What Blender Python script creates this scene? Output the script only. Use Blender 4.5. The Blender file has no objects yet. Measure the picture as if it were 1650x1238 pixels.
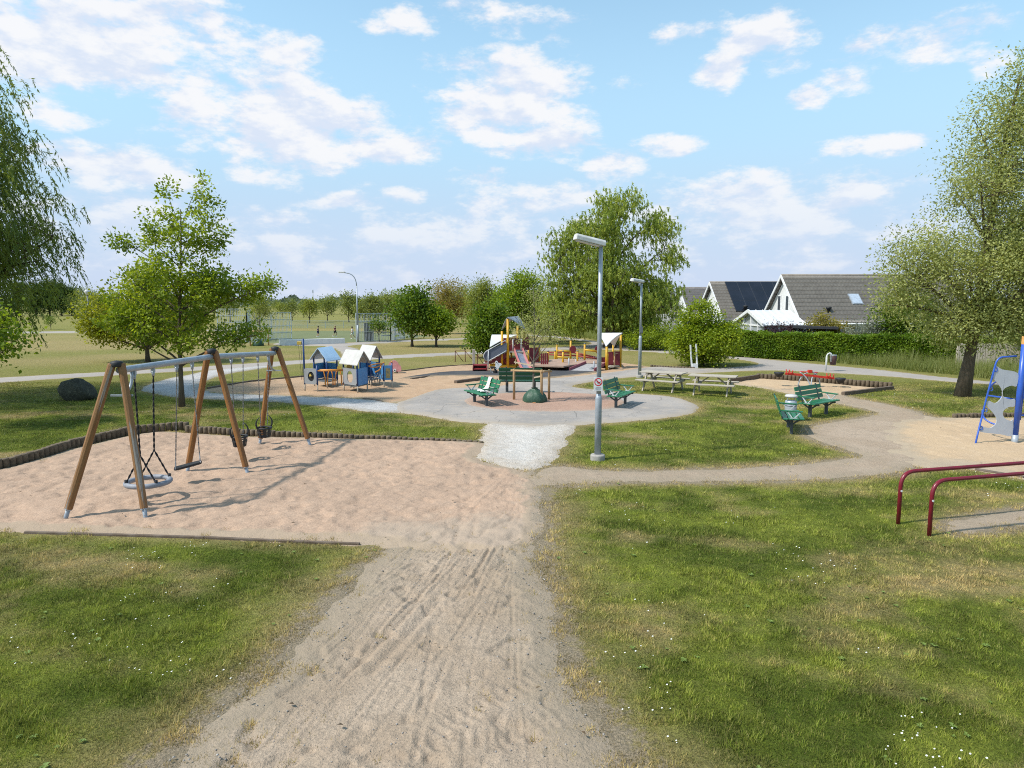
import bpy, math, random
import numpy as np
from mathutils import Vector, Matrix

R = math.radians
scene = bpy.context.scene
COL = scene.collection
random.seed(7)

# ------------------------------------------------------------------ survey of the place
# the park is surveyed from the photograph: a 24 mm lens 3.5 m above flat ground
F, CX, CY, HC = 1100.0, 825.0, 619.0, 3.5
TH = math.atan(132 / 1100)
ct, st = math.cos(TH), math.sin(TH)


def ray(u, v):
    dx = (u - CX) / F
    dv = (CY - v) / F
    return dx, ct + dv * st, -st + dv * ct


def g(u, v, z=0.0):
    """sighting (u, v) -> surveyed point at height z"""
    x, y, w = ray(u, v)
    t = (HC - z) / -w
    return Vector((x * t, y * t, z))


def at(u, v, y):
    """sighting (u, v) -> surveyed point at distance y"""
    a, b, c = ray(u, v)
    t = y / b
    return Vector((a * t, y, HC + c * t))


# ------------------------------------------------------------------ objects, tags
def tag(o, label=None, cat=None, group=None, kind=None):
    if label:
        o['label'] = label
    if cat:
        o['category'] = cat
    if group:
        o['group'] = group
    if kind:
        o['kind'] = kind
    return o


def thing(name, label, cat, loc=(0, 0, 0), rz=0.0, group=None):
    o = bpy.data.objects.new(name, None)
    o.empty_display_size = 0.2
    COL.objects.link(o)
    o.location = loc
    o.rotation_euler = (0, 0, rz)
    return tag(o, label, cat, group)


def kids(o):
    return [c for c in bpy.data.objects if c.parent == o]


def copy_tree(o, parent=None):
    c = o.copy()
    COL.objects.link(c)
    if parent:
        c.parent = parent
    for ch in kids(o):
        copy_tree(ch, c)
    return c


class MB:
    def __init__(s):
        s.v, s.f, s.sm = [], [], []

    def add(s, vs, fs, smooth=False):
        b = len(s.v)
        s.v += [tuple(p) for p in vs]
        s.f += [tuple(i + b for i in f) for f in fs]
        s.sm += [smooth] * len(fs)
        return s

    def box(s, c, size, rz=0.0, m=None):
        c = Vector(c)
        h = Vector(size) / 2
        M = m if m is not None else Matrix.Rotation(rz, 3, 'Z')
        vs = [c + M @ Vector((sx * h.x, sy * h.y, sz * h.z)) for sz in (-1, 1) for sx, sy in ((-1, -1), (1, -1), (1, 1), (-1, 1))]
        return s.add(vs, [(3, 2, 1, 0), (4, 5, 6, 7), (0, 1, 5, 4), (1, 2, 6, 5), (2, 3, 7, 6), (3, 0, 4, 7)])

    def bar(s, p, q, w, h, up=(0, 0, 1)):
        p, q = Vector(p), Vector(q)
        d = (q - p)
        L = d.length
        d.normalize()
        u = Vector(up)
        if abs(d.dot(u)) > 0.99:
            u = Vector((0, 1, 0))
        x = d.cross(u).normalized()
        z = x.cross(d)
        M = Matrix((x, d, z)).transposed()
        return s.box((p + q) / 2, (w, L, h), m=M)

    def tube(s, pts, r, n=8, cap=True, smooth=True, closed=False):
        P = [Vector(p) for p in pts]
        k = len(P)
        rr = r if hasattr(r, '__len__') else [r] * k
        T = []
        for i in range(k):
            if closed:
                t = P[(i + 1) % k] - P[i - 1]
            else:
                t = P[min(i + 1, k - 1)] - P[max(i - 1, 0)]
            T.append(t.normalized())
        a = Vector((0, 0, 1)) if abs(T[0].z) < 0.9 else Vector((1, 0, 0))
        nrm = (a - T[0] * a.dot(T[0])).normalized()
        vs = []
        for i in range(k):
            nrm = (nrm - T[i] * nrm.dot(T[i])).normalized()
            b = T[i].cross(nrm)
            for j in range(n):
                an = 2 * math.pi * j / n
                vs.append(P[i] + (nrm * math.cos(an) + b * math.sin(an)) * rr[i])
        fs = []
        for i in range(k if closed else k - 1):
            o, o2 = i * n, ((i + 1) % k) * n
            for j in range(n):
                fs.append((o + j, o + (j + 1) % n, o2 + (j + 1) % n, o2 + j))
        s.add(vs, fs, smooth)
        if cap and not closed:
            b0 = len(s.v) - len(vs)
            s.f += [tuple(b0 + j for j in reversed(range(n))), tuple(b0 + (k - 1) * n + j for j in range(n))]
            s.sm += [False, False]
        return s

    def lathe(s, c, prof, n=20, smooth=True):
        c = Vector(c)
        vs = [c + Vector((r * math.cos(2 * math.pi * j / n), r * math.sin(2 * math.pi * j / n), z)) for r, z in prof for j in range(n)]
        fs = [(i * n + j, i * n + (j + 1) % n, (i + 1) * n + (j + 1) % n, (i + 1) * n + j) for i in range(len(prof) - 1) for j in range(n)]
        s.add(vs, fs, smooth)
        b = len(s.v) - len(vs)
        s.f += [tuple(b + j for j in reversed(range(n))), tuple(b + (len(prof) - 1) * n + j for j in range(n))]
        s.sm += [False, False]
        return s

    def prism(s, poly, ext, smooth=False):
        P = [Vector(p) for p in poly]
        e = Vector(ext)
        n = len(P)
        vs = P + [p + e for p in P]
        fs = [tuple(reversed(range(n))), tuple(range(n, 2 * n))] + [(i, (i + 1) % n, n + (i + 1) % n, n + i) for i in range(n)]
        return s.add(vs, fs, smooth)

    def ball(s, c, r, nu=12, nv=8):
        c = Vector(c)
        r = Vector(r) if hasattr(r, '__len__') else Vector((r, r, r))
        vs, fs = [], []
        for i in range(1, nv):
            a = math.pi * i / nv
            for j in range(nu):
                b = 2 * math.pi * j / nu
                vs.append(c + Vector((r.x * math.sin(a) * math.cos(b), r.y * math.sin(a) * math.sin(b), -r.z * math.cos(a))))
        lo, hi = len(vs), len(vs) + 1
        vs += [c - Vector((0, 0, r.z)), c + Vector((0, 0, r.z))]
        for i in range(nv - 2):
            for j in range(nu):
                fs.append((i * nu + j, i * nu + (j + 1) % nu, (i + 1) * nu + (j + 1) % nu, (i + 1) * nu + j))
        for j in range(nu):
            fs.append((lo, (j + 1) % nu, j))
            fs.append((hi, (nv - 2) * nu + j, (nv - 2) * nu + (j + 1) % nu))
        return s.add(vs, fs, True)

    def build(s, name, m, parent=None, world=None, bevel=0.0):
        """world: root whose location is taken off (mesh written in surveyed coordinates)"""
        me = bpy.data.meshes.new(name)
        vs = s.v
        if world is not None:
            L = world.location if hasattr(world, 'location') else Vector(world)
            vs = [(p[0] - L.x, p[1] - L.y, p[2] - L.z) for p in vs]
        me.from_pydata(vs, [], s.f)
        me.polygons.foreach_set('use_smooth', s.sm)
        me.update()
        o = bpy.data.objects.new(name, me)
        COL.objects.link(o)
        me.materials.append(m)
        if parent:
            o.parent = parent
        if bevel:
            b = o.modifiers.new('bevel', 'BEVEL')
            b.width = bevel
            b.segments = 2
            b.limit_method = 'ANGLE'
        return o


def np_mesh(name, verts, faces, m, parent=None, attrs=None, smooth=False):
    """verts (n,3); faces (k, 3 or 4) in numpy"""
    me = bpy.data.meshes.new(name)
    n, (k, w) = len(verts), faces.shape
    me.vertices.add(n)
    me.vertices.foreach_set('co', np.ascontiguousarray(verts, np.float32).ravel())
    me.loops.add(k * w)
    me.loops.foreach_set('vertex_index', np.ascontiguousarray(faces, np.int32).ravel())
    me.polygons.add(k)
    me.polygons.foreach_set('loop_start', np.arange(0, k * w, w, dtype=np.int32))
    me.polygons.foreach_set('loop_total', np.full(k, w, np.int32))
    if smooth:
        me.polygons.foreach_set('use_smooth', np.ones(k, bool))
    for an, av in (attrs or {}).items():
        a = me.attributes.new(an, 'FLOAT', 'POINT')
        a.data.foreach_set('value', np.ascontiguousarray(av, np.float32))
    me.update(calc_edges=True)
    me.materials.append(m)
    o = bpy.data.objects.new(name, me)
    COL.objects.link(o)
    if parent:
        o.parent = parent
    return o


# ------------------------------------------------------------------ materials
class N:
    """tiny node-tree writer"""

    def __init__(s, nt):
        s.nt = nt

    def __call__(s, t, **kw):
        n = s.nt.nodes.new(t)
        for k, v in kw.items():
            if k.startswith('i_'):
                n.inputs[k[2:].replace('_', ' ')].default_value = v
            else:
                setattr(n, k, v)
        return n

    def link(s, a, b):
        s.nt.links.new(a, b)

    def math(s, op, a, b=None, c=None, clamp=False):
        n = s('ShaderNodeMath', operation=op, use_clamp=clamp)
        for i, x in enumerate((a, b, c)):
            if x is None:
                continue
            if isinstance(x, (int, float)):
                n.inputs[i].default_value = x
            else:
                s.link(x, n.inputs[i])
        return n.outputs[0]

    def mix(s, f, a, b, blend='MIX'):
        n = s('ShaderNodeMix', data_type='RGBA', blend_type=blend)
        for sock, x in ((n.inputs[0], f), (n.inputs[6], a), (n.inputs[7], b)):
            if isinstance(x, (int, float)):
                sock.default_value = x
            elif isinstance(x, tuple):
                sock.default_value = x if len(x) == 4 else (*x, 1)
            else:
                s.link(x, sock)
        return n.outputs[2]

    def noise(s, vec, scale, detail=4, rough=0.55, dist=0.0, stretch=None):
        if stretch:
            mp = s('ShaderNodeMapping')
            mp.inputs['Scale'].default_value = stretch
            s.link(vec, mp.inputs[0])
            vec = mp.outputs[0]
        n = s('ShaderNodeTexNoise')
        n.inputs['Scale'].default_value = scale
        n.inputs['Detail'].default_value = detail
        n.inputs['Roughness'].default_value = rough
        n.inputs['Distortion'].default_value = dist
        s.link(vec, n.inputs['Vector'])
        return n.outputs[0]

    def step(s, x, lo, hi):
        n = s('ShaderNodeMapRange', interpolation_type='SMOOTHSTEP')
        n.inputs[1].default_value = lo
        n.inputs[2].default_value = hi
        s.link(x, n.inputs[0])
        return n.outputs[0]

    def attr(s, name):
        return s('ShaderNodeAttribute', attribute_name=name).outputs['Fac']


def new_mat(name):
    m = bpy.data.materials.new(name)
    m.use_nodes = True
    n = N(m.node_tree)
    b = m.node_tree.nodes['Principled BSDF']
    return m, n, b


def mat(name, col, rough=0.6, col2=None, scale=6, lo=0.4, hi=0.65, bump=0.0, bscale=60, metal=0.0, stretch=None, spec=0.4, col3=None, dirt=None):
    m, n, b = new_mat(name)
    tc = n('ShaderNodeTexCoord').outputs['Object']
    c2 = col2 or tuple(x * 0.82 for x in col)
    f = n.step(n.noise(tc, scale, 5, stretch=stretch), lo, hi)
    c = n.mix(f, col, c2)
    if col3:
        f3 = n.step(n.noise(tc, scale * 2.7, 6, 0.65, stretch=stretch), 0.52, 0.66)
        c = n.mix(f3, c, col3)
    if dirt:
        fd = n.step(n.noise(tc, 14, 8, 0.7), 0.5, 0.75)
        c = n.mix(n.math('MULTIPLY', fd, 0.6), c, dirt)
    n.link(c, b.inputs['Base Color'])
    b.inputs['Metallic'].default_value = metal
    b.inputs['Specular IOR Level'].default_value = spec
    fr = n.noise(tc, scale * 3, 3)
    n.link(n.math('ADD', n.math('MULTIPLY', fr, 0.25), rough - 0.12), b.inputs['Roughness'])
    if bump:
        bp = n('ShaderNodeBump')
        bp.inputs['Strength'].default_value = min(1, bump)
        bp.inputs['Distance'].default_value = 0.01
        n.link(n.noise(tc, bscale, 5, 0.6, stretch=stretch), bp.inputs['Height'])
        n.link(bp.outputs[0], b.inputs['Normal'])
    return m


# ------------------------------------------------------------------ numpy noise, polygons
def vnoise(x, y, seed=0):
    xi, yi = np.floor(x).astype(np.int64), np.floor(y).astype(np.int64)
    xf, yf = x - xi, y - yi
    u, v = xf * xf * xf * (xf * (xf * 6 - 15) + 10), yf * yf * yf * (yf * (yf * 6 - 15) + 10)

    def h(a, b):
        n = (a * 374761393 + b * 668265263 + seed * 1274126177) & 0xFFFFFFFF
        n = ((n ^ (n >> 13)) * 1274126177) & 0xFFFFFFFF
        n = n ^ (n >> 16)
        return (n & 0xFFFF) / 65535.0

    return (h(xi, yi) * (1 - u) + h(xi + 1, yi) * u) * (1 - v) + (h(xi, yi + 1) * (1 - u) + h(xi + 1, yi + 1) * u) * v


def fbm(x, y, size, octv=4, seed=0, gain=0.5):
    """0..1, feature size in metres"""
    s, a, t = 0.0, 1.0, 0.0
    f = 1.0 / size
    for o in range(octv):
        ca, sa = math.cos(o * 0.7 + seed), math.sin(o * 0.7 + seed)
        s = s + a * vnoise((x * ca - y * sa) * f + 17.3 * o, (x * sa + y * ca) * f - 9.1 * o, seed + o)
        t += a
        a *= gain
        f *= 2.03
    return s / t


def smooth_poly(pts, k=6):
    P = np.array([(p[0], p[1]) for p in pts], float)
    n = len(P)
    out = []
    for i in range(n):
        a, b, c, d = P[i - 1], P[i], P[(i + 1) % n], P[(i + 2) % n]
        for j in range(k):
            t = j / k
            out.append(0.5 * ((2 * b) + (c - a) * t + (2 * a - 5 * b + 4 * c - d) * t * t + (3 * b - a - 3 * c + d) * t ** 3))
    return np.array(out)


def sdist(poly, X, Y):
    """signed distance, positive inside"""
    shp = X.shape
    X, Y = X.ravel(), Y.ravel()
    d2 = np.full(X.shape, 1e18)
    ins = np.zeros(X.shape, bool)
    n = len(poly)
    for i in range(n):
        ax, ay = poly[i]
        bx, by = poly[(i + 1) % n]
        ex, ey = bx - ax, by - ay
        L = ex * ex + ey * ey
        if L < 1e-12:
            continue
        t = np.clip(((X - ax) * ex + (Y - ay) * ey) / L, 0, 1)
        d2 = np.minimum(d2, (X - ax - t * ex) ** 2 + (Y - ay - t * ey) ** 2)
        c = (ay > Y) != (by > Y)
        if abs(ey) > 1e-12:
            ins ^= c & (X < ex * (Y - ay) / ey + ax)
    return (np.sqrt(d2) * np.where(ins, 1, -1)).reshape(shp)


SHEETS = []   # (poly, wears the turf beside it, keeps turf out)


def sheet_sd(poly, X, Y, reach=2.0):
    """as sdist but only worked out near the polygon; -reach elsewhere"""
    lo, hi = poly.min(0) - reach, poly.max(0) + reach
    r = np.full(X.shape, -reach)
    k = (X > lo[0]) & (X < hi[0]) & (Y > lo[1]) & (Y < hi[1])
    if k.any():
        r[k] = np.maximum(sdist(poly, X[k], Y[k]), -reach)
    return r


def sheet(name, pts, res, zb, m, amp=0.1, size=0.5, slope=0.25, relief=None, wear=0.0, smooth=6, limit=None, px=True, seed=3, blend=None, rag=None):
    W = [g(*p) for p in pts] if px else pts
    poly = smooth_poly(W, smooth) if smooth > 1 else np.array([(p[0], p[1]) for p in W])
    SHEETS.append((poly, wear))
    lo, hi = poly.min(0) - 0.4, poly.max(0) + 0.4
    if limit is not None:
        lo, hi = np.maximum(lo, limit[0]), np.minimum(hi, limit[1])
    nx, ny = int((hi[0] - lo[0]) / res) + 2, int((hi[1] - lo[1]) / res) + 2
    X, Y = np.meshgrid(np.linspace(lo[0], hi[0], nx), np.linspace(lo[1], hi[1], ny), indexing='ij')
    sd = sdist(poly, X, Y)
    sn = sd + (fbm(X, Y, size, 4, seed) - 0.5) * 2 * amp + (fbm(X, Y, size * 0.22, 2, seed + 9) - 0.5) * amp * 0.8
    if rag is not None:
        sn = sn + rag(X, Y)
    sn = sn - zb / slope * 0.85
    Z = zb + np.minimum(sn, 0) * slope
    if relief is not None:
        Z = Z + relief(X, Y) * np.clip(sn / 0.12 + 0.6, 0, 1)
    Z = np.maximum(Z, -0.12)
    keep = sn > -(zb + 0.05) / slope
    idx = np.arange(nx * ny).reshape(nx, ny)
    kq = keep[:-1, :-1] | keep[1:, :-1] | keep[:-1, 1:] | keep[1:, 1:]
    q = np.stack([idx[:-1, :-1], idx[1:, :-1], idx[1:, 1:], idx[:-1, 1:]], -1)[kq]
    used, inv = np.unique(q.ravel(), return_inverse=True)
    V = np.stack([X, Y, Z], -1).reshape(-1, 3)[used]
    at_ = {'edge': sn.ravel()[used]}
    if blend is not None:
        at_['blend'] = blend(V[:, 0], V[:, 1])
    o = np_mesh(name, V, inv.reshape(-1, 4), m, attrs=at_, smooth=True)
    return tag(o, kind='structure')

# ================================================================== ground materials
def ground_mat(name, c1, c2, c3, grain=40, patch=1.2, bump=0.5, bdist=0.01, edgecol=None, edge_w=0.35, rough=0.95, speck=None, speck_n=120, crack=False, other=None):
    m, n, b = new_mat(name)
    P = n('ShaderNodeTexCoord').outputs['Object']
    c = n.mix(n.step(n.noise(P, patch, 5, 0.6, 0.4), 0.38, 0.64), c1, c2)
    c = n.mix(n.math('MULTIPLY', n.step(n.noise(P, patch * 6, 6, 0.7), 0.48, 0.7), 0.7), c, c3)
    fine = n.noise(P, grain, 4, 0.7)
    c = n.mix(n.step(fine, 0.25, 0.75), n.mix(1.0, c, (0.8, 0.8, 0.8), 'MULTIPLY'), n.mix(1.0, c, (1.18, 1.17, 1.16), 'MULTIPLY'))
    if speck:
        v = n('ShaderNodeTexVoronoi')
        v.inputs['Scale'].default_value = speck_n
        n.link(P, v.inputs['Vector'])
        sp = n.math('MULTIPLY', n.math('LESS_THAN', v.outputs['Distance'], 0.34), n.math('GREATER_THAN', n.noise(P, speck_n * 0.6, 2), 0.54))
        c = n.mix(n.math('MULTIPLY', sp, 0.75), c, speck)
    if crack:
        v2 = n('ShaderNodeTexVoronoi', feature='DISTANCE_TO_EDGE')
        v2.inputs['Scale'].default_value = 0.5
        mp = n.noise(P, 1.3, 4)
        vm = n('ShaderNodeVectorMath', operation='ADD')
        n.link(P, vm.inputs[0])
        n.link(mp, vm.inputs[1])
        n.link(vm.outputs[0], v2.inputs['Vector'])
        c = n.mix(n.math('MULTIPLY', n.math('LESS_THAN', v2.outputs['Distance'], 0.006), 0.5), c, (0.12, 0.11, 0.10))
    if other:
        q = n.math('ADD', n.attr('blend'), n.math('MULTIPLY', n.math('SUBTRACT', n.noise(P, 3.0, 7, 0.75), 0.5), 1.1))
        c = n.mix(n.step(q, 0.15, 0.85), c, other)
    if edgecol:
        e = n.attr('edge')
        e = n.math('ADD', e, n.math('MULTIPLY', n.math('SUBTRACT', n.noise(P, 5, 5, 0.7), 0.5), edge_w * 2.2))
        c = n.mix(n.math('MULTIPLY', n.step(e, edge_w * 1.3, -edge_w * 0.7), 0.85), c, edgecol)
    n.link(c, b.inputs['Base Color'])
    b.inputs['Roughness'].default_value = rough
    b.inputs['Specular IOR Level'].default_value = 0.2
    bp = n('ShaderNodeBump')
    bp.inputs['Strength'].default_value = bump
    bp.inputs['Distance'].default_value = bdist
    hsum = n.math('ADD', n.math('MULTIPLY', n.noise(P, grain * 0.3, 6, 0.65), 1.4), fine)
    n.link(hsum, bp.inputs['Height'])
    n.link(bp.outputs[0], b.inputs['Normal'])
    return m


M_SAND = ground_mat('pale_sand', (0.43, 0.297, 0.21), (0.375, 0.261, 0.186), (0.465, 0.33, 0.237), grain=30, patch=0.5, bump=0.6, bdist=0.02, edgecol=(0.36, 0.275, 0.195), edge_w=0.06, other=(0.385, 0.295, 0.22))
M_SAND2 = ground_mat('orange_sand', (0.455, 0.305, 0.19), (0.41, 0.27, 0.168), (0.49, 0.345, 0.23), grain=30, patch=0.5, bump=0.6, bdist=0.02, edgecol=(0.33, 0.26, 0.17), edge_w=0.15)
M_SAND3 = ground_mat('yellow_sand', (0.50, 0.36, 0.225), (0.445, 0.32, 0.205), (0.53, 0.395, 0.265), grain=30, patch=0.4, bump=0.6, bdist=0.02, edgecol=(0.36, 0.29, 0.21), edge_w=0.3)
M_DIRT = ground_mat('trodden_dirt', (0.37, 0.28, 0.20), (0.425, 0.33, 0.245), (0.295, 0.228, 0.168), grain=45, patch=0.7, bump=0.75, bdist=0.025, edgecol=(0.305, 0.245, 0.175), edge_w=0.45, speck=(0.17, 0.14, 0.115), speck_n=70)
M_GRAVEL = ground_mat('white_gravel', (0.61, 0.565, 0.515), (0.53, 0.495, 0.455), (0.69, 0.65, 0.61), grain=30, patch=0.8, bump=0.9, bdist=0.03, edgecol=(0.42, 0.345, 0.27), edge_w=0.75, speck=(0.30, 0.27, 0.24), speck_n=22)
M_GRAVEL2 = ground_mat('grey_gravel', (0.455, 0.435, 0.42), (0.51, 0.49, 0.47), (0.37, 0.35, 0.335), grain=30, patch=0.8, bump=0.9, bdist=0.03, edgecol=(0.34, 0.30, 0.24), edge_w=0.3, speck=(0.26, 0.24, 0.22), speck_n=22)
M_ASPH = ground_mat('pale_asphalt', (0.36, 0.322, 0.29), (0.285, 0.26, 0.24), (0.41, 0.345, 0.285), grain=60, patch=0.4, bump=0.25, bdist=0.008, edgecol=(0.36, 0.30, 0.235), edge_w=0.35, crack=True)
M_FOOT = ground_mat('grey_asphalt', (0.36, 0.32, 0.285), (0.32, 0.285, 0.26), (0.39, 0.35, 0.315), grain=60, patch=0.3, bump=0.2, bdist=0.008, edgecol=(0.33, 0.29, 0.21), edge_w=0.3)
M_RUBBER = ground_mat('dark_rubber', (0.062, 0.062, 0.067), (0.082, 0.080, 0.082), (0.10, 0.095, 0.09), grain=60, patch=0.6, bump=0.3, bdist=0.008, edgecol=(0.30, 0.22, 0.14), edge_w=0.1)
M_PINK = ground_mat('red_grit', (0.42, 0.27, 0.20), (0.37, 0.235, 0.175), (0.46, 0.31, 0.24), grain=40, patch=0.7, bump=0.7, bdist=0.02, edgecol=(0.38, 0.29, 0.23), edge_w=0.25, speck=(0.24, 0.16, 0.12), speck_n=30)
M_COURT = ground_mat('court_green', (0.145, 0.165, 0.075), (0.17, 0.185, 0.085), (0.16, 0.18, 0.09), grain=30, patch=0.3, bump=0.1)

# ================================================================== relief: ruts and footprints
rr = random.Random(11)
TRACKS = []
for i in range(120):
    x0 = rr.uniform(-2.5, 0.35)
    y0 = rr.uniform(4.4, 8.0) if i % 3 else rr.uniform(8, 10.5)
    y1 = y0 + rr.uniform(3.5, 9)
    y1 = min(y1, 15.6)
    fr = (x0 + 2.5) / 2.9
    k = (y1 - 4.4) / 11
    left, right = -2.6 + 2.5 * min(1, k * 1.15), 0.3 + 0.6 * k
    x1 = left + fr * (right - left) + rr.uniform(-0.35, 0.35)
    bend = rr.uniform(-0.35, 0.35)
    pts = []
    for j in range(17):
        t = j / 16
        pts.append((x0 + (x1 - x0) * (t * t * (3 - 2 * t) * 0.5 + t * 0.5) + bend * math.sin(math.pi * t), y0 + (y1 - y0) * t))
    TRACKS.append((pts, rr.uniform(0.011, 0.024), rr.uniform(0.004, 0.011), rr.random() < 0.18))
for a, b, w in (((-2.2, 8.35), (0.45, 8.6), 0.03), ((-1.9, 7.35), (0.3, 7.25), 0.025), ((-0.6, 5.1), (0.75, 6.6), 0.09), ((-0.75, 4.9), (0.45, 5.3), 0.09)):
    TRACKS.append(([(a[0] + (b[0] - a[0]) * j / 8, a[1] + (b[1] - a[1]) * j / 8 + 0.05 * math.sin(j)) for j in range(9)], w, 0.016, w > 0.05))
# the heavier double rut that swings from the gravel into the sand
for off in (0.0, 0.28):
    TRACKS.append(([(g(u, v).x + off * 0.8, g(u, v).y) for u, v in ((770, 728), (742, 752), (738, 790), (746, 840), (728, 890), (700, 930), (650, 1000), (560, 1090))], 0.04, 0.014, False))


def track_relief(X, Y):
    Z = np.zeros(X.shape)
    for pts, w, dep, tread in TRACKS:
        P = np.array(pts)
        lo, hi = P.min(0) - 0.3, P.max(0) + 0.3
        k = (X > lo[0]) & (X < hi[0]) & (Y > lo[1]) & (Y < hi[1])
        if not k.any():
            continue
        x, y = X[k], Y[k]
        best = np.full(x.shape, 9.0)
        along = np.zeros(x.shape)
        for i in range(len(P) - 1):
            ax, ay = P[i]
            ex, ey = P[i + 1] - P[i]
            L2 = ex * ex + ey * ey + 1e-9
            t = np.clip(((x - ax) * ex + (y - ay) * ey) / L2, 0, 1)
            d = np.hypot(x - ax - t * ex, y - ay - t * ey)
            m = d < best
            best[m] = d[m]
            along[m] = (i + t[m]) * math.sqrt(L2)
        fade = np.clip(1.9 * vnoise(along * 0.8 + 7, along * 0 + dep * 900, 4) - 0.25, 0, 1.2)
        groove = -np.exp(-(best / w) ** 2) + 0.75 * np.exp(-((best - 2.1 * w) / (0.8 * w)) ** 2)
        if tread:
            groove = groove + 0.8 * np.sin(along * 62) * np.exp(-(best / (w * 1.5)) ** 4)
        Z[k] += dep * fade * groove
    return Z


def path_relief(X, Y):
    sand_in = np.clip(sheet_sd(SAND_POLY, X, Y, 1.0) / 0.25, 0, 1)
    return 0.85 * track_relief(X, Y) + 0.024 * (fbm(X, Y, 0.35, 5, 31, 0.68) - 0.5) + 0.05 * np.maximum(0, fbm(X, Y, 0.11, 3, 35) - 0.58) - 0.03 * np.clip((0.40 - fbm(X, Y, 0.24, 2, 37)) * 8, 0, 1) - 0.05 * sand_in


def sand_relief(X, Y):
    n1, n2 = fbm(X, Y, 0.27, 2, 51), fbm(X, Y, 0.15, 3, 55)
    feet = -0.030 * np.clip((0.43 - n1) * 9, 0, 1) + 0.014 * np.clip((n1 - 0.55) * 7, 0, 1) + 0.030 * (n2 - 0.5)
    return feet + 0.016 * (fbm(X, Y, 1.4, 2, 58) - 0.5) + 0.7 * track_relief(X, Y)


def far_relief(X, Y):
    return 0.028 * (fbm(X, Y, 0.35, 3, 71) - 0.5) - 0.02 * np.clip((0.42 - fbm(X, Y, 0.4, 2, 75)) * 6, 0, 1)


def grit_relief(X, Y):
    return 0.015 * (fbm(X, Y, 0.3, 3, 81) - 0.5)


SAND_PTS = [(-500, 775), (-150, 768), (0, 756), (110, 726), (232, 699), (292, 698), (400, 704), (600, 708), (775, 714), (765, 738), (800, 750), (840, 757), (860, 780), (864, 850), (830, 880), (760, 892), (680, 894), (636, 882), (560, 876), (480, 873.5), (330, 867), (100, 859), (-150, 857), (-500, 880)]
DIRT_PTS = [(700, 860), (650, 880), (610, 905), (578, 938), (518, 1003), (440, 1085), (365, 1155), (270, 1245), (120, 1420), (1090, 1420), (995, 1245), (948, 1160), (905, 1092), (880, 1000), (866, 925), (866, 850), (866, 785), (850, 760), (760, 800)]
SAND_POLY = smooth_poly([g(*p) for p in SAND_PTS], 3)
DIRT_POLY = smooth_poly([g(*p) for p in DIRT_PTS], 6)

# ================================================================== paths, sand, paving (surveyed outlines)
sheet('footpath', [(-420, 640), (-200, 624), (0, 609), (183, 599), (339, 590), (492, 580), (600, 574), (700, 569.5), (770, 566.5), (870, 561.5), (945, 556.5), (945, 550), (891, 544), (850, 540.5), (852, 539.6), (893, 542), (945, 548), (1000, 557), (1082, 564), (1177, 573), (1233, 579), (1333, 588.5), (1433, 598), (1533, 609), (1700, 625), (1860, 640), (1860, 652), (1640, 623), (1543, 616.5), (1433, 607), (1317, 600), (1243, 597), (1180, 599), (1100, 603), (1060, 605), (1040, 604), (1050, 597), (1100, 595), (1167, 592.5), (1210, 589.5), (1222, 586), (1200, 581), (1167, 577), (1082, 570), (1013, 565), (937, 561.5), (874, 566), (770, 570.5), (700, 574), (600, 579.5), (492, 586), (339, 596), (183, 605), (0, 617), (-200, 634), (-420, 652)],
      0.22, 0.010, M_FOOT, amp=0.08, size=1.2, slope=0.3, smooth=4, wear=0.4)
sheet('path', [(-400, 541.5), (0, 535.3), (200, 533.2), (300, 532.2), (400, 531.3), (400, 532.4), (300, 533.6), (200, 535.2), (0, 537.6), (-400, 544.5)], 0.5, 0.02, M_FOOT, amp=0.1, size=2, slope=0.3, smooth=4)
sheet('path', [(448, 553), (520, 553.8), (560, 552.6), (640, 549), (700, 546.5), (800, 544.5), (800, 546), (700, 548.5), (640, 551.5), (575, 556), (560, 558.5), (577, 562), (583, 569), (592, 577.5), (552, 580.5), (550, 572), (546, 566), (535, 560.5), (510, 557), (448, 556.3)], 0.3, 0.012, M_FOOT, amp=0.06, size=1.5, slope=0.3, smooth=4, wear=0.3)
sheet('court_surface', [(370, 553), (556, 552), (620, 549.5), (650, 546), (700, 541.5), (560, 533), (440, 534), (380, 537)], 0.8, 0.010, M_COURT, amp=0.02, slope=0.3, smooth=1)
sheet('sand', [(330, 629), (350, 624.5), (404, 616), (489, 608), (560, 604), (639, 600), (704, 592), (759, 588.5), (800, 585), (900, 580), (1000, 585), (1045, 591), (1085, 595), (1050, 600), (975, 606), (900, 612), (840, 625), (760, 634), (690, 640), (631, 650.5), (614, 648), (595, 643.5), (503, 639.3), (350, 633.5)],
      0.10, 0.020, M_SAND2, amp=0.12, size=0.8, slope=0.2, relief=far_relief, wear=0.35)
sheet('rubber_surface', [(640, 611), (704, 601), (763, 598), (836, 599), (918, 596), (962, 598.5), (951, 602.5), (875, 610.5), (809, 607.5), (740, 606.5), (690, 608)], 0.10, 0.052, M_RUBBER, amp=0.06, size=0.8, slope=0.25)
sheet('gravel_path', [(660, 655), (623, 649), (595, 644.5), (503, 640), (350, 634.2), (339, 631.5), (322, 628), (326, 617), (360, 604), (421, 594), (470, 587), (440, 589.5), (400, 592), (339, 597), (305, 604), (258, 614), (227, 627), (244, 633), (295, 641), (441, 648), (541, 657), (595, 664), (647, 665)],
      0.09, 0.030, M_GRAVEL2, amp=0.1, size=0.7, slope=0.22, relief=grit_relief, wear=0.3)
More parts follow.
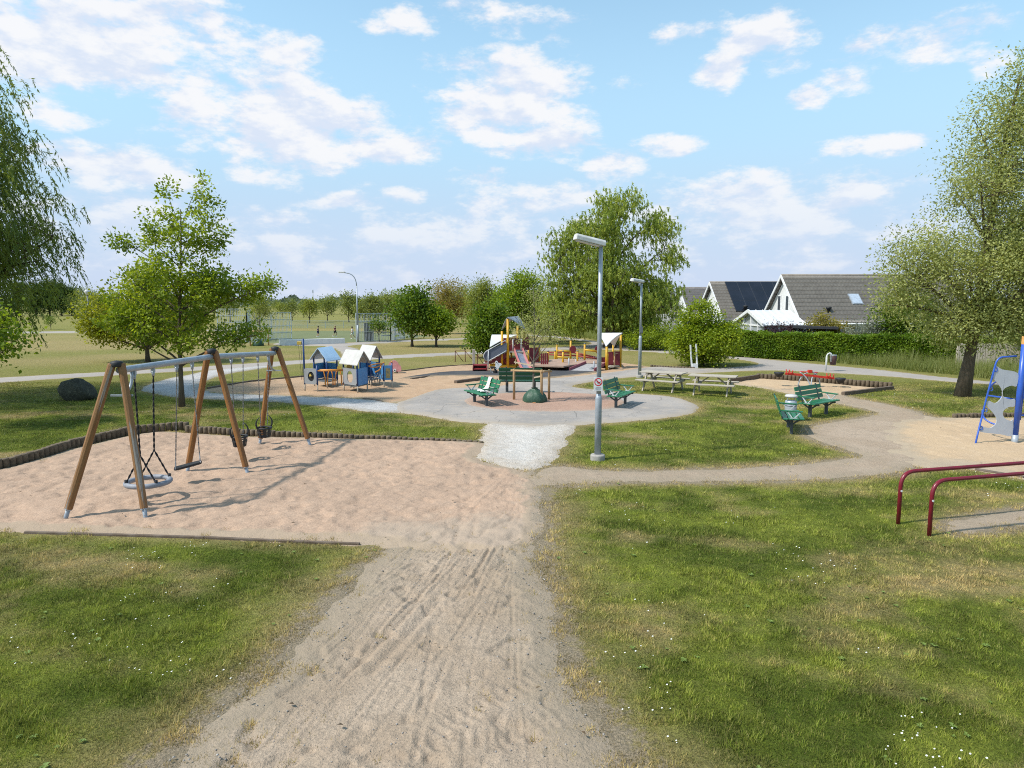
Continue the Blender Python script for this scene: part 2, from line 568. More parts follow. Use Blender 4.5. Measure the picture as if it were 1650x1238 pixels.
sheet('paved_plaza', [(634, 654), (639, 664), (677, 669), (732, 678.5), (800, 684), (860, 687), (918, 686), (973, 682), (1054, 675.5), (1109, 667.5), (1126, 657), (1109, 647.5), (1082, 640), (1022, 635), (955, 628.5), (922, 623), (942, 617), (986, 610.5), (1035, 606.5), (1082, 602.5), (1140, 600.5), (1140, 595.5), (1054, 592), (1010, 597), (973, 602), (918, 608), (875, 611.5), (840, 614), (801, 623), (718, 627), (688, 633), (650, 646.5)],
      0.09, 0.040, M_ASPH, amp=0.06, size=0.6, slope=0.25, wear=0.4)
sheet('red_grit', [(742, 646), (752, 655), (790, 662), (850, 666.3), (905, 666.6), (965, 664), (1008, 656.5), (1010, 647), (985, 639), (930, 634), (870, 632.5), (800, 635), (760, 640)], 0.07, 0.055, M_PINK, amp=0.08, size=0.5, slope=0.2, relief=grit_relief)
sheet('dirt_path', [(880, 757), (905, 752), (960, 758), (1040, 760), (1100, 758.5), (1200, 755), (1300, 748), (1367, 740.5), (1389, 733.5), (1347, 720), (1307, 705), (1302, 693), (1333, 682), (1383, 675), (1413, 667.5), (1400, 660), (1350, 650), (1287, 636), (1250, 628), (1300, 627), (1340, 630), (1357, 637.5), (1400, 646.5), (1450, 657), (1493, 670), (1510, 690), (1520, 730), (1450, 760), (1383, 767), (1300, 772.5), (1200, 775), (1100, 776), (990, 776.5), (880, 783), (850, 775)],
      0.06, 0.022, M_DIRT, amp=0.11, size=0.5, slope=0.2, relief=lambda X, Y: grit_relief(X, Y) * 1.4, wear=0.6, seed=13)
sheet('sand', [(1180, 618.5), (1221, 610.5), (1300, 615), (1395, 624), (1436, 627.5), (1395, 632), (1362, 637.5), (1310, 637), (1268, 634), (1234, 626.5)], 0.09, 0.034, M_SAND3, amp=0.1, size=0.5, slope=0.2, relief=far_relief)
sheet('sand', [(1480, 672), (1520, 674), (1600, 674), (1720, 674), (1900, 690), (1950, 770), (1800, 790), (1650, 771), (1567, 757), (1490, 756), (1440, 738), (1425, 715), (1430, 690)], 0.07, 0.062, M_SAND3, amp=0.35, size=0.8, slope=0.12, relief=lambda X, Y: far_relief(X, Y) * 0.9, wear=0.4, seed=17)
sheet('sand', [(1528, 847), (1570, 836), (1620, 826), (1700, 815), (1800, 812), (1800, 832), (1700, 838), (1650, 846), (1560, 858), (1535, 856)], 0.05, 0.012, M_DIRT, amp=0.16, size=0.4, slope=0.14, relief=grit_relief, wear=0.5, seed=19)
sheet('gravel_path', [(786, 683), (850, 687), (922, 685), (912, 712), (900, 735), (880, 752), (840, 758), (790, 744), (768, 736), (778, 712)], 0.05, 0.034, M_GRAVEL, amp=0.16, size=0.5, slope=0.16, relief=lambda X, Y: grit_relief(X, Y) * 1.5, wear=0.2, seed=23)
sheet('dirt_path', DIRT_PTS,
      0.019, 0.030, M_DIRT, amp=0.17, size=0.9, slope=0.12, relief=path_relief, wear=1.0, limit=((-9, 4.2), (9, 40)), seed=27)

sheet('sand', SAND_PTS,
      0.038, 0.046, M_SAND, amp=0.10, size=0.5, slope=0.14, relief=sand_relief, wear=0.25, smooth=3, limit=((-17, 8), (9, 40)), seed=29, rag=lambda X, Y: np.clip(sheet_sd(DIRT_POLY, X, Y, 1.0) * 3, 0, 1) * (1.5 * (fbm(X, Y, 0.55, 5, 331, 0.7) - 0.5) + 0.15), blend=lambda X, Y: np.clip((11.3 - Y) / 1.5, 0, 1) * np.clip((X + 2.9) / 0.9, 0, 1) * 0.95 + 0.30 * np.clip(sheet_sd(DIRT_POLY, X, Y, 2.0) / 1.2, 0, 1) + 0.55 * np.clip((X - 0.15 + 0.03 * Y) / 0.7, 0, 1))

# ================================================================== turf
WEAR = [(p, w) for p, w in SHEETS if w > 0]


def turf_fields(X, Y, wear=True):
    """dry 0..1 (straw), tint 0..1 (fresh green), the same for ground and blades"""
    dx = X + 1.5 * (fbm(X, Y, 6, 2, 91) - 0.5)
    dy = Y + 1.5 * (fbm(X, Y, 6, 2, 92) - 0.5)
    # the mower's sweep: long streaks along x, curving towards the path
    sx, sy = dx * 0.30, dy + 0.10 * dx + 0.5 * np.sin(dx * 0.35)
    fade = np.clip(1 - (np.hypot(X, Y) - 24) / 14, 0, 1)
    d = 0.55 * fbm(sx, sy, 0.9, 4, 101, 0.55) + 0.45 * fbm(X, Y, 1.1, 4, 105, 0.6)
    dry = np.clip((d - 0.485) * 4.2, 0, 1) * fade + 0.38 * (1 - fade)
    far = np.clip((Y - 26) / 22, 0, 1) * (1 - 0.75 * np.clip((np.hypot(X, Y) - 75) / 25, 0, 1)) * np.clip(1 - (X - 4) / 14, 0.25, 1)
    dry = np.clip(dry + far * (0.36 + 1.3 * (fbm(X * 0.35, Y, 4.5, 4, 109) - 0.5)), 0, 1)
    e = np.zeros(X.shape)
    if wear:
        for p, w in WEAR:
            s = sheet_sd(p, X, Y, 2.5)
            reach = 0.35 + 0.75 * w
            e = np.maximum(e, np.clip(1 - (-s) / (reach * (0.35 + 1.3 * fbm(X, Y, 0.8, 3, 113))), 0, 1) * min(1, 0.5 + w))
        dry = np.clip(np.maximum(dry * (1 - 0.3 * e), e * 1.15), 0, 1)
    tint = np.clip((fbm(dx, dy, 0.8, 4, 121, 0.55) - 0.36) * 3.4, 0, 1) * fade + 0.6 * (1 - fade)
    return dry, tint, e


def turf_colour(n, P):
    dry, tint = n.attr('dry'), n.attr('tint')
    c = n.mix(tint, (0.094, 0.126, 0.018), (0.196, 0.226, 0.036))
    straw = n.mix(n.noise(P, 9, 4), (0.34, 0.27, 0.118), (0.37, 0.275, 0.145))
    return c, straw, dry


m, n, b = new_mat('turf_ground')
P = n('ShaderNodeTexCoord').outputs['Object']
c, straw, dry = turf_colour(n, P)
# fine mottling keeps going where the mesh's own values are coarse
mott = n.noise(P, 4.5, 8, 0.78, stretch=(0.6, 1, 1))
bigm = n.noise(P, 0.35, 6, 0.65, stretch=(0.35, 1, 1))
dry = n.math('ADD', dry, n.math('MULTIPLY', n.math('SUBTRACT', bigm, 0.5), 0.5))
dry2 = n.math('ADD', dry, n.math('MULTIPLY', n.math('SUBTRACT', mott, 0.5), 1.3), clamp=True)
c = n.mix(n.math('MULTIPLY', dry2, 0.92), c, straw)
bare = n.math('ADD', n.attr('bare'), n.math('MULTIPLY', n.math('SUBTRACT', n.noise(P, 7, 8, 0.8), 0.5), 1.7))
c = n.mix(n.math('MULTIPLY', n.step(bare, 0.42, 0.78), 0.9), c, (0.33, 0.262, 0.195))
fine = n.noise(P, 42, 5, 0.8)
c = n.mix(n.step(fine, 0.3, 0.7), n.mix(1.0, c, (0.50, 0.52, 0.48), 'MULTIPLY'), n.mix(1.0, c, (1.38, 1.36, 1.3), 'MULTIPLY'))
n.link(c, b.inputs['Base Color'])
b.inputs['Roughness'].default_value = 1.0
b.inputs['Specular IOR Level'].default_value = 0.1
bp = n('ShaderNodeBump')
bp.inputs['Strength'].default_value = 0.8
bp.inputs['Distance'].default_value = 0.05
n.link(n.math('ADD', fine, n.math('MULTIPLY', n.noise(P, 9, 5, 0.7), 2.0)), bp.inputs['Height'])
n.link(bp.outputs[0], b.inputs['Normal'])
M_TURF = m


def axis(core_lo, core_hi, step, far):
    a = list(np.arange(core_lo, core_hi, step))
    s, x, hi = step, core_hi, []
    while x < far:
        hi.append(x)
        s *= 1.065
        x += s
    s, x, lo = step, core_lo, []
    while x > -far:
        s *= 1.065
        x -= s
        lo.append(x)
    return np.array(lo[::-1] + a + hi)


ax_, ay_ = axis(-16, 16, 0.14, 5000), axis(3.5, 32, 0.14, 5000)
X, Y = np.meshgrid(ax_, ay_, indexing='ij')
dry, tint, wearv = turf_fields(X, Y)
inner = np.full(X.shape, -9.0)
for p, w in SHEETS:
    inner = np.maximum(inner, sheet_sd(p, X, Y, 1.0))
def lie(x, y, inn):
    return 0.05 * (fbm(x, y, 3, 3, 131) - 0.5) * np.clip((-inn - 0.1) / 0.4, 0, 1) * (y < 60)


Z = np.where(inner > 0.3, -0.09, 0.0) + lie(X, Y, inner)
Z = Z + np.where(Y > 120, np.minimum((Y - 120) * 0.002, 0.5), 0)
bare = np.zeros(X.shape)
for p, w in SHEETS:
    if w >= 0.5:
        s_ = sheet_sd(p, X, Y, 1.5)
        bare = np.maximum(bare, np.clip(1.0 + s_ / (0.40 + 0.55 * w), 0, 1) ** 1.3)
idx = np.arange(X.size).reshape(X.shape)
q = np.stack([idx[:-1, :-1], idx[1:, :-1], idx[1:, 1:], idx[:-1, 1:]], -1).reshape(-1, 4)
tag(np_mesh('ground', np.stack([X, Y, Z], -1).reshape(-1, 3), q, M_TURF, attrs={'dry': dry.ravel(), 'tint': tint.ravel(), 'bare': bare.ravel()}, smooth=True), kind='structure')

# blades
m, n, b = new_mat('turf_blades')
P = n('ShaderNodeTexCoord').outputs['Object']
c, straw, dry_s = turf_colour(n, P)
c = n.mix(dry_s, c, straw)
c = n.mix(1.0, c, n.mix(n.attr('rnd'), (0.72, 0.72, 0.70), (1.95, 1.88, 1.65)), 'MULTIPLY')
n.link(c, b.inputs['Base Color'])
b.inputs['Roughness'].default_value = 0.6
b.inputs['Specular IOR Level'].default_value = 0.25
tr = n('ShaderNodeBsdfTranslucent')
n.link(c, tr.inputs['Color'])
mx = n('ShaderNodeMixShader')
mx.inputs[0].default_value = 0.3
n.link(b.outputs[0], mx.inputs[1])
n.link(tr.outputs[0], mx.inputs[2])
n.link(mx.outputs[0], m.node_tree.nodes['Material Output'].inputs['Surface'])
M_BLADE = m
rng = np.random.default_rng(5)


def blades(name, X, Y, h, w, dry, tint, m, lean=0.5, z0=0.0):
    k = len(X)
    tf = fbm(X, Y, 0.10, 2, 161)
    h = h * np.clip(0.25 + 1.5 * tf, 0.4, 1.6)
    a = rng.uniform(0, 2 * np.pi, k)
    la = rng.uniform(0, 2 * np.pi, k)
    ll = h * lean * rng.uniform(0.1, 1.2, k)
    c, s = np.cos(a) * w / 2, np.sin(a) * w / 2
    V = np.empty((k, 3, 3))
    V[:, 0] = np.stack([X - c, Y - s, np.zeros(k) - 0.012 + z0], -1)
    V[:, 1] = np.stack([X + c, Y + s, np.zeros(k) - 0.012 + z0], -1)
    V[:, 2] = np.stack([X + np.cos(la) * ll, Y + np.sin(la) * ll, h + z0], -1)
    r = np.clip(0.42 + 0.55 * (rng.uniform(0, 1, k) - 0.5) + 1.9 * (tf - 0.5), 0, 1)
    rep = lambda z: np.repeat(z, 3)
    return np_mesh(name, V.reshape(-1, 3), np.arange(3 * k).reshape(-1, 3), m, attrs={'dry': rep(dry), 'tint': rep(tint), 'rnd': rep(r)})


K = 1550000
d = 4.4 * (30 / 4.4) ** (rng.uniform(0, 1, K) ** 0.92)
xx = rng.uniform(-1, 1, K) * (0.86 * d + 2.6)
dry, tint, wearv = turf_fields(xx, d)
sd = np.full(K, -9.0)
for p, w in SHEETS:
    sd = np.maximum(sd, sheet_sd(p, xx, d, 1.0))
# bare soil shows where the turf is worn thin; a few tufts creep over the edges
tuft = fbm(xx, d, 0.35, 3, 141)
near_dirt = np.maximum(sheet_sd(DIRT_POLY, xx, d, 1.5), -1.0)
creep = np.where(near_dirt > -0.3, 5.5, 1.6) * (0.6 * tuft + 0.4 * fbm(xx, d, 0.12, 2, 143) - 0.47) - np.where(near_dirt > 0, 0.55 * rng.uniform(0, 1, K), 0.1 * rng.uniform(0, 1, K))
keep = (sd < 0.02 + creep) & (rng.uniform(0, 1, K) > 0.42 * wearv) & (rng.uniform(0, 1, K) > 0.15 * dry)
xx, d, dry, tint, tuft, sd = xx[keep], d[keep], dry[keep], tint[keep], tuft[keep], sd[keep]
h = (0.014 + 0.026 * rng.uniform(0, 1, len(d)) ** 1.5) * (0.7 + 0.9 * np.clip((tuft - 0.4) * 3, 0, 1)) * (1 - 0.12 * dry)
h = h * np.where(rng.uniform(0, 1, len(d)) < 0.012, 2.0, 1.0)
w = 0.0044 + 0.0009 * d
bdry = np.clip(dry + rng.normal(0, 0.20, len(d)), 0, 1)
tag(blades('grass', xx, d, h, w, bdry, np.clip(tint + rng.normal(0, 0.2, len(d)), 0, 1), M_BLADE, 0.9, lie(xx, d, sd)),
    'short mown green and straw coloured grass around the paths', 'grass', kind='stuff')

# daisies
M_DAISY = mat('daisy_white', (0.75, 0.75, 0.70), 0.7)
K = 2600
d = 4.6 * (26 / 4.6) ** rng.uniform(0, 1, K)
xx = rng.uniform(-1, 1, K) * 0.86 * d
ok = (fbm(xx, d, 1.1, 3, 151) > 0.60)
for p, w in SHEETS:
    ok &= sheet_sd(p, xx, d, 1.0) < -0.25
xx, d = xx[ok], d[ok]
k = len(xx)
ang = np.arange(6) * np.pi / 3
r = rng.uniform(0.004, 0.0085, k) * (1 + 0.03 * d)
V = np.stack([xx[:, None] + r[:, None] * np.cos(ang), d[:, None] + r[:, None] * np.sin(ang), np.repeat((rng.uniform(0.04, 0.06, k) + lie(xx, d, np.full(k, -1.0)))[:, None], 6, 1) + 0.3 * r[:, None] * np.sin(ang + 1)], -1).reshape(-1, 3)
b0 = (np.arange(k) * 6)[:, None]
fq = np.concatenate([b0 + np.array([0, 1, 2, 3]), b0 + np.array([0, 3, 4, 5])])
tag(np_mesh('daisies', V, fq, M_DAISY), 'tiny white daisies dotted through the mown grass', 'daisies', kind='stuff')

# broad leaved weeds, plantain and clover, in the near turf
M_WEED = mat('broad_weed', (0.13, 0.19, 0.035), 0.6, (0.17, 0.23, 0.05), 20)
K = 420
d = 4.6 * (20 / 4.6) ** rng.uniform(0, 1, K)
xx = rng.uniform(-1, 1, K) * 0.86 * d
ok = fbm(xx, d, 1.6, 3, 171) > 0.50
for p, w in SHEETS:
    ok &= sheet_sd(p, xx, d, 1.0) < -0.12
xx, d = xx[ok], d[ok]
VV = []
for x, y in zip(xx, d):
    nl = int(rng.integers(5, 9))
    r0 = rng.uniform(0.018, 0.042)
    zb = float(lie(np.array([x]), np.array([y]), np.array([-1.0]))[0]) + 0.012
    a0 = rng.uniform(0, 6)
    for q in range(nl):
        a = a0 + q * 6.283 / nl + rng.uniform(-.3, .3)
        L, W = r0 * rng.uniform(.6, 1.3), r0 * rng.uniform(.22, .4)
        ca, sa = math.cos(a), math.sin(a)
        VV += [(x, y, zb), (x + ca * L * .55 - sa * W, y + sa * L * .55 + ca * W, zb + L * .45), (x + ca * L, y + sa * L, zb + L * .3), (x + ca * L * .55 + sa * W, y + sa * L * .55 - ca * W, zb + L * .45)]
VV = np.array(VV)
tag(np_mesh('weeds', VV, np.arange(len(VV)).reshape(-1, 4), M_WEED), 'small broad leaved weeds low in the near grass', 'weeds', kind='stuff')

# blown leaves and twig ends lying on sand and paving
M_LITTER = mat('dry_leaf', (0.13, 0.085, 0.045), 0.8, (0.07, 0.05, 0.03), 30)
K = 420
d = 5 * (24 / 5) ** rng.uniform(0, 1, K)
xx = rng.uniform(-1, 1, K) * 0.84 * d
on = np.zeros(K, bool)
for p, w in SHEETS:
    on |= sheet_sd(p, xx, d, 1.0) > 0.1
xx, d = xx[on], d[on]
k = len(xx)
a = rng.uniform(0, 6.283, k)
L = rng.uniform(0.012, 0.035, k)
W = L * rng.uniform(0.25, 0.6, k)
zz = 0.062 + rng.uniform(0, 0.01, k)
ca, sa = np.cos(a), np.sin(a)
VV = np.stack([np.stack([xx - ca * L, d - sa * L, zz], -1), np.stack([xx - sa * W, d + ca * W, zz + W * .7], -1), np.stack([xx + ca * L, d + sa * L, zz], -1), np.stack([xx + sa * W, d - ca * W, zz + W * .5], -1)], 1).reshape(-1, 3)
tag(np_mesh('leaf_litter', VV, np.arange(4 * k).reshape(-1, 4), M_LITTER), 'scattered dry leaves and twig ends on the sand and paths', 'litter', kind='stuff')

# loose stones on the trodden path
M_STONE = mat('loose_stone', (0.30, 0.27, 0.24), 0.9, (0.20, 0.18, 0.165), 9, col3=(0.42, 0.39, 0.36))
K = 5200
d = 4.4 + 8.5 * rng.uniform(0, 1, K) ** 1.4
xx = rng.uniform(-3.4, 1.6, K)
pp = [p for p, w in SHEETS if w == 1.0][0]
sd = sheet_sd(pp, xx, d, 1.0)
ok = (sd > -0.1) & (rng.uniform(0, 1, K) < np.clip(1.1 - sd * 0.8, 0.25, 1))
xx, d = xx[ok], d[ok]
k = len(xx)
oc = np.array([(1, 0, 0), (0, 1, 0), (-1, 0, 0), (0, -1, 0), (0, 0, .7), (0, 0, -.7)], float)
fo = np.array([(0, 1, 4), (1, 2, 4), (2, 3, 4), (3, 0, 4), (1, 0, 5), (2, 1, 5), (3, 2, 5), (0, 3, 5)])
s = (0.004 + 0.012 * rng.uniform(0, 1, k) ** 4)[:, None, None] * rng.uniform(0.7, 1.3, (k, 6, 3))
V = oc[None] * s + np.stack([xx, d, 0.032 + path_relief(xx, d)], -1)[:, None]
tag(np_mesh('gravel', V.reshape(-1, 3), (np.arange(k)[:, None, None] * 6 + fo[None]).reshape(-1, 3), M_STONE), 'small loose grey stones scattered over the trodden path', 'gravel', kind='stuff')

# ================================================================== sun, sky, camera
SUN_EL, SUN_AZ = R(51), R(-110)      # azimuth from +Y towards +X: light comes from the left, a little behind
sd_ = Vector((math.sin(SUN_AZ) * math.cos(SUN_EL), math.cos(SUN_AZ) * math.cos(SUN_EL), math.sin(SUN_EL)))
sun = bpy.data.lights.new('sun', 'SUN')
sun.energy = 3.45
sun.angle = R(2.4)
sun.color = (1.0, 0.955, 0.88)
so = bpy.data.objects.new('sun', sun)
COL.objects.link(so)
so.location = sd_ * 60
so.rotation_euler = (-sd_).to_track_quat('-Z', 'Y').to_euler()

world = bpy.data.worlds.new('World')
scene.world = world
world.use_nodes = True
n = N(world.node_tree)
bg = world.node_tree.nodes['Background']
sky = n('ShaderNodeTexSky', sky_type='NISHITA', sun_disc=False, sun_elevation=SUN_EL, sun_rotation=SUN_AZ, air_density=1.0, dust_density=0.6, ozone_density=1.4, altitude=0)
tc = n('ShaderNodeTexCoord').outputs['Generated']
sep = n('ShaderNodeSeparateXYZ')
n.link(tc, sep.inputs[0])
dx_, dy_, dz_ = sep.outputs
az = n.math('ARCTAN2', dx_, dy_)
el = n.math('ARCSINE', dz_)
hs = n('ShaderNodeHueSaturation')
hs.inputs['Saturation'].default_value = 0.92
hs.inputs['Value'].default_value = 1.0
n.link(sky.outputs[0], hs.inputs['Color'])
skyc = n.mix(1.0, hs.outputs[0], (1.12, 1.30, 1.16), 'MULTIPLY')


def ang(u, v):
    x, y, z = ray(u, v)
    return math.atan2(x, y), math.asin(z / math.sqrt(x * x + y * y + z * z))


# where the cumulus stand: sighting, half width, half height, strength
CLOUDS = [(70, 60, 150, 75, 1.0), (170, 95, 110, 62, 1.0), (300, 40, 130, 50, .95), (400, 70, 105, 42, 1.0), (235, 125, 60, 24, .9),
          (400, 160, 120, 60, 1.0), (470, 215, 170, 62, 1.05), (600, 238, 110, 26, .95), (190, 272, 120, 30, .95), (90, 180, 60, 20, .6),
          (850, 150, 115, 55, .95), (800, 190, 70, 35, .9), (880, 232, 70, 26, .9), (740, 105, 50, 16, .55), (560, 326, 62, 15, .8), (655, 318, 38, 14, .75), (765, 285, 46, 16, .75), (860, 55, 60, 40, .72), (650, 28, 55, 22, .55), (760, 15, 60, 20, .5),
          (1235, 60, 70, 38, .82), (1168, 112, 42, 28, .85), (1240, 95, 50, 22, .6), (1460, 75, 100, 34, .78), (1365, 130, 44, 24, .8), (1310, 155, 34, 16, .75), (1590, 95, 40, 20, .7), (1600, 50, 40, 25, .45), (1100, 55, 40, 14, .5), (1405, 233, 72, 17, .9),
          (985, 268, 52, 24, .82), (1072, 236, 48, 20, .75), (1230, 330, 160, 52, .85), (1090, 330, 90, 40, .6), (860, 345, 130, 48, .72), (900, 320, 60, 26, .7), (700, 370, 150, 34, .5),
          (200, 360, 150, 52, .72), (380, 355, 90, 18, .6), (430, 420, 240, 46, .5), (1200, 400, 260, 40, .5), (900, 405, 300, 34, .5), (1450, 350, 80, 40, .45)]
# edges are broken up by warping the bearing with noise seen in the sky's own direction
nz = n('ShaderNodeTexNoise')
nz.inputs['Scale'].default_value = 12.0
nz.inputs['Detail'].default_value = 9.0
nz.inputs['Roughness'].default_value = 0.62
mp = n('ShaderNodeMapping')
mp.inputs['Scale'].default_value = (1, 1, 2.3)
n.link(tc, mp.inputs[0])
n.link(mp.outputs[0], nz.inputs['Vector'])
puff = nz.outputs[0]


def cloud_field(el_off):
    out = None
    e_ = n.math('ADD', el, el_off) if el_off else el
    for (u, v, wu, wv, s) in CLOUDS:
        a0, e0 = ang(u, v)
        ra, re = abs(ang(u + wu, v)[0] - a0), abs(ang(u, v + wv)[1] - e0)
        p = n.math('POWER', n.math('MULTIPLY', n.math('SUBTRACT', az, a0), 1 / ra), 2)
        q = n.math('POWER', n.math('MULTIPLY', n.math('SUBTRACT', e_, e0), 1 / re), 2)
        f = n.math('MULTIPLY', n.math('SUBTRACT', 1.0, n.math('MULTIPLY', n.math('ADD', p, q), 0.55)), s)
        out = f if out is None else n.math('SMOOTH_MAX', out, f, 0.25)
    return n.math('MAXIMUM', out, -0.8)


base = cloud_field(0)
dens = n.math('ADD', n.math('MULTIPLY', base, 0.70), n.math('MULTIPLY', n.math('SUBTRACT', puff, 0.5), 3.1))
mask = n.step(dens, 0.0, 0.62)
# tops catch the sun, the thick lower middles are greyer
mp2 = n('ShaderNodeMapping')
mp2.inputs['Scale'].default_value = (1, 1, 2.3)
mp2.inputs['Location'].default_value = (0.012, 0, 0.035)
n.link(tc, mp2.inputs[0])
nz2 = n('ShaderNodeTexNoise')
nz2.inputs['Scale'].default_value = 12.0
nz2.inputs['Detail'].default_value = 5.0
nz2.inputs['Roughness'].default_value = 0.55
n.link(mp2.outputs[0], nz2.inputs['Vector'])
relief = n.math('SUBTRACT', puff, nz2.outputs[0])
lit = n.step(relief, -0.13, 0.10)
CW = 4.9
cloudc = n.mix(lit, (CW * 0.72, CW * 0.79, CW * 0.93), (CW * 0.955, CW * 0.95, CW * 0.965))
# low veil thickening to the horizon
haze1 = n.math('MULTIPLY', n.step(el, 0.50, 0.10), 0.9)
haze2 = n.math('MULTIPLY', n.step(el, 0.24, 0.0), 0.85)
c1 = n.mix(haze1, skyc, (2.30, 3.42, 4.46))
c1 = n.mix(haze2, c1, (3.02, 3.40, 4.32))
c2 = n.mix(n.math('MULTIPLY', mask, n.math('SUBTRACT', 0.93, n.math('MULTIPLY', n.step(el, 0.22, 0.0), 0.55))), c1, cloudc)
n.link(c2, bg.inputs['Color'])
bg.inputs['Strength'].default_value = 0.15
world.cycles.sampling_method = 'MANUAL'
world.cycles.sample_map_resolution = 512

cam = bpy.data.cameras.new('camera')
cam.sensor_width = 36
cam.lens = 24
cam.clip_end = 12000
cam.clip_start = 0.1
co = bpy.data.objects.new('camera', cam)
COL.objects.link(co)
co.location = (0, 0, HC)
co.rotation_euler = (math.pi / 2 - TH, 0, 0)
scene.camera = co
scene.view_settings.view_transform = 'Standard'
scene.view_settings.look = 'None'
scene.view_settings.exposure = 0.46
scene.view_settings.gamma = 1.0
scene.cycles.filter_width = 1.05
scene.cycles.use_denoising = False
scene.cycles.max_bounces = 6
scene.cycles.diffuse_bounces = 3
scene.cycles.transparent_max_bounces = 8

# ================================================================== materials of made things
M_STEEL = mat('galvanised_steel', (0.36, 0.40, 0.44), 0.45, (0.30, 0.335, 0.375), 5, metal=0.25, dirt=(0.22, 0.22, 0.22))
M_STEEL_D = mat('dull_steel', (0.16, 0.175, 0.185), 0.5, metal=0.3)
M_BLACK = mat('black_rubber', (0.018, 0.018, 0.02), 0.6, (0.03, 0.03, 0.03))
M_CHAIN = mat('chain_steel', (0.25, 0.25, 0.26), 0.45, (0.12, 0.11, 0.10), 40, metal=0.5)
M_ROPE = mat('black_rope', (0.02, 0.02, 0.024), 0.8)
M_RING = mat('ring_grey', (0.27, 0.28, 0.31), 0.6, (0.20, 0.21, 0.24), 8)
M_POST = mat('stained_post', (0.27, 0.115, 0.03), 0.5, (0.19, 0.075, 0.022), 3.5, stretch=(6, 6, 0.35), bump=0.5, bscale=26, col3=(0.33, 0.17, 0.06), dirt=(0.13, 0.065, 0.03))
M_POSTW = mat('weathered_post', (0.25, 0.125, 0.048), 0.7, (0.30, 0.265, 0.23), 2.6, lo=0.52, hi=0.60, stretch=(5, 5, 0.25), bump=0.6, bscale=26, col3=(0.20, 0.09, 0.03))
M_LOG = mat('edging_log', (0.115, 0.085, 0.055), 0.85, (0.17, 0.13, 0.085), 9, col3=(0.075, 0.055, 0.036), bump=0.5, bscale=30)
M_LOGTOP = M_LOG
M_OLDWOOD = mat('grey_wood', (0.43, 0.375, 0.30), 0.8, (0.33, 0.285, 0.225), 5, stretch=(0.4, 6, 6), bump=0.4, bscale=30, col3=(0.50, 0.45, 0.38))
M_STAKE = mat('peeled_stake', (0.46, 0.30, 0.155), 0.75, (0.38, 0.235, 0.115), 6, stretch=(6, 6, 0.4), bump=0.3)
M_TIMBER = mat('dark_timber', (0.12, 0.085, 0.06), 0.85, (0.17, 0.13, 0.10), 5, bump=0.5)
M_GREEN = mat('green_slat', (0.018, 0.165, 0.072), 0.42, (0.014, 0.13, 0.056), 5, stretch=(0.5, 4, 4), dirt=(0.035, 0.12, 0.07), spec=0.5)
M_GREEN_D = mat('deep_green_slat', (0.008, 0.082, 0.04), 0.45, (0.006, 0.062, 0.03), 5, stretch=(0.5, 4, 4), spec=0.4)
M_LEG = mat('bench_leg', (0.07, 0.08, 0.085), 0.5)
M_BRACKET = mat('bracket_grey', (0.55, 0.56, 0.57), 0.45)
M_BLUE = mat('blue_paint', (0.012, 0.05, 0.19), 0.4, (0.010, 0.042, 0.155), 6, dirt=(0.03, 0.05, 0.11))
M_CYAN = mat('sky_blue_panel', (0.09, 0.30, 0.56), 0.45, (0.075, 0.265, 0.50), 4, dirt=(0.14, 0.27, 0.42))
M_MIDBLUE = mat('mid_blue_panel', (0.07, 0.24, 0.50), 0.45, (0.06, 0.21, 0.45), 4)
M_ROOFB = mat('pale_blue_roof', (0.42, 0.58, 0.74), 0.4, (0.37, 0.53, 0.70), 3)
M_ROOFW = mat('white_roof', (0.54, 0.52, 0.49), 0.5, (0.48, 0.46, 0.43), 3, dirt=(0.42, 0.40, 0.36))
M_GREYP = mat('grey_panel', (0.30, 0.315, 0.33), 0.5, (0.27, 0.28, 0.30), 4)
M_ORANGE = mat('orange_tube', (0.62, 0.25, 0.035), 0.45)
M_YELLOW = mat('yellow_post', (0.60, 0.33, 0.012), 0.45, (0.52, 0.275, 0.012), 5, dirt=(0.34, 0.20, 0.05))
M_YEL2 = mat('pale_yellow', (0.66, 0.46, 0.09), 0.5)
M_MAROON = mat('maroon_panel', (0.17, 0.018, 0.026), 0.5, (0.135, 0.015, 0.022), 4)
M_REDP = mat('red_panel', (0.30, 0.035, 0.032), 0.5, (0.25, 0.03, 0.028), 4)
M_PINKP = mat('pink_slide', (0.56, 0.20, 0.19), 0.45, (0.50, 0.18, 0.17), 4)
M_SLATE = mat('slate_panel', (0.115, 0.13, 0.165), 0.5, (0.10, 0.115, 0.15), 4)
M_CHROME = mat('slide_steel', (0.40, 0.42, 0.47), 0.25, metal=0.6)
M_TOWERROOF = mat('speckled_roof', (0.34, 0.37, 0.41), 0.45, (0.10, 0.11, 0.125), 7, lo=0.5, hi=0.6)
M_WHITE = mat('white_paint', (0.72, 0.72, 0.71), 0.5, (0.66, 0.66, 0.65), 3)
M_RED = mat('seesaw_red', (0.52, 0.035, 0.02), 0.4)
M_BAR = mat('crimson_tube', (0.19, 0.010, 0.022), 0.32, (0.155, 0.009, 0.02), 7, dirt=(0.12, 0.03, 0.03), spec=0.5)
M_CBLUE = mat('bright_blue_tube', (0.03, 0.10, 0.46), 0.35, (0.026, 0.085, 0.39), 5, spec=0.5)
M_CPANEL = mat('climbing_panel', (0.44, 0.46, 0.50), 0.5, (0.41, 0.43, 0.47), 4, dirt=(0.34, 0.34, 0.36))
M_CAP = mat('orange_cap', (0.75, 0.38, 0.12), 0.5)
M_CONC = mat('concrete', (0.36, 0.335, 0.30), 0.9, (0.30, 0.28, 0.255), 9, bump=0.5, bscale=50)
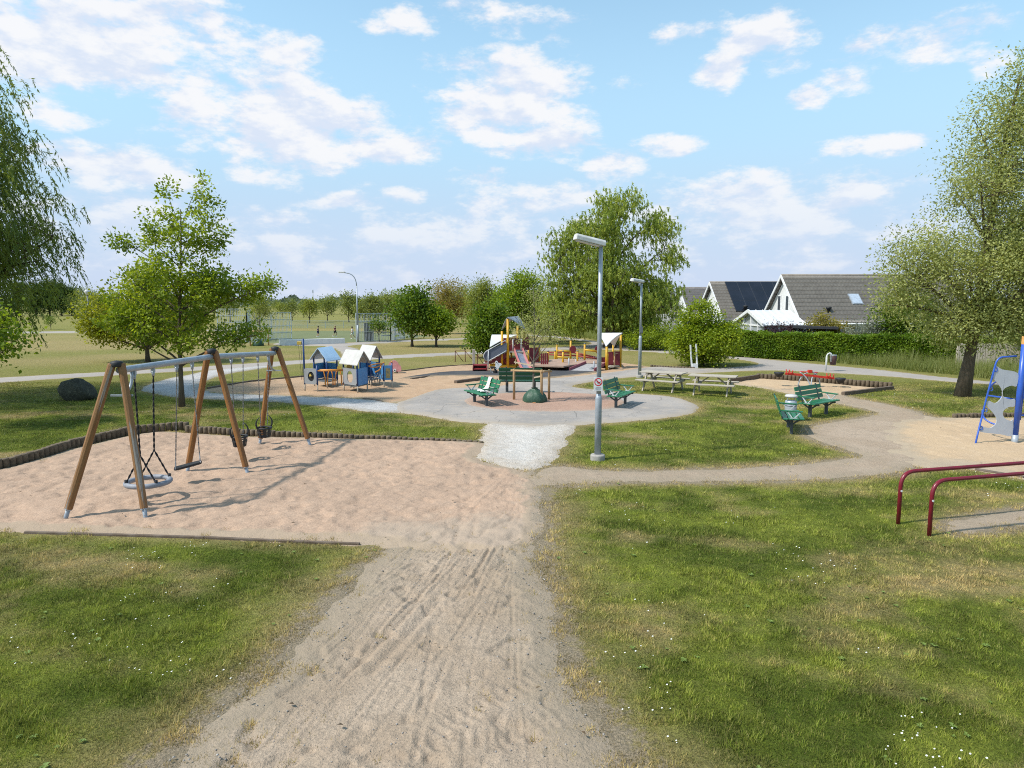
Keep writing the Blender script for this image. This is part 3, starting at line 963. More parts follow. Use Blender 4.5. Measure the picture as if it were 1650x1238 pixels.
M_BIN = mat('bin_silver', (0.42, 0.45, 0.48), 0.4, (0.37, 0.40, 0.43), 5, metal=0.3)
M_BAG = mat('green_water_bag', (0.034, 0.085, 0.05), 0.5, (0.024, 0.066, 0.038), 7, col3=(0.075, 0.13, 0.09), bump=0.5, bscale=12)
M_JACKET = mat('white_cloth', (0.70, 0.67, 0.64), 0.9, (0.55, 0.50, 0.47), 12, bump=0.6, bscale=20)
M_BOULDER = mat('dark_boulder', (0.06, 0.058, 0.042), 0.95, (0.04, 0.039, 0.028), 5, col3=(0.11, 0.105, 0.07), bump=1.0, bscale=18)
M_RUST = mat('rusty_rail', (0.17, 0.05, 0.035), 0.6)
M_LAMP = mat('lamp_housing', (0.62, 0.61, 0.59), 0.5, (0.50, 0.49, 0.47), 6, dirt=(0.30, 0.27, 0.24))
M_DIFF = mat('lamp_diffuser', (0.55, 0.55, 0.52), 0.3)
M_SIGNRED = mat('sign_red', (0.62, 0.02, 0.035), 0.45)
M_SIGNGREY = mat('sign_grey', (0.40, 0.40, 0.43), 0.6)
M_SIGNBLK = mat('sign_black', (0.05, 0.05, 0.05), 0.5)


def arc(p0, p1, p2, k=7):
    """quadratic bend"""
    p0, p1, p2 = Vector(p0), Vector(p1), Vector(p2)
    return [p0 * (1 - t) ** 2 + p1 * 2 * t * (1 - t) + p2 * t * t for t in (i / (k - 1) for i in range(k))]


def oriented(o, p, q):
    """stand a part modelled along +Z so that it runs from p to q"""
    d = Vector(q) - Vector(p)
    o.location = p
    o.rotation_mode = 'QUATERNION'
    o.rotation_quaternion = d.to_track_quat('Z', 'Y')
    return o


# ------------------------------------------------------------------ swing frame
feet = [((106.5, 836.5), (234.5, 836)), ((302, 763), (399, 766)), ((418.7, 717), (499, 718))]
apex_px = [((188, 584.5), 0.30), ((341, 564.5), 0.1), ((443, 560.5), 0.0)]
FR = []
for (l, r), ((u, v), lean) in zip(feet, apex_px):
    a, c = g(*l), g(*r)
    FR.append((a, c, at(u, v, (a.y + c.y) / 2 + lean)))
root = thing('swing_frame', 'long swing frame of three A shaped brown timber legs under a grey steel beam', 'swing frame', (FR[1][0] + FR[1][1]) / 2)
O = root.location.copy()
for k, (a, c, t) in enumerate(FR):
    ax = (FR[min(k + 1, 2)][2] - FR[max(k - 1, 0)][2]).normalized()
    for foot, sgn in ((a, -1), (c, 1)):
        side = (c - a).normalized() * 0.055 * sgn
        top = t + side + Vector((0, 0, -0.02)) - ax * 0.03 * (1 if sgn < 0 else -1)
        foot = foot + Vector((0, 0, 0.03))
        d = (top - foot)
        L = d.length
        b0 = foot + d * (0.13 / L)
        mb = MB()
        n8, rad = 8, 0.062
        mb.lathe((0, 0, 0), [(rad * 0.82, 0), (rad, 0.02), (rad, L - 0.16), (rad * 0.95, L - 0.13)], 10, smooth=False)
        p = mb.build('post', M_POSTW if k == 0 else M_POST, root, bevel=0.004)
        oriented(p, b0 - O, top - O)
        f = MB().tube([(0, 0, -0.34), (0, 0, 0.06)], 0.034, 12).tube([(0, 0, 0.0), (0, 0, 0.012)], 0.058, 12)
        f.build('metal_foot', M_STEEL, p)
    MB().lathe(t + Vector((0, 0, -0.05)), [(0.085, -0.02), (0.095, 0.0), (0.095, 0.05), (0.08, 0.07), (0.02, 0.085)], 14).build('cap', M_BLACK, root, world=root)
BEAM = []
for k in (0, 1):
    p, q = FR[k][2] + Vector((0, 0, -0.13)), FR[k + 1][2] + Vector((0, 0, -0.13))
    d = (q - p).normalized()
    MB().tube([p + d * 0.03, p + d * 0.16, q - d * 0.16, q - d * 0.03], [0.052, 0.056, 0.056, 0.052], 16).build('beam', M_STEEL, root, world=root)
    BEAM.append((p, q, d))
for k, v in ((0, 1), (2, -1)):
    p = FR[k][2] + Vector((0, 0, -0.13))
    d = BEAM[0 if k == 0 else 1][2] * v
    mb = MB()
    w = (FR[k][1] - FR[k][0]).normalized()
    low = p + Vector((0, 0, -0.42)) + d * 0.08
    mb.tube(arc(p + d * 0.34 + Vector((0, 0, -0.04)), p + d * 0.36 + Vector((0, 0, -0.36)), low), 0.024, 10)
    mb.bar(low - w * 0.19, low + w * 0.17, 0.03, 0.03)
    mb.build('brace', M_STEEL, root, world=root)


def hook(f, k):
    p, q, d = BEAM[k]
    c = p + (q - p) * f
    mb = MB().box(c + Vector((0, 0, -0.085)), (0.055, 0.055, 0.07)).tube([c + Vector((0, 0, -0.10)), c + Vector((0, 0, -0.19))], [0.03, 0.022], 10)
    mb.build('hanger', M_STEEL, root, world=root)
    return c + Vector((0, 0, -0.19))


def onbeam(k, y):
    p, q, d = BEAM[k]
    return (y - p.y) / (q.y - p.y)


def links(mb, p, q, n=None):
    """chain as alternating flat links"""
    p, q = Vector(p), Vector(q)
    L = (q - p).length
    n = n or int(L / 0.045)
    d = (q - p) / n
    for i in range(n):
        a, b = p + d * (i - 0.08), p + d * (i + 1.08)
        mb.bar(a, b, 0.021 if i % 2 else 0.008, 0.008 if i % 2 else 0.021, up=(0, 1, 0))


def twist(mb, p, q):
    """laid rope: two strands wound round each other"""
    p, q = Vector(p), Vector(q)
    d = q - p
    n = max(6, int(d.length / 0.03))
    x = d.cross(Vector((0, 1, 0.1))).normalized()
    y = d.cross(x).normalized()
    for ph in (0, math.pi):
        mb.tube([p + d * (i / n) + (x * math.cos(i * 0.9 + ph) + y * math.sin(i * 0.9 + ph)) * 0.008 for i in range(n + 1)], 0.010, 5)


def beam_at(k, u):
    """fraction along a beam where it is sighted at u"""
    p, q, d = BEAM[k]
    lo, hi = 0.0, 1.0
    for _ in range(40):
        m = (lo + hi) / 2
        c = p + (q - p) * m
        uu = CX + F * c.x / (c.y * ct + (HC - c.z) * st)
        lo, hi = (m, hi) if uu < u else (lo, m)
    return lo


# ring swing
f1, f2 = beam_at(0, 215.6), beam_at(0, 246)
h1, h2 = hook(f1, 0), hook(f2, 0)
rc = at(239, 776.5, (h1.y + h2.y) / 2)
t = thing('ring_swing', 'round grey ring swing on black ropes nearest the camera in the swing frame', 'swing', (rc.x, rc.y, 0))
MB().tube([rc + Vector((0.345 * math.cos(a), 0.345 * math.sin(a), 0)) for a in (i * math.pi / 16 for i in range(32))], 0.046, 10, closed=True).build('ring', M_RING, t, world=t)
for h in (h1, h2):
    s = -1 if h is h1 else 1
    mid = Vector((h.x + (rc.x - h.x) * 0.7, h.y + (rc.y + s * 0.2 - h.y) * 0.72, rc.z + 0.52))
    mb = MB()
    twist(mb, h, mid)
    for ss in (-1, 1):
        a = math.atan2(s * 0.8, ss * 0.9)
        e = rc + Vector((0.345 * math.cos(a), 0.345 * math.sin(a), 0.04))
        twist(mb, mid, e)
        mb.tube([e + Vector((0, 0, 0.05)), e + Vector((0, 0, -0.06))], 0.028, 8)
    mb.build('rope', M_ROPE, t, world=t)
    net = MB()
net = MB()
for i in range(7):
    a = i * math.pi / 3.5
    net.tube([rc + Vector((0.33 * math.cos(a), 0.33 * math.sin(a), 0)), rc + Vector((0.33 * math.cos(a + 2.7), 0.33 * math.sin(a + 2.7), -0.02))], 0.006, 4)

# plank swing
f1, f2 = beam_at(0, 284), beam_at(0, 309)
h1, h2 = hook(f1, 0), hook(f2, 0)
sc_ = at(303, 752, (h1.y + h2.y) / 2)
t = thing('plank_swing', 'flat black rubber plank swing on chains beside the ring swing', 'swing', (sc_.x, sc_.y, 0))
dirv = Vector((0.30, 0.16, 0.06)).normalized()
nrm = Vector((dirv.y, -dirv.x, 0)).normalized()
poly = []
for a in range(20):
    th = a * math.pi / 10
    cx_, cy_ = math.cos(th), math.sin(th)
    poly.append(sc_ + dirv * 0.25 * math.copysign(abs(cx_) ** 0.5, cx_) + nrm * 0.105 * math.copysign(abs(cy_) ** 0.5, cy_))
MB().prism(poly, (0, 0, 0.045)).build('seat', M_BLACK, t, world=t, bevel=0.008)
for h, s in ((h1, -1), (h2, 1)):
    e = sc_ + dirv * 0.22 * s
    mid = h + (e - h) * 0.9
    mb = MB()
    links(mb, h, mid)
    for q in (-1, 1):
        links(mb, mid, e + nrm * 0.08 * q + Vector((0, 0, 0.03)))
    mb.build('chain', M_CHAIN, t, world=t)

# cradle seats
for (ya, yb, px_, lab) in ((372, 391, (386, 707), 'black rubber cradle swing half hidden by the middle timber leg'), (415, 432, (426, 693), 'black rubber cradle swing farthest from the ring swing')):
    h1, h2 = hook(beam_at(1, ya), 1), hook(beam_at(1, yb), 1)
    c = at(px_[0], px_[1], (h1.y + h2.y) / 2)
    t = thing('cradle_swing', lab, 'swing', (c.x, c.y, 0))
    mb = MB()
    # bucket: floor, sides with leg holes, raised front horns
    mb.tube([c + Vector((0.16 * math.cos(a), 0.17 * math.sin(a), 0.05)) for a in (i * math.pi / 8 for i in range(16))], 0.024, 8, closed=True)
    mb.tube([c + Vector((0.145 * math.cos(a), 0.155 * math.sin(a), -0.05)) for a in (i * math.pi / 8 for i in range(16))], 0.014, 8, closed=True)
    mb.prism([c + Vector((0.12 * math.cos(a), 0.13 * math.sin(a), -0.17)) for a in (i * math.pi / 6 for i in range(12))], (0, 0, 0.03))
    for a in (0.35, 1.2, 1.95, 2.8, 3.6, 4.2, 5.2, 5.9):
        p, q = c + Vector((0.12 * math.cos(a), 0.13 * math.sin(a), -0.17)), c + Vector((0.16 * math.cos(a), 0.17 * math.sin(a), 0.06))
        mb.bar(p, q, 0.055, 0.02, up=(math.cos(a), math.sin(a), 0))
    mb.build('seat', M_BLACK, t, world=t, bevel=0.004)
    for s, h in ((-1, h1), (1, h2)):
        mb = MB()
        mb.tube(arc(c + Vector((0.10 * s, 0.16 * s, 0.06)), c + Vector((0.17 * s, 0.2 * s, 0.20)), c + Vector((0.05 * s, 0.15 * s, 0.33))), [0.022, 0.022, 0.02, 0.018, 0.016, 0.012, 0.008], 8)
        mb.build('horn', M_BLACK, t, world=t)
        mb = MB()
        links(mb, h, c + Vector((0.02 * s, 0.165 * s, 0.10)))
        mb.build('chain', M_CHAIN, t, world=t)


# ------------------------------------------------------------------ palisade edgings of short logs
def polyline(pts, step):
    P = [Vector(p) for p in pts]
    out, carry = [], 0.0
    for a, b in zip(P, P[1:]):
        L = (b - a).length
        s = carry
        while s < L:
            out.append((a + (b - a) * (s / L), (b - a).normalized()))
            s += step
        carry = s - L
    return out


def palisade(label, pts, h, r, step, h_end=None, seed=1):
    rnd = random.Random(seed)
    P = polyline(pts, step)
    P = P[:98]
    root = thing('log_edging', label, 'edging', P[len(P) // 2][0], group='low log edgings round the sand pits')
    for i, (p, d) in enumerate(P):
        hh = (h + (h_end - h) * i / len(P) if h_end is not None else h) + rnd.uniform(-0.012, 0.014)
        q = p - root.location
        MB().lathe((q.x, q.y, -0.05), [(r, 0), (r * rnd.uniform(.97, 1.03), 0.05 + hh - 0.02), (r * 0.88, 0.05 + hh)], 9).build('log', M_LOG, root)
    return root


pit = smooth_poly([g(-70, 770), g(0, 757), g(60, 741), g(120, 722), g(175, 709), g(225, 698.5), g(296, 697)], 8)[:-8]
palisade('curved run of dark log edging at the left corner of the swing pit', [(p[0], p[1], 0) for p in pit if p[1] > 12], 0.22, 0.075, 0.152, seed=2)
palisade('straight row of short log edging along the grass behind the swings', [g(303, 697.3), g(400, 702.5), g(500, 705.5), g(600, 708), g(700, 710.5), g(776, 714)], 0.20, 0.07, 0.142, 0.04, seed=3)
palisade('log edging behind the seesaw', [g(1222, 611), g(1300, 615.5), g(1395, 623.5), g(1438, 627)], 0.26, 0.085, 0.17, seed=4)
palisade('short run of log edging by the blue climbing frame', [g(1538, 674), g(1600, 672), g(1680, 671), g(1760, 673)], 0.13, 0.07, 0.14, seed=5)
palisade('faint low log edging beyond the far lamp', [g(1050, 591), g(1082, 593.5), g(1118, 594.5)], 0.10, 0.08, 0.17, seed=6)


def sleeper(name, label, pts, w, h, m=None, cat='edging'):
    root = thing(name, label, cat, Vector(pts[0]))
    mb = MB()
    for a, b in zip(pts, pts[1:]):
        mb.bar(Vector(a) + Vector((0, 0, h / 2 - 0.03)), Vector(b) + Vector((0, 0, h / 2 - 0.03)), w, h)
    mb.build('board', m or M_TIMBER, root, world=root, bevel=0.01)
    return root


sleeper('timber_edging', 'dark timber edging between the swing sand and the near lawn', [g(40, 859.5), g(330, 868), g(470, 874.5), g(580, 878.5)], 0.05, 0.066)
sleeper('timber_edging', 'timber edging running from the picnic tables up to the seesaw logs', [g(1176, 618), g(1222, 611)], 0.12, 0.24)
sleeper('timber_edging', 'low timber edging closing the near right corner of the seesaw sand', [g(1358, 637.5), g(1438, 627.5)], 0.14, 0.17)
sleeper('timber_edging', 'dark timber edging at the back left of the playhouse sand', [g(335, 627), g(352, 624), g(404, 615.5), g(489, 607.5)], 0.10, 0.10)
sleeper('timber_edging', 'thin timber edging behind the pink rocker', [g(640, 599.5), g(704, 591.5), g(763, 588)], 0.08, 0.08)
sleeper('timber_edging', 'worn timber edging where white gravel meets the playhouse sand', [g(585, 643.5), g(600, 644.5), g(616, 648.5)], 0.09, 0.08)
sleeper('timber_edging', 'timber edging of the sand behind the red bars', [g(1572, 757.5), g(1650, 771), g(1700, 778)], 0.10, 0.07)
sleeper('timber_beam', 'dark square timber lying on the sand behind the bench with the jacket', [g(734, 618.5), g(785, 611.5)], 0.17, 0.17, cat='beam')
sleeper('timber_beam', 'low thin timber lying on the sand left of the dark rubber', [g(662, 611.5), g(706, 605)], 0.10, 0.09, cat='beam')


# ------------------------------------------------------------------ benches
def bench_proto():
    t = thing('park_bench', '', 'bench')
    L = 1.55
    for k in range(4):
        MB().box((0, -0.16 + k * 0.135, 0.44 + (0.012 if k == 3 else 0) - 0.006 * (k == 0)), (L, 0.118, 0.036)).build('seat_slat', M_GREEN, t, bevel=0.006)
    ang_ = R(17)
    for k in range(3):
        z = 0.56 + k * 0.145
        y = -0.24 - (z - 0.46) * math.tan(ang_)
        MB().box((0, y, z), (L, 0.034, 0.125), m=Matrix.Rotation(ang_, 3, 'X')).build('back_slat', M_GREEN, t, bevel=0.006)
    for sx in (-0.5, 0.5):
        mb = MB()
        mb.box((sx, 0.02, 0.20), (0.10, 0.075, 0.46))
        mb.bar((sx, -0.24, 0.405), (sx, 0.30, 0.405), 0.05, 0.045)
        mb.bar((sx, -0.215, 0.41), (sx, -0.385, 0.95), 0.05, 0.03)
        mb.bar((sx, 0.02, 0.25), (sx, 0.22, 0.40), 0.04, 0.04)
        mb.bar((sx, 0.02, 0.25), (sx, -0.20, 0.40), 0.04, 0.04)
        mb.build('leg', M_LEG, t, bevel=0.004)
    for sx in (-0.72, 0.72):
        a = MB().bar((sx, -0.27, 0.655), (sx, 0.26, 0.64), 0.07, 0.032).build('armrest', M_GREEN, t, bevel=0.006)
        mb = MB()
        mb.bar((sx, 0.06, 0.455), (sx, 0.20, 0.625), 0.045, 0.022)
        mb.bar((sx, 0.02, 0.455), (sx, -0.12, 0.635), 0.045, 0.022)
        mb.bar((sx, -0.05, 0.46), (sx, 0.13, 0.46), 0.05, 0.015)
        mb.bar((sx, -0.14, 0.63), (sx, 0.22, 0.62), 0.045, 0.014)
        mb.build('bracket', M_BRACKET, a)
    return t


def facing(nx, ny):
    return math.atan2(-nx, ny)     # local +Y turned to (nx, ny)


bench = bench_proto()
spots = [((775, 653.5), (-0.89, -0.45), 'green slatted bench left of the staked sapling with a white jacket over it'),
         ((839, 634), (0.04, 1.0), 'dark green bench seen from behind beyond the watering bag'),
         ((999, 655.5), (0.89, -0.45), 'green bench just right of the lamp post sign on the red grit'),
         ((1317, 670), (0.62, -0.78), 'green bench facing the sand directly right of the silver litter bin'),
         ((1271, 694), (0.95, -0.30), 'green bench seen end on in front of the silver litter bin')]
for i, (px_, nf, lab) in enumerate(spots):
    o = bench if i == 0 else copy_tree(bench)
    o.location = g(*px_)
    o.rotation_euler = (0, 0, facing(*nf))
    tag(o, lab, 'bench', 'green slatted park benches')
    if i == 1:
        for ch in kids(o):
            if 'slat' in ch.name:
                ch.data = ch.data.copy()
                ch.data.materials[0] = M_GREEN_D
        o.scale = (1.06, 1, 1.12)

# jacket thrown over the first bench's back
bM = Matrix.Translation(g(775, 653.5)) @ Matrix.Rotation(facing(-0.89, -0.45), 4, 'Z')
prof = [(-0.47, 0.70), (-0.455, 0.80), (-0.42, 0.905), (-0.385, 0.935), (-0.335, 0.90), (-0.29, 0.78), (-0.24, 0.63), (-0.17, 0.52), (-0.05, 0.485), (0.06, 0.485)]
rnd = random.Random(3)
vs, nn = [], 9
for i, (y, z) in enumerate(prof):
    wd = 0.10 + 0.055 * math.sin(i * 0.9) + 0.012 * i
    for j in range(nn):
        s = j / (nn - 1) * 2 - 1
        fold = 0.022 * math.sin(s * 7 + i * 0.8) + rnd.uniform(-0.008, 0.008)
        vs.append(bM @ Vector((0.02 + s * wd - 0.02 * i * 0.4, y + 0.012, z + 0.03 + fold)))
fs = [(i * nn + j, i * nn + j + 1, (i + 1) * nn + j + 1, (i + 1) * nn + j) for i in range(len(prof) - 1) for j in range(nn - 1)]
mb = MB().add(vs, fs, True)
o = mb.build('jacket', M_JACKET)
so_ = o.modifiers.new('solid', 'SOLIDIFY')
so_.thickness = 0.02
sub = o.modifiers.new('sub', 'SUBSURF')
sub.levels = sub.render_levels = 2
tag(o, 'crumpled white jacket left over the back of a green bench', 'jacket')


# ------------------------------------------------------------------ picnic tables
def picnic():
    t = thing('picnic_table', '', 'picnic table')
    L = 1.74
    for k in range(5):
        MB().box((0, -0.30 + k * 0.15, 0.72), (L, 0.138, 0.04)).build('top_plank', M_OLDWOOD, t, bevel=0.006)
    for sy in (-1, 1):
        for q in (0, 1):
            MB().box((0, sy * (0.60 + q * 0.145), 0.44), (L, 0.135, 0.04)).build('seat_plank', M_OLDWOOD, t, bevel=0.006)
    for sx in (-0.60, 0.60):
        for sy in (-1, 1):
            MB().bar((sx, sy * 0.66, -0.02), (sx, sy * 0.20, 0.70), 0.05, 0.10, up=(0, 1, 0.3)).build('leg', M_OLDWOOD, t, bevel=0.005)
        MB().box((sx + 0.052, 0, 0.385), (0.045, 1.46, 0.10)).build('cross_beam', M_OLDWOOD, t, bevel=0.005)
        MB().box((sx + 0.052, 0, 0.655), (0.045, 0.70, 0.085)).build('top_beam', M_OLDWOOD, t, bevel=0.005)
        MB().bar((sx - 0.02 * math.copysign(1, sx), 0, 0.36), (sx * 0.25, 0, 0.67), 0.07, 0.045).build('brace', M_OLDWOOD, t)
    return t


tab = picnic()
for i, (ctr, axis_, lab) in enumerate((((1068, 629), (1.30, -0.82), 'weathered grey picnic table nearer the far lamp post'), ((1148, 636), (1.33, -0.62), 'weathered grey picnic table nearer the seesaw'))):
    o = tab if i == 0 else copy_tree(tab)
    o.location = g(*ctr)
    o.rotation_euler = (0, 0, math.atan2(axis_[1], axis_[0]))
    tag(o, lab, 'picnic table', 'grey wooden picnic tables')


# ------------------------------------------------------------------ lamps
def lamp(name, label, base, H, r, head_dir, joint, foot=True):
    t = thing(name, label, 'street lamp', g(*base), group='grey lamp posts in the park')
    MB().tube([(0, 0, 0), (0, 0, joint - 0.06), (0, 0, joint + 0.05)], [r * 1.45, r * 1.4, r], 18).build('lower_post', M_STEEL, t)
    MB().tube([(0, 0, joint), (0, 0, H)], [r, r * 0.82], 16).build('upper_post', M_STEEL, t)
    if foot:
        MB().lathe((0, 0, 0), [(0.165, -0.1), (0.165, 0.10), (0.15, 0.125), (0.09, 0.13)], 20).build('concrete_foot', M_CONC, t, bevel=0.008)
    d = Vector(head_dir).normalized()
    s = Vector((-d.y, d.x, 0))
    up = d.cross(s)
    if up.z < 0:
        up = -up
    c = Vector((0, 0, H)) + d * 0.24
    l0, l1 = -0.31, 0.37
    prof = [(-0.12, -0.02), (0.12, -0.02), (0.115, 0.075), (0.07, 0.125), (-0.07, 0.125), (-0.115, 0.075)]
    pol0 = [c + d * l0 + s * a + up * (b * 0.9) for a, b in prof]
    hd = MB().prism(pol0, d * (l1 - l0)).build('lamp_head', M_LAMP, t, bevel=0.012)
    MB().box((0, 0, 0), (0.54, 0.17, 0.02), m=Matrix((d, s, up)).transposed()).build('diffuser', M_DIFF, hd).location = c + d * 0.04 - up * 0.032
    return t


l1 = lamp('street_lamp', 'tall grey lamp post on a concrete foot carrying a no dogs sign', (963, 741), 4.72, 0.052, (-0.95, -0.25, 0.20), 1.44)
l2 = lamp('street_lamp', 'grey lamp post behind the picnic tables', (1030.5, 608.5), at(1033, 455, g(1030.5, 608.5).y).z, 0.055, (-0.80, -0.5, 0.10), 1.9)
MB().box((0.02, -0.07, 2.23), (0.14, 0.10, 0.28)).build('junction_box', M_STEEL_D, l2, bevel=0.01)
MB().box((-0.03, -0.06, 2.08), (0.08, 0.06, 0.05)).build('junction_box', M_STEEL_D, l2, bevel=0.01)
sleeper('concrete_slab', 'small pale slab in the grass at the foot of the far lamp post', [g(1031, 614.5), g(1046, 614.2)], 0.35, 0.10, M_CONC, cat='slab')

# the sign, on the camera side of the near post
b1 = g(963, 741)
sc_ = at(964, 619.5, b1.y - 0.085)
t = thing('no_dogs_sign', 'small white sign with a red ring and slash on the near lamp post', 'sign', sc_)
MB().box((0, 0, 0), (0.20, 0.008, 0.30)).build('plate', M_WHITE, t, bevel=0.003)
rc = Vector((0, -0.006, 0.045))
ring = MB()
vs, fs = [], []
for i in range(32):
    a = i * math.pi / 16
    for rr_ in (0.068, 0.088):
        vs.append((rr_ * math.cos(a), -0.0065, 0.052 + rr_ * math.sin(a)))
for i in range(32):
    fs.append((2 * i, 2 * i + 1, (2 * i + 3) % 64, (2 * i + 2) % 64))
ring.add(vs, fs)
ring.bar((-0.052, -0.0075, 0.104), (0.052, -0.0075, 0.0), 0.004, 0.018, up=(0.7, 0, 0.7))
ring.build('red_ring', M_SIGNRED, t)
dog = MB()
dog.box((0.012, -0.0055, 0.040), (0.060, 0.002, 0.024)).box((-0.022, -0.0055, 0.060), (0.024, 0.002, 0.022)).box((-0.036, -0.0055, 0.056), (0.014, 0.002, 0.010))
for x in (-0.012, 0.0, 0.028, 0.038):
    dog.box((x, -0.0055, 0.018), (0.006, 0.002, 0.026))
dog.bar((0.040, -0.0055, 0.048), (0.054, -0.0055, 0.068), 0.002, 0.006)
dog.build('dog_symbol', M_SIGNBLK, t)
ln = MB()
for z, w in ((-0.062, 0.11), (-0.083, 0.13), (-0.108, 0.12), (-0.124, 0.09)):
    ln.box((0, -0.0055, z), (w, 0.002, 0.011 if z > -0.1 else 0.006))
ln.build('text_lines', M_SIGNGREY, t)
cl = MB()
for z in (-0.1, 0.1):
    cl.lathe((0, 0.085, z), [(0.062, -0.012), (0.062, 0.012)], 14)
cl.build('clamp', M_STEEL_D, t)

# far curved lamp
fb = g(577, 551.5)
t = thing('street_lamp', 'tall slim lamp post with a curved arm beside the ball court', 'street lamp', fb, group='grey lamp posts in the park')
top = at(576, 444, fb.y) - fb
MB().tube([(0, 0, 0), (0, 0, 1.5)], 0.085, 10).tube([(0, 0, 1.5), (0, 0, top.z - 0.9)], [0.07, 0.05], 10).build('post', M_STEEL, t)
MB().tube(arc((0, 0, top.z - 0.95), (0, 0, top.z + 0.15), (-0.9, 0, top.z + 0.22)) + [(-1.05, 0, top.z + 0.24)], 0.04, 8).build('arm', M_STEEL, t)
MB().box((-1.25, 0, top.z + 0.27), (0.55, 0.22, 0.12)).build('lamp_head', M_LAMP, t, bevel=0.02)
fb = g(145.5, 541.5)
t = thing('street_lamp', 'dark thin lamp post by the far white path left of the bushes', 'street lamp', fb, group='grey lamp posts in the park')
MB().tube([(0, 0, 0), (0, 0, 4.2)], 0.07, 8).build('post', M_STEEL_D, t)
MB().lathe((0, 0, 4.2), [(0.12, 0), (0.22, 0.25), (0.25, 0.45), (0.1, 0.55)], 12).build('lamp_head', M_LAMP, t)

# ------------------------------------------------------------------ litter bins
bb = g(1273, 679)
t = thing('litter_bin', 'silver round litter bin with a flat hood between two green benches', 'litter bin', bb)
MB().lathe((0, 0, 0), [(0.13, 0), (0.165, 0.03), (0.165, 0.60), (0.15, 0.62)], 24).build('body', M_BIN, t)
MB().lathe((0, 0, 0.24), [(0.168, 0), (0.172, 0.015), (0.168, 0.03)], 24).lathe((0, 0, 0.46), [(0.168, 0), (0.172, 0.015), (0.168, 0.03)], 24).build('band', M_STEEL_D, t)
mb = MB()
for a in range(4):
    mb.tube([(0.14 * math.cos(a * 1.57 + .4), 0.14 * math.sin(a * 1.57 + .4), 0.58), (0.14 * math.cos(a * 1.57 + .4), 0.14 * math.sin(a * 1.57 + .4), 0.74)], 0.012, 6)
mb.build('stay', M_STEEL, t)
MB().lathe((0, 0, 0.72), [(0.175, 0), (0.18, 0.04), (0.15, 0.07), (0.05, 0.085)], 24).build('hood', M_ROOFW, t)

bb = g(1336, 598.5)
t = thing('litter_bin', 'small brown litter bin hung on a bent steel hoop beside the footpath', 'litter bin', bb)
mb = MB()
for dy in (-0.12, 0.12):
    mb.tube([(-0.17 + dy * 0.6, dy, 0)] + [(-0.17 + dy * .6, dy, 0.72)] + arc((-0.17 + dy * .6, dy, 0.72), (-0.1 + dy * .6, dy, 1.02), (0.06 + dy * .6, dy, 0.88), 8) + [(0.08 + dy * .6, dy, 0.5)], 0.028, 8)
mb.build('hoop', M_WHITE, t)
MB().lathe((0.17, 0, 0.33), [(0.12, 0), (0.15, 0.02), (0.17, 0.45), (0.15, 0.47)], 16).build('bucket', mat('bin_brown', (0.085, 0.04, 0.04), 0.5), t)
MB().lathe((0.17, 0, 0.80), [(0.172, 0), (0.172, 0.04)], 16).build('rim', M_STEEL, t)

# ------------------------------------------------------------------ seesaw
bb = g(1304, 624.5)
t = thing('seesaw', 'red seesaw with black cup seats on arched steel legs', 'seesaw', bb)
pv = at(1306.5, 598.5, bb.y + 0.0) - bb
for (x0, y0, s) in ((-0.42, -0.18, 1), (0.46, -0.18, -1)):
    for yy in (0, 0.42):
        pass
lg = [((-0.46, 0.05, 0), (-0.40, 0.05, 0.55), (-0.02, 0.02, 0.64)), ((-0.02, -0.16, 0), (-0.05, -0.05, 0.40), (-0.42, 0.02, 0.645)), ((0.02, -0.16, 0), (0.02, 0.0, 0.55), (0.32, 0.06, 0.60)), ((0.47, 0.05, 0), (0.44, 0.05, 0.52), (0.10, 0.04, 0.64))]
for p0, p1, p2 in lg:
    MB().tube(arc(p0, p1, p2, 9), 0.026, 8).build('leg', M_STEEL, t)
MB().tube([(-0.42, 0.02, 0.65), (0.34, 0.06, 0.61)], 0.028, 8).box((0, 0.02, 0.66), (0.16, 0.14, 0.13)).build('pivot', M_RED, t, bevel=0.01)
e0, e1 = at(1257, 603, bb.y) - bb, at(1352, 611.5, bb.y) - bb
e0.y, e1.y = 0.12, -0.12
m0 = e0.lerp(e1, 0.5)
bp = MB().bar(e0.lerp(e1, 0.1) + Vector((0, 0, .03)), m0 + Vector((0, 0, 0.05)), 0.06, 0.09).bar(m0 + Vector((0, 0, 0.05)), e0.lerp(e1, 0.9) + Vector((0, 0, .03)), 0.06, 0.09)
plank = bp.build('plank', M_RED, t, bevel=0.008)
for e, s in ((e0, 1), (e1, -1)):
    MB().lathe(e + Vector((0, 0, -0.12)), [(0.03, -0.03), (0.11, 0.0), (0.19, 0.13), (0.20, 0.19), (0.16, 0.17)], 14).build('seat', M_BLACK, t)
    hx = e + (e1 - e0) * (0.14 * s)
    hb = MB()
    for dd in (0, 0.14):
        q = hx + (e1 - e0).normalized() * dd * s
        hb.tube([q + Vector((0, -0.16, 0.20)), q + Vector((0, -0.10, 0.06)), q + Vector((0, 0.10, 0.06)), q + Vector((0, 0.16, 0.20))], 0.022, 6)
    hb.bar(hx + Vector((0, 0, 0.05)), hx + (e1 - e0).normalized() * 0.2 * s + Vector((0, 0, 0.1)), 0.16, 0.03)
    hb.build('handle', M_RED, t)

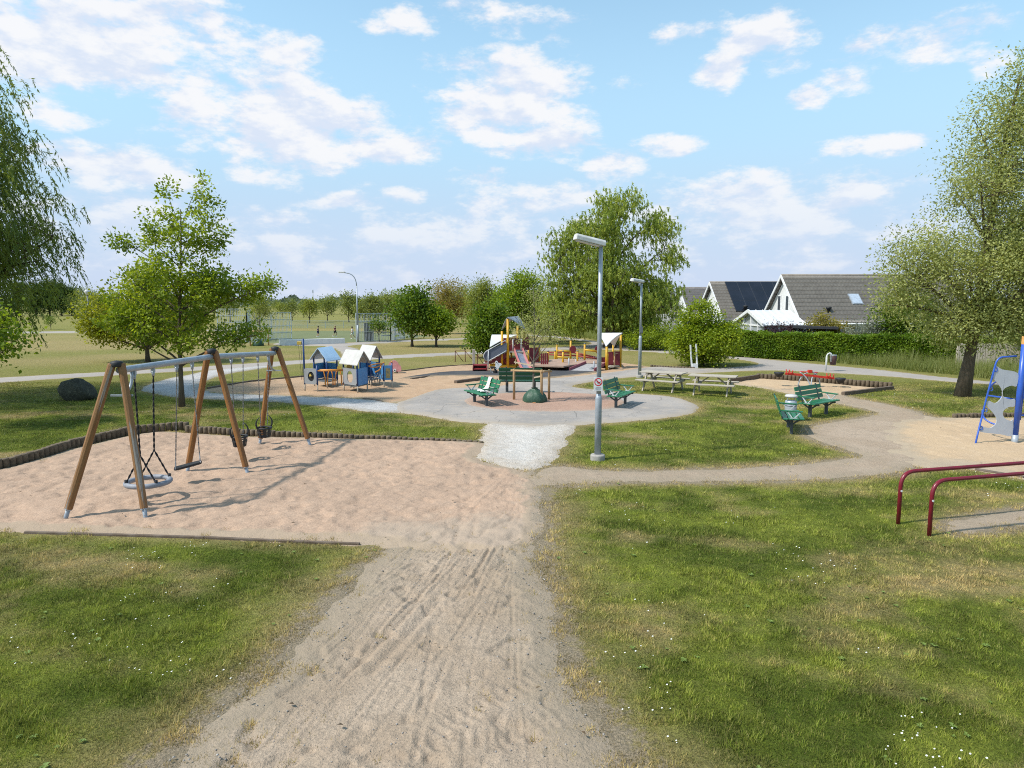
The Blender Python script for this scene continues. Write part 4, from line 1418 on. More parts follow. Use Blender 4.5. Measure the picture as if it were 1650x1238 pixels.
# ------------------------------------------------------------------ white double post
bb = g(1119.5, 594)
t = thing('marker_posts', 'pair of white posts joined by a low plate in front of the bush', 'post pair', bb)
for u0, v0, u1, v1 in ((1115, 594, 1112.5, 556), (1123.5, 594, 1121.5, 554.5)):
    p, q = g(u0, v0) - bb, at(u1, v1, bb.y) - bb
    MB().bar((p.x, 0, -0.02), (q.x, 0, q.z), 0.075, 0.075).build('post', M_WHITE, t, bevel=0.008)
MB().box((0, -0.02, 0.14), (0.30, 0.10, 0.24)).build('plate', M_WHITE, t, bevel=0.01)

# ------------------------------------------------------------------ crimson bars
for (b, top, end, lab) in (((1447, 845), 0.85, (1650, 746), 'bent crimson tube bar standing farther from the camera on the right lawn'), ((1497, 863.5), 0.85, (1650, 763), 'bent crimson tube bar standing nearer the camera on the right lawn')):
    p = g(*b)
    x, y, w = ray(*end)
    k = (HC - top) / -w
    e = Vector((x * k, y * k, top))
    d = Vector((e.x - p.x, e.y - p.y, 0)).normalized()
    E = p + d * 4.6
    t = thing('exercise_bar', lab, 'exercise bar', p, group='crimson parallel bars')
    pts = [(p.x, p.y, -0.1), (p.x, p.y, top - 0.24)] + [tuple(v) for v in arc((p.x, p.y, top - 0.24), (p.x, p.y, top), p + d * 0.26 + Vector((0, 0, top)), 8)][1:]
    pts += [tuple(v) for v in arc(E - d * 0.26 + Vector((0, 0, top)), E + Vector((0, 0, top)), E + Vector((0, 0, top - 0.24)), 8)] + [(E.x, E.y, -0.1)]
    MB().tube(pts, 0.031, 16).build('tube', M_BAR, t, world=t)
    MB().tube([(0.0, -0.033, top - 0.30), (0, -0.037, top - 0.30)], 0.017, 10).build('bolt_cap', M_WHITE, t)

# ------------------------------------------------------------------ blue climbing frame on the right
bb = g(1634.5, 716)
t = thing('climbing_frame', 'blue tube climbing frame with a wavy grey panel at the right edge', 'climbing frame', bb)
topz = at(1643.5, 545, bb.y).z
lean = Vector((0.03, 0, 0))
MB().tube([(0, 0, 0.22), (0.03, 0, topz - 0.14)], 0.064, 20).build('post', M_CBLUE, t)
MB().tube([(0, 0, -0.1), (0, 0, 0.24)], 0.072, 20).build('metal_foot', M_STEEL, t)
mb = MB()
n_ = 20
c0 = Vector((0.03, 0, topz - 0.14))
vs = [c0 + Vector((0.066 * math.cos(2 * math.pi * j / n_), 0.066 * math.sin(2 * math.pi * j / n_), -0.01)) for j in range(n_)]
vs += [c0 + Vector((0.066 * math.cos(2 * math.pi * j / n_), 0.066 * math.sin(2 * math.pi * j / n_), 0.10 - 0.09 * math.cos(2 * math.pi * j / n_))) for j in range(n_)]
mb.add(vs, [tuple(range(n_, 2 * n_))] + [(j, (j + 1) % n_, n_ + (j + 1) % n_, n_ + j) for j in range(n_)])
mb.build('cap', M_CAP, t)
yb = bb.y
LP = lambda u, v, dy=0.0: at(u, v, yb + dy) - bb
fl = g(1571, 719) - bb
MB().tube([fl, LP(1576, 697), LP(1590, 640), LP(1604, 588)] + arc(LP(1604, 588), LP(1607, 576), LP(1617, 575.5), 6) + [LP(1638, 574)], 0.021, 12).build('slanting_tube', M_CBLUE, t)
wav = [(1606, 591), (1622, 597), (1640, 600), (1634.5, 628), (1628, 625.5), (1616, 627), (1610, 634), (1611, 641), (1617, 646), (1634, 646), (1632, 672), (1620, 655), (1604, 652), (1616, 640), (1616, 631), (1610, 622)]
panel = [(1605.5, 591), (1612, 594.5), (1640, 601.5), (1637, 622), (1628, 621.5), (1618, 626), (1614, 633), (1618, 640), (1628, 643.5), (1635, 643), (1634, 655), (1624, 655), (1616, 659), (1612, 666), (1616, 674), (1626, 678), (1632, 677), (1631, 702), (1612, 700), (1582, 697), (1580, 692), (1594, 689), (1604, 682), (1606, 674), (1601, 664), (1592, 656), (1600, 653), (1608, 648), (1612, 640), (1611, 630), (1606, 618), (1600, 610)]
# wavy sheet cut with bites from both edges
panel = [(1605.5, 591), (1615, 595.5), (1640, 601.5), (1638, 622), (1630, 621.5), (1619, 626), (1615, 634), (1619, 641), (1630, 644), (1635.5, 643.5), (1634.5, 655), (1626, 656), (1618, 661), (1616, 668), (1620, 675), (1629, 678.5), (1632.5, 678), (1631, 702), (1612, 700), (1580, 696), (1582, 688), (1595, 690), (1604, 684), (1606, 675), (1600, 665), (1591, 655), (1593, 646), (1603, 650), (1610, 646), (1615.5, 637), (1614, 627), (1606, 616), (1601, 609)]
wsm = smooth_poly([(p[0], p[1]) for p in panel], 4)
MB().prism([LP(u, v, 0.0) for u, v in wsm], (0, 0.02, 0)).build('panel', M_CPANEL, t)
mb = MB()
for (u, v) in ((1603.5, 596), (1596, 627), (1587, 661), (1579.5, 690)):
    c = LP(u, v, -0.0)
    mb.tube([c + Vector((0.035 * math.cos(a) + .02, 0, 0.05 * math.sin(a))) for a in (i * math.pi / 5 for i in range(10))], 0.012, 6, closed=True)
mb.build('clip', M_CBLUE, t)
mb = MB()
for z, r0 in ((topz - 0.42, 0.02), (1.15, 0.02), (0.72, 0.02)):
    mb.tube([(0.03, 0, z), (1.6, 0.5, z)], r0, 10)
mb.tube(arc((0.02, 0.05, 1.60), (-0.25, 0.55, 1.65), (-0.1, 0.9, 1.25), 8), 0.021, 10)
mb.tube([(-0.26, 0.75, 1.12), (0.05, 0.10, 1.1)], 0.021, 10)
mb.tube(arc((-0.30, 0.8, 0.74), (-0.36, 0.8, 0.35), (0.0, 0.1, 0.40), 8), 0.021, 10)
mb.tube([(1.6, 0.5, -0.1), (1.6, 0.5, topz - 0.3)], 0.06, 14)
mb.tube([(0.10, 0.02, 0.6), (0.16, 0.05, 1.75)], 0.018, 8)
mb.build('rung', M_CBLUE, t)

# ------------------------------------------------------------------ boulder
bb = g(128, 644)
t = thing('boulder', 'dark rounded boulder alone on the lawn left of the swings', 'boulder', bb)
mb = MB()
mb.ball((0, 0, 0.30), (0.60, 0.5, 0.47), 40, 26)
vs = np.array(mb.v)
nz_ = fbm(vs[:, 0] * 1.3 + vs[:, 2] * 0.7 + 5, vs[:, 1] * 1.3 + vs[:, 2] * 1.1 + 9, 0.5, 4, 77)
dv_ = vs - np.array([0, 0, 0.3])
vs = np.array([0, 0, 0.3]) + dv_ * (1 + 0.30 * (nz_ - 0.5))[:, None]
vs[:, 0] += -0.22 * np.clip(vs[:, 2] - 0.1, 0, 1)
vs[:, 2] *= np.where(vs[:, 0] > 0.1, 1 - 0.28 * np.clip(vs[:, 0], 0, 1), 1.02)
vs[:, 0] *= 1 + 0.12 * np.clip(-(vs[:, 2] - 0.5), 0, 1)
mb.v = [tuple(p) for p in vs]
mb.build('stone', M_BOULDER, t)

# ================================================================== blue playhouse with three roofs
bb = g(560, 629)
ph = thing('playhouse', 'blue climbing playhouse with three small pitched roofs on the sand', 'playhouse', bb)


def pole(name, m, p, top, r, cap=None, foot=None, parent=ph):
    """round post from ground point p up to z = top; p in surveyed coordinates"""
    q = Vector((p[0], p[1], 0)) - parent.location
    z0 = 0.28 if foot else -0.05
    o = MB().tube([(q.x, q.y, z0), (q.x, q.y, top)], r, 10).build(name, m, parent)
    if foot:
        MB().tube([(q.x, q.y, -0.05), (q.x, q.y, z0)], r * 0.8, 8).build('foot', foot, o)
    if cap:
        MB().lathe((q.x, q.y, top), [(r * 1.12, -0.01), (r * 1.12, 0.03), (r * 0.6, 0.05)], 10).build('cap', cap, o)
    return o


def panel(name, m, a, c, z0, z1, parent, th=0.03, hole=None, z0b=None, z1b=None):
    """board standing between ground points a and c"""
    a, c = Vector((a[0], a[1], 0)), Vector((c[0], c[1], 0))
    d = (c - a)
    L = d.length
    d.normalize()
    nn = Vector((d.y, -d.x, 0))
    z0b = z0 if z0b is None else z0b
    z1b = z1 if z1b is None else z1b
    mb = MB()
    if not hole:
        mb.prism([a + Vector((0, 0, z0)), c + Vector((0, 0, z0b)), c + Vector((0, 0, z1b)), a + Vector((0, 0, z1))], nn * th)
    else:
        hu, hz, hrx, hrz = hole
        k = 24
        inn = [(hu * L + hrx * math.cos(2 * math.pi * i / k + .1309), hz + hrz * math.sin(2 * math.pi * i / k + .1309)) for i in range(k)]
        out = []
        for i in range(k):
            an = 2 * math.pi * i / k + .1309
            cx_, sx_ = math.cos(an), math.sin(an)
            ss = min(((L - hu * L) if cx_ > 0 else hu * L) / max(abs(cx_), 1e-6), ((z1 - hz) if sx_ > 0 else (hz - z0)) / max(abs(sx_), 1e-6))
            out.append((hu * L + cx_ * ss, hz + sx_ * ss))
        vs = []
        for off in (0, th):
            for ring_ in (inn, out):
                vs += [a + d * x + Vector((0, 0, z)) + nn * off for x, z in ring_]
        fs = []
        for i in range(k):
            j = (i + 1) % k
            fs += [(i, k + i, k + j, j), (2 * k + i, 2 * k + j, 3 * k + j, 3 * k + i), (i, j, 2 * k + j, 2 * k + i), (k + i, 3 * k + i, 3 * k + j, k + j)]
        mb.add(vs, fs)
    return mb.build(name, m, parent, world=parent)


def little_house(D, E, Cc, m_roof, gable_over_DE, eave, peak, panels):
    D, E, Cc = (Vector((p[0], p[1], 0)) for p in (D, E, Cc))
    G = E + Cc - D
    for p in (D, E, Cc, G):
        pole('post', M_BLUE, p, eave + 0.03, 0.034, foot=M_OLDWOOD)
    if gable_over_DE:
        a, b = (E - D), (Cc - D)
        o = D
    else:
        a, b = (Cc - D), (E - D)
        o = D
    La, Lb = a.length, b.length
    a.normalize()
    b.normalize()
    mid = o + a * (La / 2)
    hw = La / 2 + 0.16
    prof = []
    k = 6
    for i in range(-k, k + 1):
        s = i / k
        prof.append((s * hw, eave - 0.06 + (peak - eave + 0.06) * (1 - abs(s)) ** 0.92))
    vs, fs = [], []
    for off in (0, 0.028):
        for t_ in (-0.15, Lb + 0.15):
            vs += [mid + a * s + b * t_ + Vector((0, 0, z + off)) for s, z in prof]
    n1 = len(prof)
    for i in range(n1 - 1):
        fs += [(i, i + 1, n1 + i + 1, n1 + i), (2 * n1 + i, 3 * n1 + i, 3 * n1 + i + 1, 2 * n1 + i + 1), (i, 2 * n1 + i, 2 * n1 + i + 1, i + 1), (n1 + i, n1 + i + 1, 3 * n1 + i + 1, 3 * n1 + i)]
    fs += [(0, n1, 3 * n1, 2 * n1), (n1 - 1, 3 * n1 - 1, 4 * n1 - 1, 2 * n1 - 1)]
    MB().add(vs, fs, False).build('roof', m_roof, ph, world=ph)
    gb = MB()
    gp = [mid + a * s + Vector((0, 0, z - 0.004)) for s, z in prof if abs(s) < hw - 0.05]
    low = [mid + a * (hw - 0.3) * -1 + Vector((0, 0, eave + 0.04)), mid + a * (hw - 0.3) + Vector((0, 0, eave + 0.04))]
    # board closing the gable, cut to an arch below
    arch = [mid + a * (math.cos(t_) * (hw - 0.22)) + Vector((0, 0, eave - 0.02 + math.sin(t_) * (peak - eave) * 0.55)) for t_ in (i * math.pi / 8 for i in range(9))]
    gb.prism(gp + arch, b * -0.02)
    gb.build('gable_board', M_GREYP, ph, world=ph)
    sides = {'DE': (D, E), 'DC': (Cc, D), 'CG': (G, Cc), 'EG': (E, G)}
    for key, m_, hole in panels:
        panel('panel', m_, sides[key][0], sides[key][1], 0.30, 0.95, ph, hole=hole)
    MB().prism([D + Vector((0, 0, 0.24)), E + Vector((0, 0, 0.24)), G + Vector((0, 0, 0.24)), Cc + Vector((0, 0, 0.24))], (0, 0, 0.04)).build('floor', M_STEEL_D, ph, world=ph)


pA, pB, pC, pD, pE, pF, pG = g(491.5, 630.5), g(512, 632), g(554.5, 630.5), g(576.5, 634), g(592, 630), g(619, 625), g(632, 624.5)
little_house(g(527.5, 626), g(544, 622.5), g(507, 623), M_ROOFB, False, 1.17, 1.62, [('EG', M_MIDBLUE, None), ('CG', M_CYAN, None)])
little_house(pD, pE, pC, M_ROOFW, True, 1.15, 1.60, [('DC', M_GREYP, (0.5, 0.60, 0.20, 0.24)), ('DE', M_MIDBLUE, None)])
little_house(g(598, 623.5), g(612, 620), g(581, 620.5), M_ROOFW, True, 1.17, 1.66, [('EG', M_MIDBLUE, None), ('CG', M_CYAN, None)])
pole('mast', M_BLUE, pA, at(490, 546, pA.y).z, 0.036, foot=M_OLDWOOD)
pole('post', M_BLUE, pB, 1.05, 0.034, foot=M_OLDWOOD)
pole('post', M_BLUE, pF, 1.02, 0.034, cap=M_ORANGE, foot=M_OLDWOOD)
pole('post', M_BLUE, pG, 1.04, 0.034, cap=M_ORANGE, foot=M_OLDWOOD)
panel('panel', M_GREYP, pA, pB, 0.30, 0.92, ph, hole=(0.55, 0.60, 0.16, 0.19))
q = (pA + pB) / 2 - bb
dAB = (pB - pA).normalized()
nAB = Vector((dAB.y, -dAB.x, 0))
bub = MB()
c = q + Vector((0, 0, 0.60)) + dAB * 0.02
bub.prism([c + dAB * 0.17 * math.cos(a) + Vector((0, 0, 0.20 * math.sin(a))) - nAB * 0.02 for a in (i * math.pi / 12 for i in range(24))], nAB * 0.012)
bub.build('window', M_BLACK, ph)
MB().prism([c + dAB * -0.02 + Vector((0, 0, 0.13)) + nAB * 0.035, c + dAB * 0.06 + Vector((0, 0, 0.02)) + nAB * 0.035, c + dAB * -0.08 + Vector((0, 0, 0.0)) + nAB * 0.035], nAB * 0.008).build('arrow', M_YEL2, ph)
yb_ = MB().box((pA.x - 0.155 - bb.x, pA.y - bb.y, at(484, 553, pA.y).z), (0.17, 0.10, 0.13)).build('pulley_box', M_YEL2, ph, bevel=0.01)
mb = MB()
for x in (-0.19, -0.10):
    mb.tube([(pA.x + x - bb.x, pA.y - bb.y, at(484, 556, pA.y).z), (pA.x + x * 0.6 - bb.x, pA.y - bb.y, 0.45)], 0.006, 5)
mb.build('pulley_rope', M_ROPE, yb_)
panel('panel', M_CYAN, pF, pG, 0.32, 0.92, ph)
# grey tray board with yellow play plate
dFG = (pG - pF).normalized()
nFG = Vector((dFG.y, -dFG.x, 0))
c = (pF + pG) / 2 - bb + Vector((0, 0, 0.60)) + nFG * 0.035
MB().prism([c - dFG * 0.09 + Vector((0, 0, -0.2)), c + dFG * 0.09 + Vector((0, 0, -0.2)), c + dFG * 0.09 + Vector((0, 0, 0.2)), c - dFG * 0.09 + Vector((0, 0, 0.2))], nFG * 0.012).build('play_plate', mat('ochre_plate', (0.42, 0.30, 0.10), 0.5, (0.20, 0.20, 0.16), 14), ph)
panel('panel', M_MIDBLUE, g(611, 622), pF, 0.32, 0.92, ph)
# orange tube bridge
mb = MB()
for off in (0.0, 0.18):
    a_, b_ = pB + Vector((0.02, off * 1.6, 0.84)), pC + Vector((-0.02, off * 1.6, 0.82))
    mb.tube([a_, b_], 0.032, 8)
for f, s in ((0.32, 0.10), (0.62, 0.0), (0.95, 0.0)):
    p = pB.lerp(pC, f)
    for sg in (-1, 1):
        mb.tube(arc(p + Vector((0.11 * sg, 0.1, 0.82)), p + Vector((0.03 * sg, 0.05, 0.6)), p + Vector((0.04 * sg + s * 0.3, 0.0, 0.26)), 7), 0.024, 7)
mb.build('orange_bridge', M_ORANGE, ph, world=ph)
mb = MB()
c0, c1 = pE + Vector((0.05, 0.1, 0)), pF + Vector((-0.05, 0.1, 0))
for sg in (-1, 1):
    mb.tube(arc(c0 + Vector((0, 0, 0.98)), c0.lerp(c1, 0.5) + Vector((0, sg * 0.1, 0.80 + 0.25 * (sg > 0))), c1 + Vector((0, 0, 0.98)), 8), 0.024, 7)
mb.tube(arc(c0.lerp(c1, 0.45) + Vector((0, 0, 0.7)), c0.lerp(c1, 0.95) + Vector((0, 0, 0.72)), c0.lerp(c1, 0.85) + Vector((0, 0, 1.0)), 8), 0.028, 7)
mb.build('orange_rail', M_ORANGE, ph, world=ph)
mb = MB()
for i in range(6):
    f = i / 5
    mb.tube([c0.lerp(c1, f) + Vector((0, 0, 0.62)), c0.lerp(c1, min(1, max(0, f + 0.25))) + Vector((0, 0, 0.28))], 0.012, 5)
    mb.tube([c0.lerp(c1, f) + Vector((0, 0.02, 0.62)), c0.lerp(c1, min(1, max(0, f - 0.25))) + Vector((0, 0.02, 0.28))], 0.012, 5)
mb.build('net', M_STEEL_D, ph, world=ph)
for (u, v, y_, r_, m_) in ((563, 592, pC.y + 0.15, 0.12, M_YEL2), (546.5, 593, pC.y + 0.5, 0.085, M_YEL2), (602.5, 587, pE.y + 0.8, 0.10, M_CYAN)):
    c = at(u, v, y_) - bb
    MB().prism([c + Vector((r_ * math.cos(a), 0, r_ * math.sin(a))) for a in (i * math.pi / 10 for i in range(20))], (0, 0.03, 0)).build('disc', m_, ph)
c = at(569.5, 595.5, pC.y - 0.05) - bb
MB().prism([c + Vector((0.07 * math.cos(a), 0, 0.045 * math.sin(a))) for a in (i * math.pi / 8 for i in range(16))], (0, 0.03, 0)).build('disc', M_MAROON, ph)

# pink car rocker
bb = g(637, 602.5)
t = thing('spring_rocker', 'pink car shaped spring rocker behind the playhouse', 'rocker', bb)
out = [(626, 590), (626.5, 586), (630, 582), (636, 581), (640.5, 584), (643, 588), (646, 591), (646.5, 597), (643, 599), (629, 599), (627, 596)]
pts = smooth_poly([(p[0], p[1]) for p in out], 3)
MB().prism([at(u, v, bb.y) - bb for u, v in pts], (0, 0.06, 0)).build('side_board', mat('rocker_pink', (0.60, 0.27, 0.27), 0.5), t)
MB().prism([at(u, v, bb.y + 0.35) - bb for u, v in pts], (0, 0.06, 0)).build('side_board', M_PINKP, t)
for u in (636, 628.5):
    c = at(u, 597, bb.y - 0.04) - bb
    w_ = MB().prism([c + Vector((0.075 * math.cos(a), 0, 0.075 * math.sin(a))) for a in (i * math.pi / 8 for i in range(16))], (0, 0.03, 0)).build('wheel', M_WHITE, t)
    MB().prism([c + Vector((0.035 * math.cos(a), -0.006, 0.035 * math.sin(a))) for a in (i * math.pi / 8 for i in range(16))], (0, 0.01, 0)).build('hub', M_BLACK, w_)
MB().box((0, 0.2, 0.42), (0.28, 0.32, 0.04)).build('seat', M_BLACK, t)
MB().tube([(0.09 * math.cos(i * 0.7), 0.2 + 0.09 * math.sin(i * 0.7), i * 0.0065) for i in range(46)], 0.014, 5).build('spring', M_BLACK, t)

# ================================================================== yellow and maroon play structure
bb = g(850, 594)
ps = thing('play_structure', 'yellow and maroon play structure with tower slide ramp bridge and white roofs', 'play structure', bb)


def ypost(u, vt, vb, r=0.062, m=M_YELLOW, cap=True):
    p = g(u, vb)
    return pole('post', m, p, at(u, vt, p.y).z, r, cap=M_STEEL_D if cap else None, parent=ps)


def px_panel(name, m, pts, y, th=0.04, y2=None):
    """flat board seen as the outline pts at distance y (running to y2 at its right end)"""
    us = [p[0] for p in pts]
    lo, hi = min(us), max(us)
    V = [at(u, v, y if y2 is None else y + (y2 - y) * (u - lo) / (hi - lo)) for u, v in pts]
    return MB().prism(V, (0, th, 0)).build(name, m, ps, world=ps)


def px_bar(name, m, a, c, y, y2=None, r=0.03, n=8):
    return MB().tube([at(*a, y), at(*c, y if y2 is None else y2)], r, n).build(name, m, ps, world=ps)


YT = g(818.5, 596).y
ypost(818.4, 514, 596, 0.07, cap=False)
ypost(809, 534, 595.5, 0.062, cap=False)
ypost(844.5, 535, 592, 0.062, cap=False)
ypost(834, 526, 590.5, 0.055, cap=False)
for u, vt, vb in ((824, 569, 593), (832.5, 578, 592.5), (791, 583, 592.5), (799.5, 584, 592), (851.5, 563, 591)):
    ypost(u, vt, vb, 0.045)


def folded_roof(m, ridge, low):
    """square sheet folded along its diagonal: ridge end points high, two low corners"""
    a, c = (at(*p) for p in ridge)
    up = Vector((0, 0, 0.035))
    k = 6
    for corner in low:
        l = at(*corner)
        vs, fs = [], []
        for off in (Vector(), up):
            for i in range(k + 1):
                t_ = i / k
                p, q = a.lerp(l, t_), c.lerp(l, t_)
                bulge = Vector((0, 0, 0.09 * math.sin(math.pi * t_)))
                for j in range(5):
                    vs.append(p.lerp(q, j / 4) + bulge + off)
        n1 = 5 * (k + 1)
        for i in range(k):
            for j in range(4):
                f = (i * 5 + j, i * 5 + j + 1, (i + 1) * 5 + j + 1, (i + 1) * 5 + j)
                fs += [tuple(reversed(f)), tuple(n1 + x for x in f)]
            fs += [(i * 5, (i + 1) * 5, n1 + (i + 1) * 5, n1 + i * 5), (i * 5 + 4, n1 + i * 5 + 4, n1 + (i + 1) * 5 + 4, (i + 1) * 5 + 4)]
        fs += [(0, n1, n1 + 1, 1), (1, n1 + 1, n1 + 2, 2), (2, n1 + 2, n1 + 3, 3), (3, n1 + 3, n1 + 4, 4)]
        o = MB().add(vs, fs, True).build('roof', m, ps, world=ps)
        o.data.set_sharp_from_angle(angle=R(40)) if hasattr(o.data, 'set_sharp_from_angle') else None


folded_roof(M_TOWERROOF, ((817.5, 512.3, YT - 0.15), (835, 510.5, YT + 1.75)), ((808.3, 532.5, YT + 0.75), (847.3, 534.5, YT + 0.75)))
folded_roof(M_WHITE, ((792.5, 540.5, YT + 1.9), (836, 540.5, YT + 2.1)), ((789, 560.5, YT + 1.15), (838, 556, YT + 3.3)))
YR = g(977, 596).y
folded_roof(M_WHITE, ((962.3, 537.7, YR + 0.75), (1003, 537.5, YR + 0.85)), ((976.5, 559.3, YR - 0.12), (990, 559, YR + 1.7)))
# tower walls and deck
px_panel('panel', M_MAROON, [(811, 545), (840, 545), (840, 566.5), (811, 566.5)], YT + 0.9)
px_panel('panel', M_MAROON, [(820, 551), (827, 547), (827, 565), (820, 566.5)], YT + 0.25)
px_panel('panel', M_MAROON, [(840, 551.5), (851, 541), (852.5, 541.5), (852.5, 564), (840, 565)], YT + 1.0)
px_panel('panel', M_REDP, [(798, 577.5), (830, 576.5), (830, 587), (798, 587.5)], YT + 0.7)
px_panel('panel', M_YEL2, [(810, 571), (816.5, 571), (816.5, 575.5), (810, 575.5)], YT + 0.55)
px_bar('yellow_beam', M_YELLOW, (789, 589.5), (831, 591), YT + 0.1, r=0.06)
px_bar('yellow_beam', M_YELLOW, (789, 587.5), (833, 589), YT + 0.9, r=0.06)
dk = [g(811, 567, 0.98), g(845, 567, 0.98)]
MB().prism([at(811, 566.5, YT), at(846, 566.5, YT), at(850, 565, YT + 1.5), at(812, 565, YT + 1.5)], (0, 0, -0.06)).build('deck', M_OLDWOOD, ps, world=ps)
# stair ramp with slate side boards
side = [(816.5, 552.5), (816.5, 565.5), (786, 581.5), (780.5, 581), (780.5, 572.5), (784.5, 567)]
px_panel('side_board', M_SLATE, side, YT - 0.1)
px_panel('side_board', M_SLATE, [(u, v - 0.9) for u, v in side], YT + 0.85)
px_panel('panel', M_MAROON, [(816.5, 568), (816.5, 577), (796, 584.5), (782, 588.5), (781, 582.5), (787, 582)], YT + 0.12)
for i in range(6):
    f = i / 5
    p, q = at(783 + 30 * f, 585 - 19 * f, YT), at(783 + 30 * f, 584 - 19 * f, YT + 0.8)
    MB().box(((p + q) / 2) - bb, (0.24, 0.84, 0.035)).build('tread', M_OLDWOOD, ps)
for dy in (0, 0.95):
    mb = MB()
    mb.tube([at(815, 548.5, YT - 0.12 + dy), at(786.5, 564.5, YT - 0.12 + dy)] + arc(at(786.5, 564.5, YT - .12 + dy), at(779.5, 568, YT - .12 + dy), at(779, 575, YT - .12 + dy), 6)[1:] + [at(782, 580, YT - .12 + dy)], 0.022, 8)
    mb.tube([at(816, 565.5, YT - 0.14 + dy), at(788, 581.5, YT - 0.14 + dy)], 0.024, 8)
    mb.tube([at(787, 564.5, YT - 0.12 + dy), at(786.5, 597, YT - 0.12 + dy)], 0.028, 8)
    mb.build('handrail', M_BRACKET, ps, world=ps)
# slide
mb, sw = MB(), MB()
s0, s1 = at(834.5, 564.5, YT + 0.25), at(848, 597, YT - 1.15)
d = Vector((s1.x - s0.x, s1.y - s0.y, 0)).normalized()
w = Vector((-d.y, d.x, 0))
bed = [s0 - d * 0.12 + Vector((0, 0, 0.02)), s0 + d * 0.08, s0.lerp(s1, 0.5) + Vector((0, 0, -0.03)), s0.lerp(s1, 0.88) + Vector((0, 0, -0.01)), s1 + Vector((0, 0, 0.02)), s1 + d * 0.28 + Vector((0, 0, 0.0))]
for sg in (-1, 1):
    poly = [p + Vector((0, 0, -0.05)) for p in bed] + [p + Vector((0, 0, 0.15)) for p in reversed(bed)]
    o = MB().prism([p + w * (0.23 * sg - 0.02) for p in poly], w * 0.05).build('slide_wall', M_PINKP, ps, world=ps)
for p, q in zip(bed, bed[1:]):
    mb.add([p + w * 0.22, p - w * 0.22, q - w * 0.22, q + w * 0.22, p + w * 0.22 + Vector((0, 0, -.03)), p - w * 0.22 + Vector((0, 0, -.03)), q - w * 0.22 + Vector((0, 0, -.03)), q + w * 0.22 + Vector((0, 0, -.03))], [(0, 1, 2, 3), (7, 6, 5, 4), (0, 4, 5, 1), (3, 2, 6, 7)])
mb.build('slide_bed', M_CHROME, ps, world=ps)
mb = MB()
mb.tube([at(826.5, 564, YT + .2), at(826.5, 547, YT + .2), at(840, 547, YT + .2), at(839.5, 564, YT + .2)], 0.03, 8)
mb.build('slide_frame', M_WHITE, ps, world=ps)
# bridge boards
px_panel('panel', M_MAROON, [(853, 560.5), (868, 560), (868, 584), (853, 583)], YT + 0.8)
for k in range(4):
    px_panel('panel', M_MAROON, [(871.3 + k * 3.2, 570 - .3 * k), (874.1 + k * 3.2, 569.8 - .3 * k), (874.1 + k * 3.2, 588), (871.3 + k * 3.2, 588.4)], YT - 0.2)
for u, vt, vb in ((869, 559.5, 592), (883, 566.5, 591.5), (897, 555, 587), (919.3, 548.5, 586.5), (907, 566.5, 593), (930.3, 566, 590.5), (941.8, 554.5, 589), (894.5, 566, 587)):
    ypost(u, vt, vb, 0.055)
for a_, c_, y_ in (((898, 565), (920, 567), 37.5), ((898, 575), (917, 578), 36.0), ((942, 564), (962, 566.5), 36.3)):
    px_bar('yellow_rail', M_YELLOW, a_, c_, y_, r=0.05)
for a_, c_, y_ in (((884, 568), (920, 569), 39.2), ((884, 571.5), (941, 574), 39.2), ((921, 567.5), (965, 577), 38.8), ((930, 574), (966, 578.5), 38.2)):
    px_bar('red_rail', M_REDP, a_, c_, y_, r=0.045)
px_bar('yellow_beam', M_YELLOW, (883, 589.5), (930, 589.5), 35.9, r=0.07)
MB().prism([g(856, 588.5, 0.30), g(908, 590, 0.30), g(942, 585.5, 0.30), g(978, 585, 0.30), g(1000, 583, 0.30), g(996, 578.5, 0.30), g(900, 578.5, 0.30), g(856, 581.5, 0.30)], (0, 0, -0.08)).build('walkway', mat('walkway_board', (0.40, 0.27, 0.20), 0.7, (0.34, 0.23, 0.17), 3), ps, world=ps)
for u, v, y_ in ((923, 563.5, 37.6), (964, 563.5, 37.0)):
    c = at(u, v, y_) - bb
    MB().prism([c + Vector((0.19 * math.cos(a), 0, 0.21 * math.sin(a))) for a in (i * math.pi / 10 for i in range(20))], (0, 0.05, 0)).build('disc', M_MAROON, ps, bevel=0.01)
# chain net under the far rail
mb = MB()
for i in range(12):
    u = 922 + i * 3.8
    mb.tube([at(u, 575, 38.6), at(u + 4, 582, 38.6)], 0.018, 4)
    mb.tube([at(u + 4, 575, 38.62), at(u, 582, 38.62)], 0.018, 4)
mb.build('net', M_STEEL_D, ps, world=ps)
# ramp
r0, r1, r2, r3 = g(918, 597, 0.06), g(957.5, 598, 0.06), g(977, 587, 0.30), g(944, 586, 0.30)
MB().prism([r0, r1, r2, r3], (0, 0, -0.05)).build('ramp', mat('ramp_grey', (0.36, 0.34, 0.335), 0.7), ps, world=ps)
for a_, c_ in ((r0, r3), (r1, r2)):
    MB().bar(a_ + Vector((0, 0, 0.05)), c_ + Vector((0, 0, 0.05)), 0.06, 0.16).build('ramp_kerb', mat('kerb_rose', (0.26, 0.075, 0.10), 0.6), ps, world=ps)
for (u, v, vt) in ((916.5, 597.5, 577), (957, 598.5, 582), (928, 592.5, 579)):
    p = g(u, v)
    MB().tube([(p.x, p.y, -.05), (p.x, p.y, at(u, vt, p.y).z)], 0.028, 8).build('stanchion', M_STEEL, ps, world=ps)
c = g(953.5, 598.5)
MB().ball((c.x, c.y, 0.08), (0.13, 0.13, 0.13), 12, 8).build('bumper', M_STEEL_D, ps, world=ps)
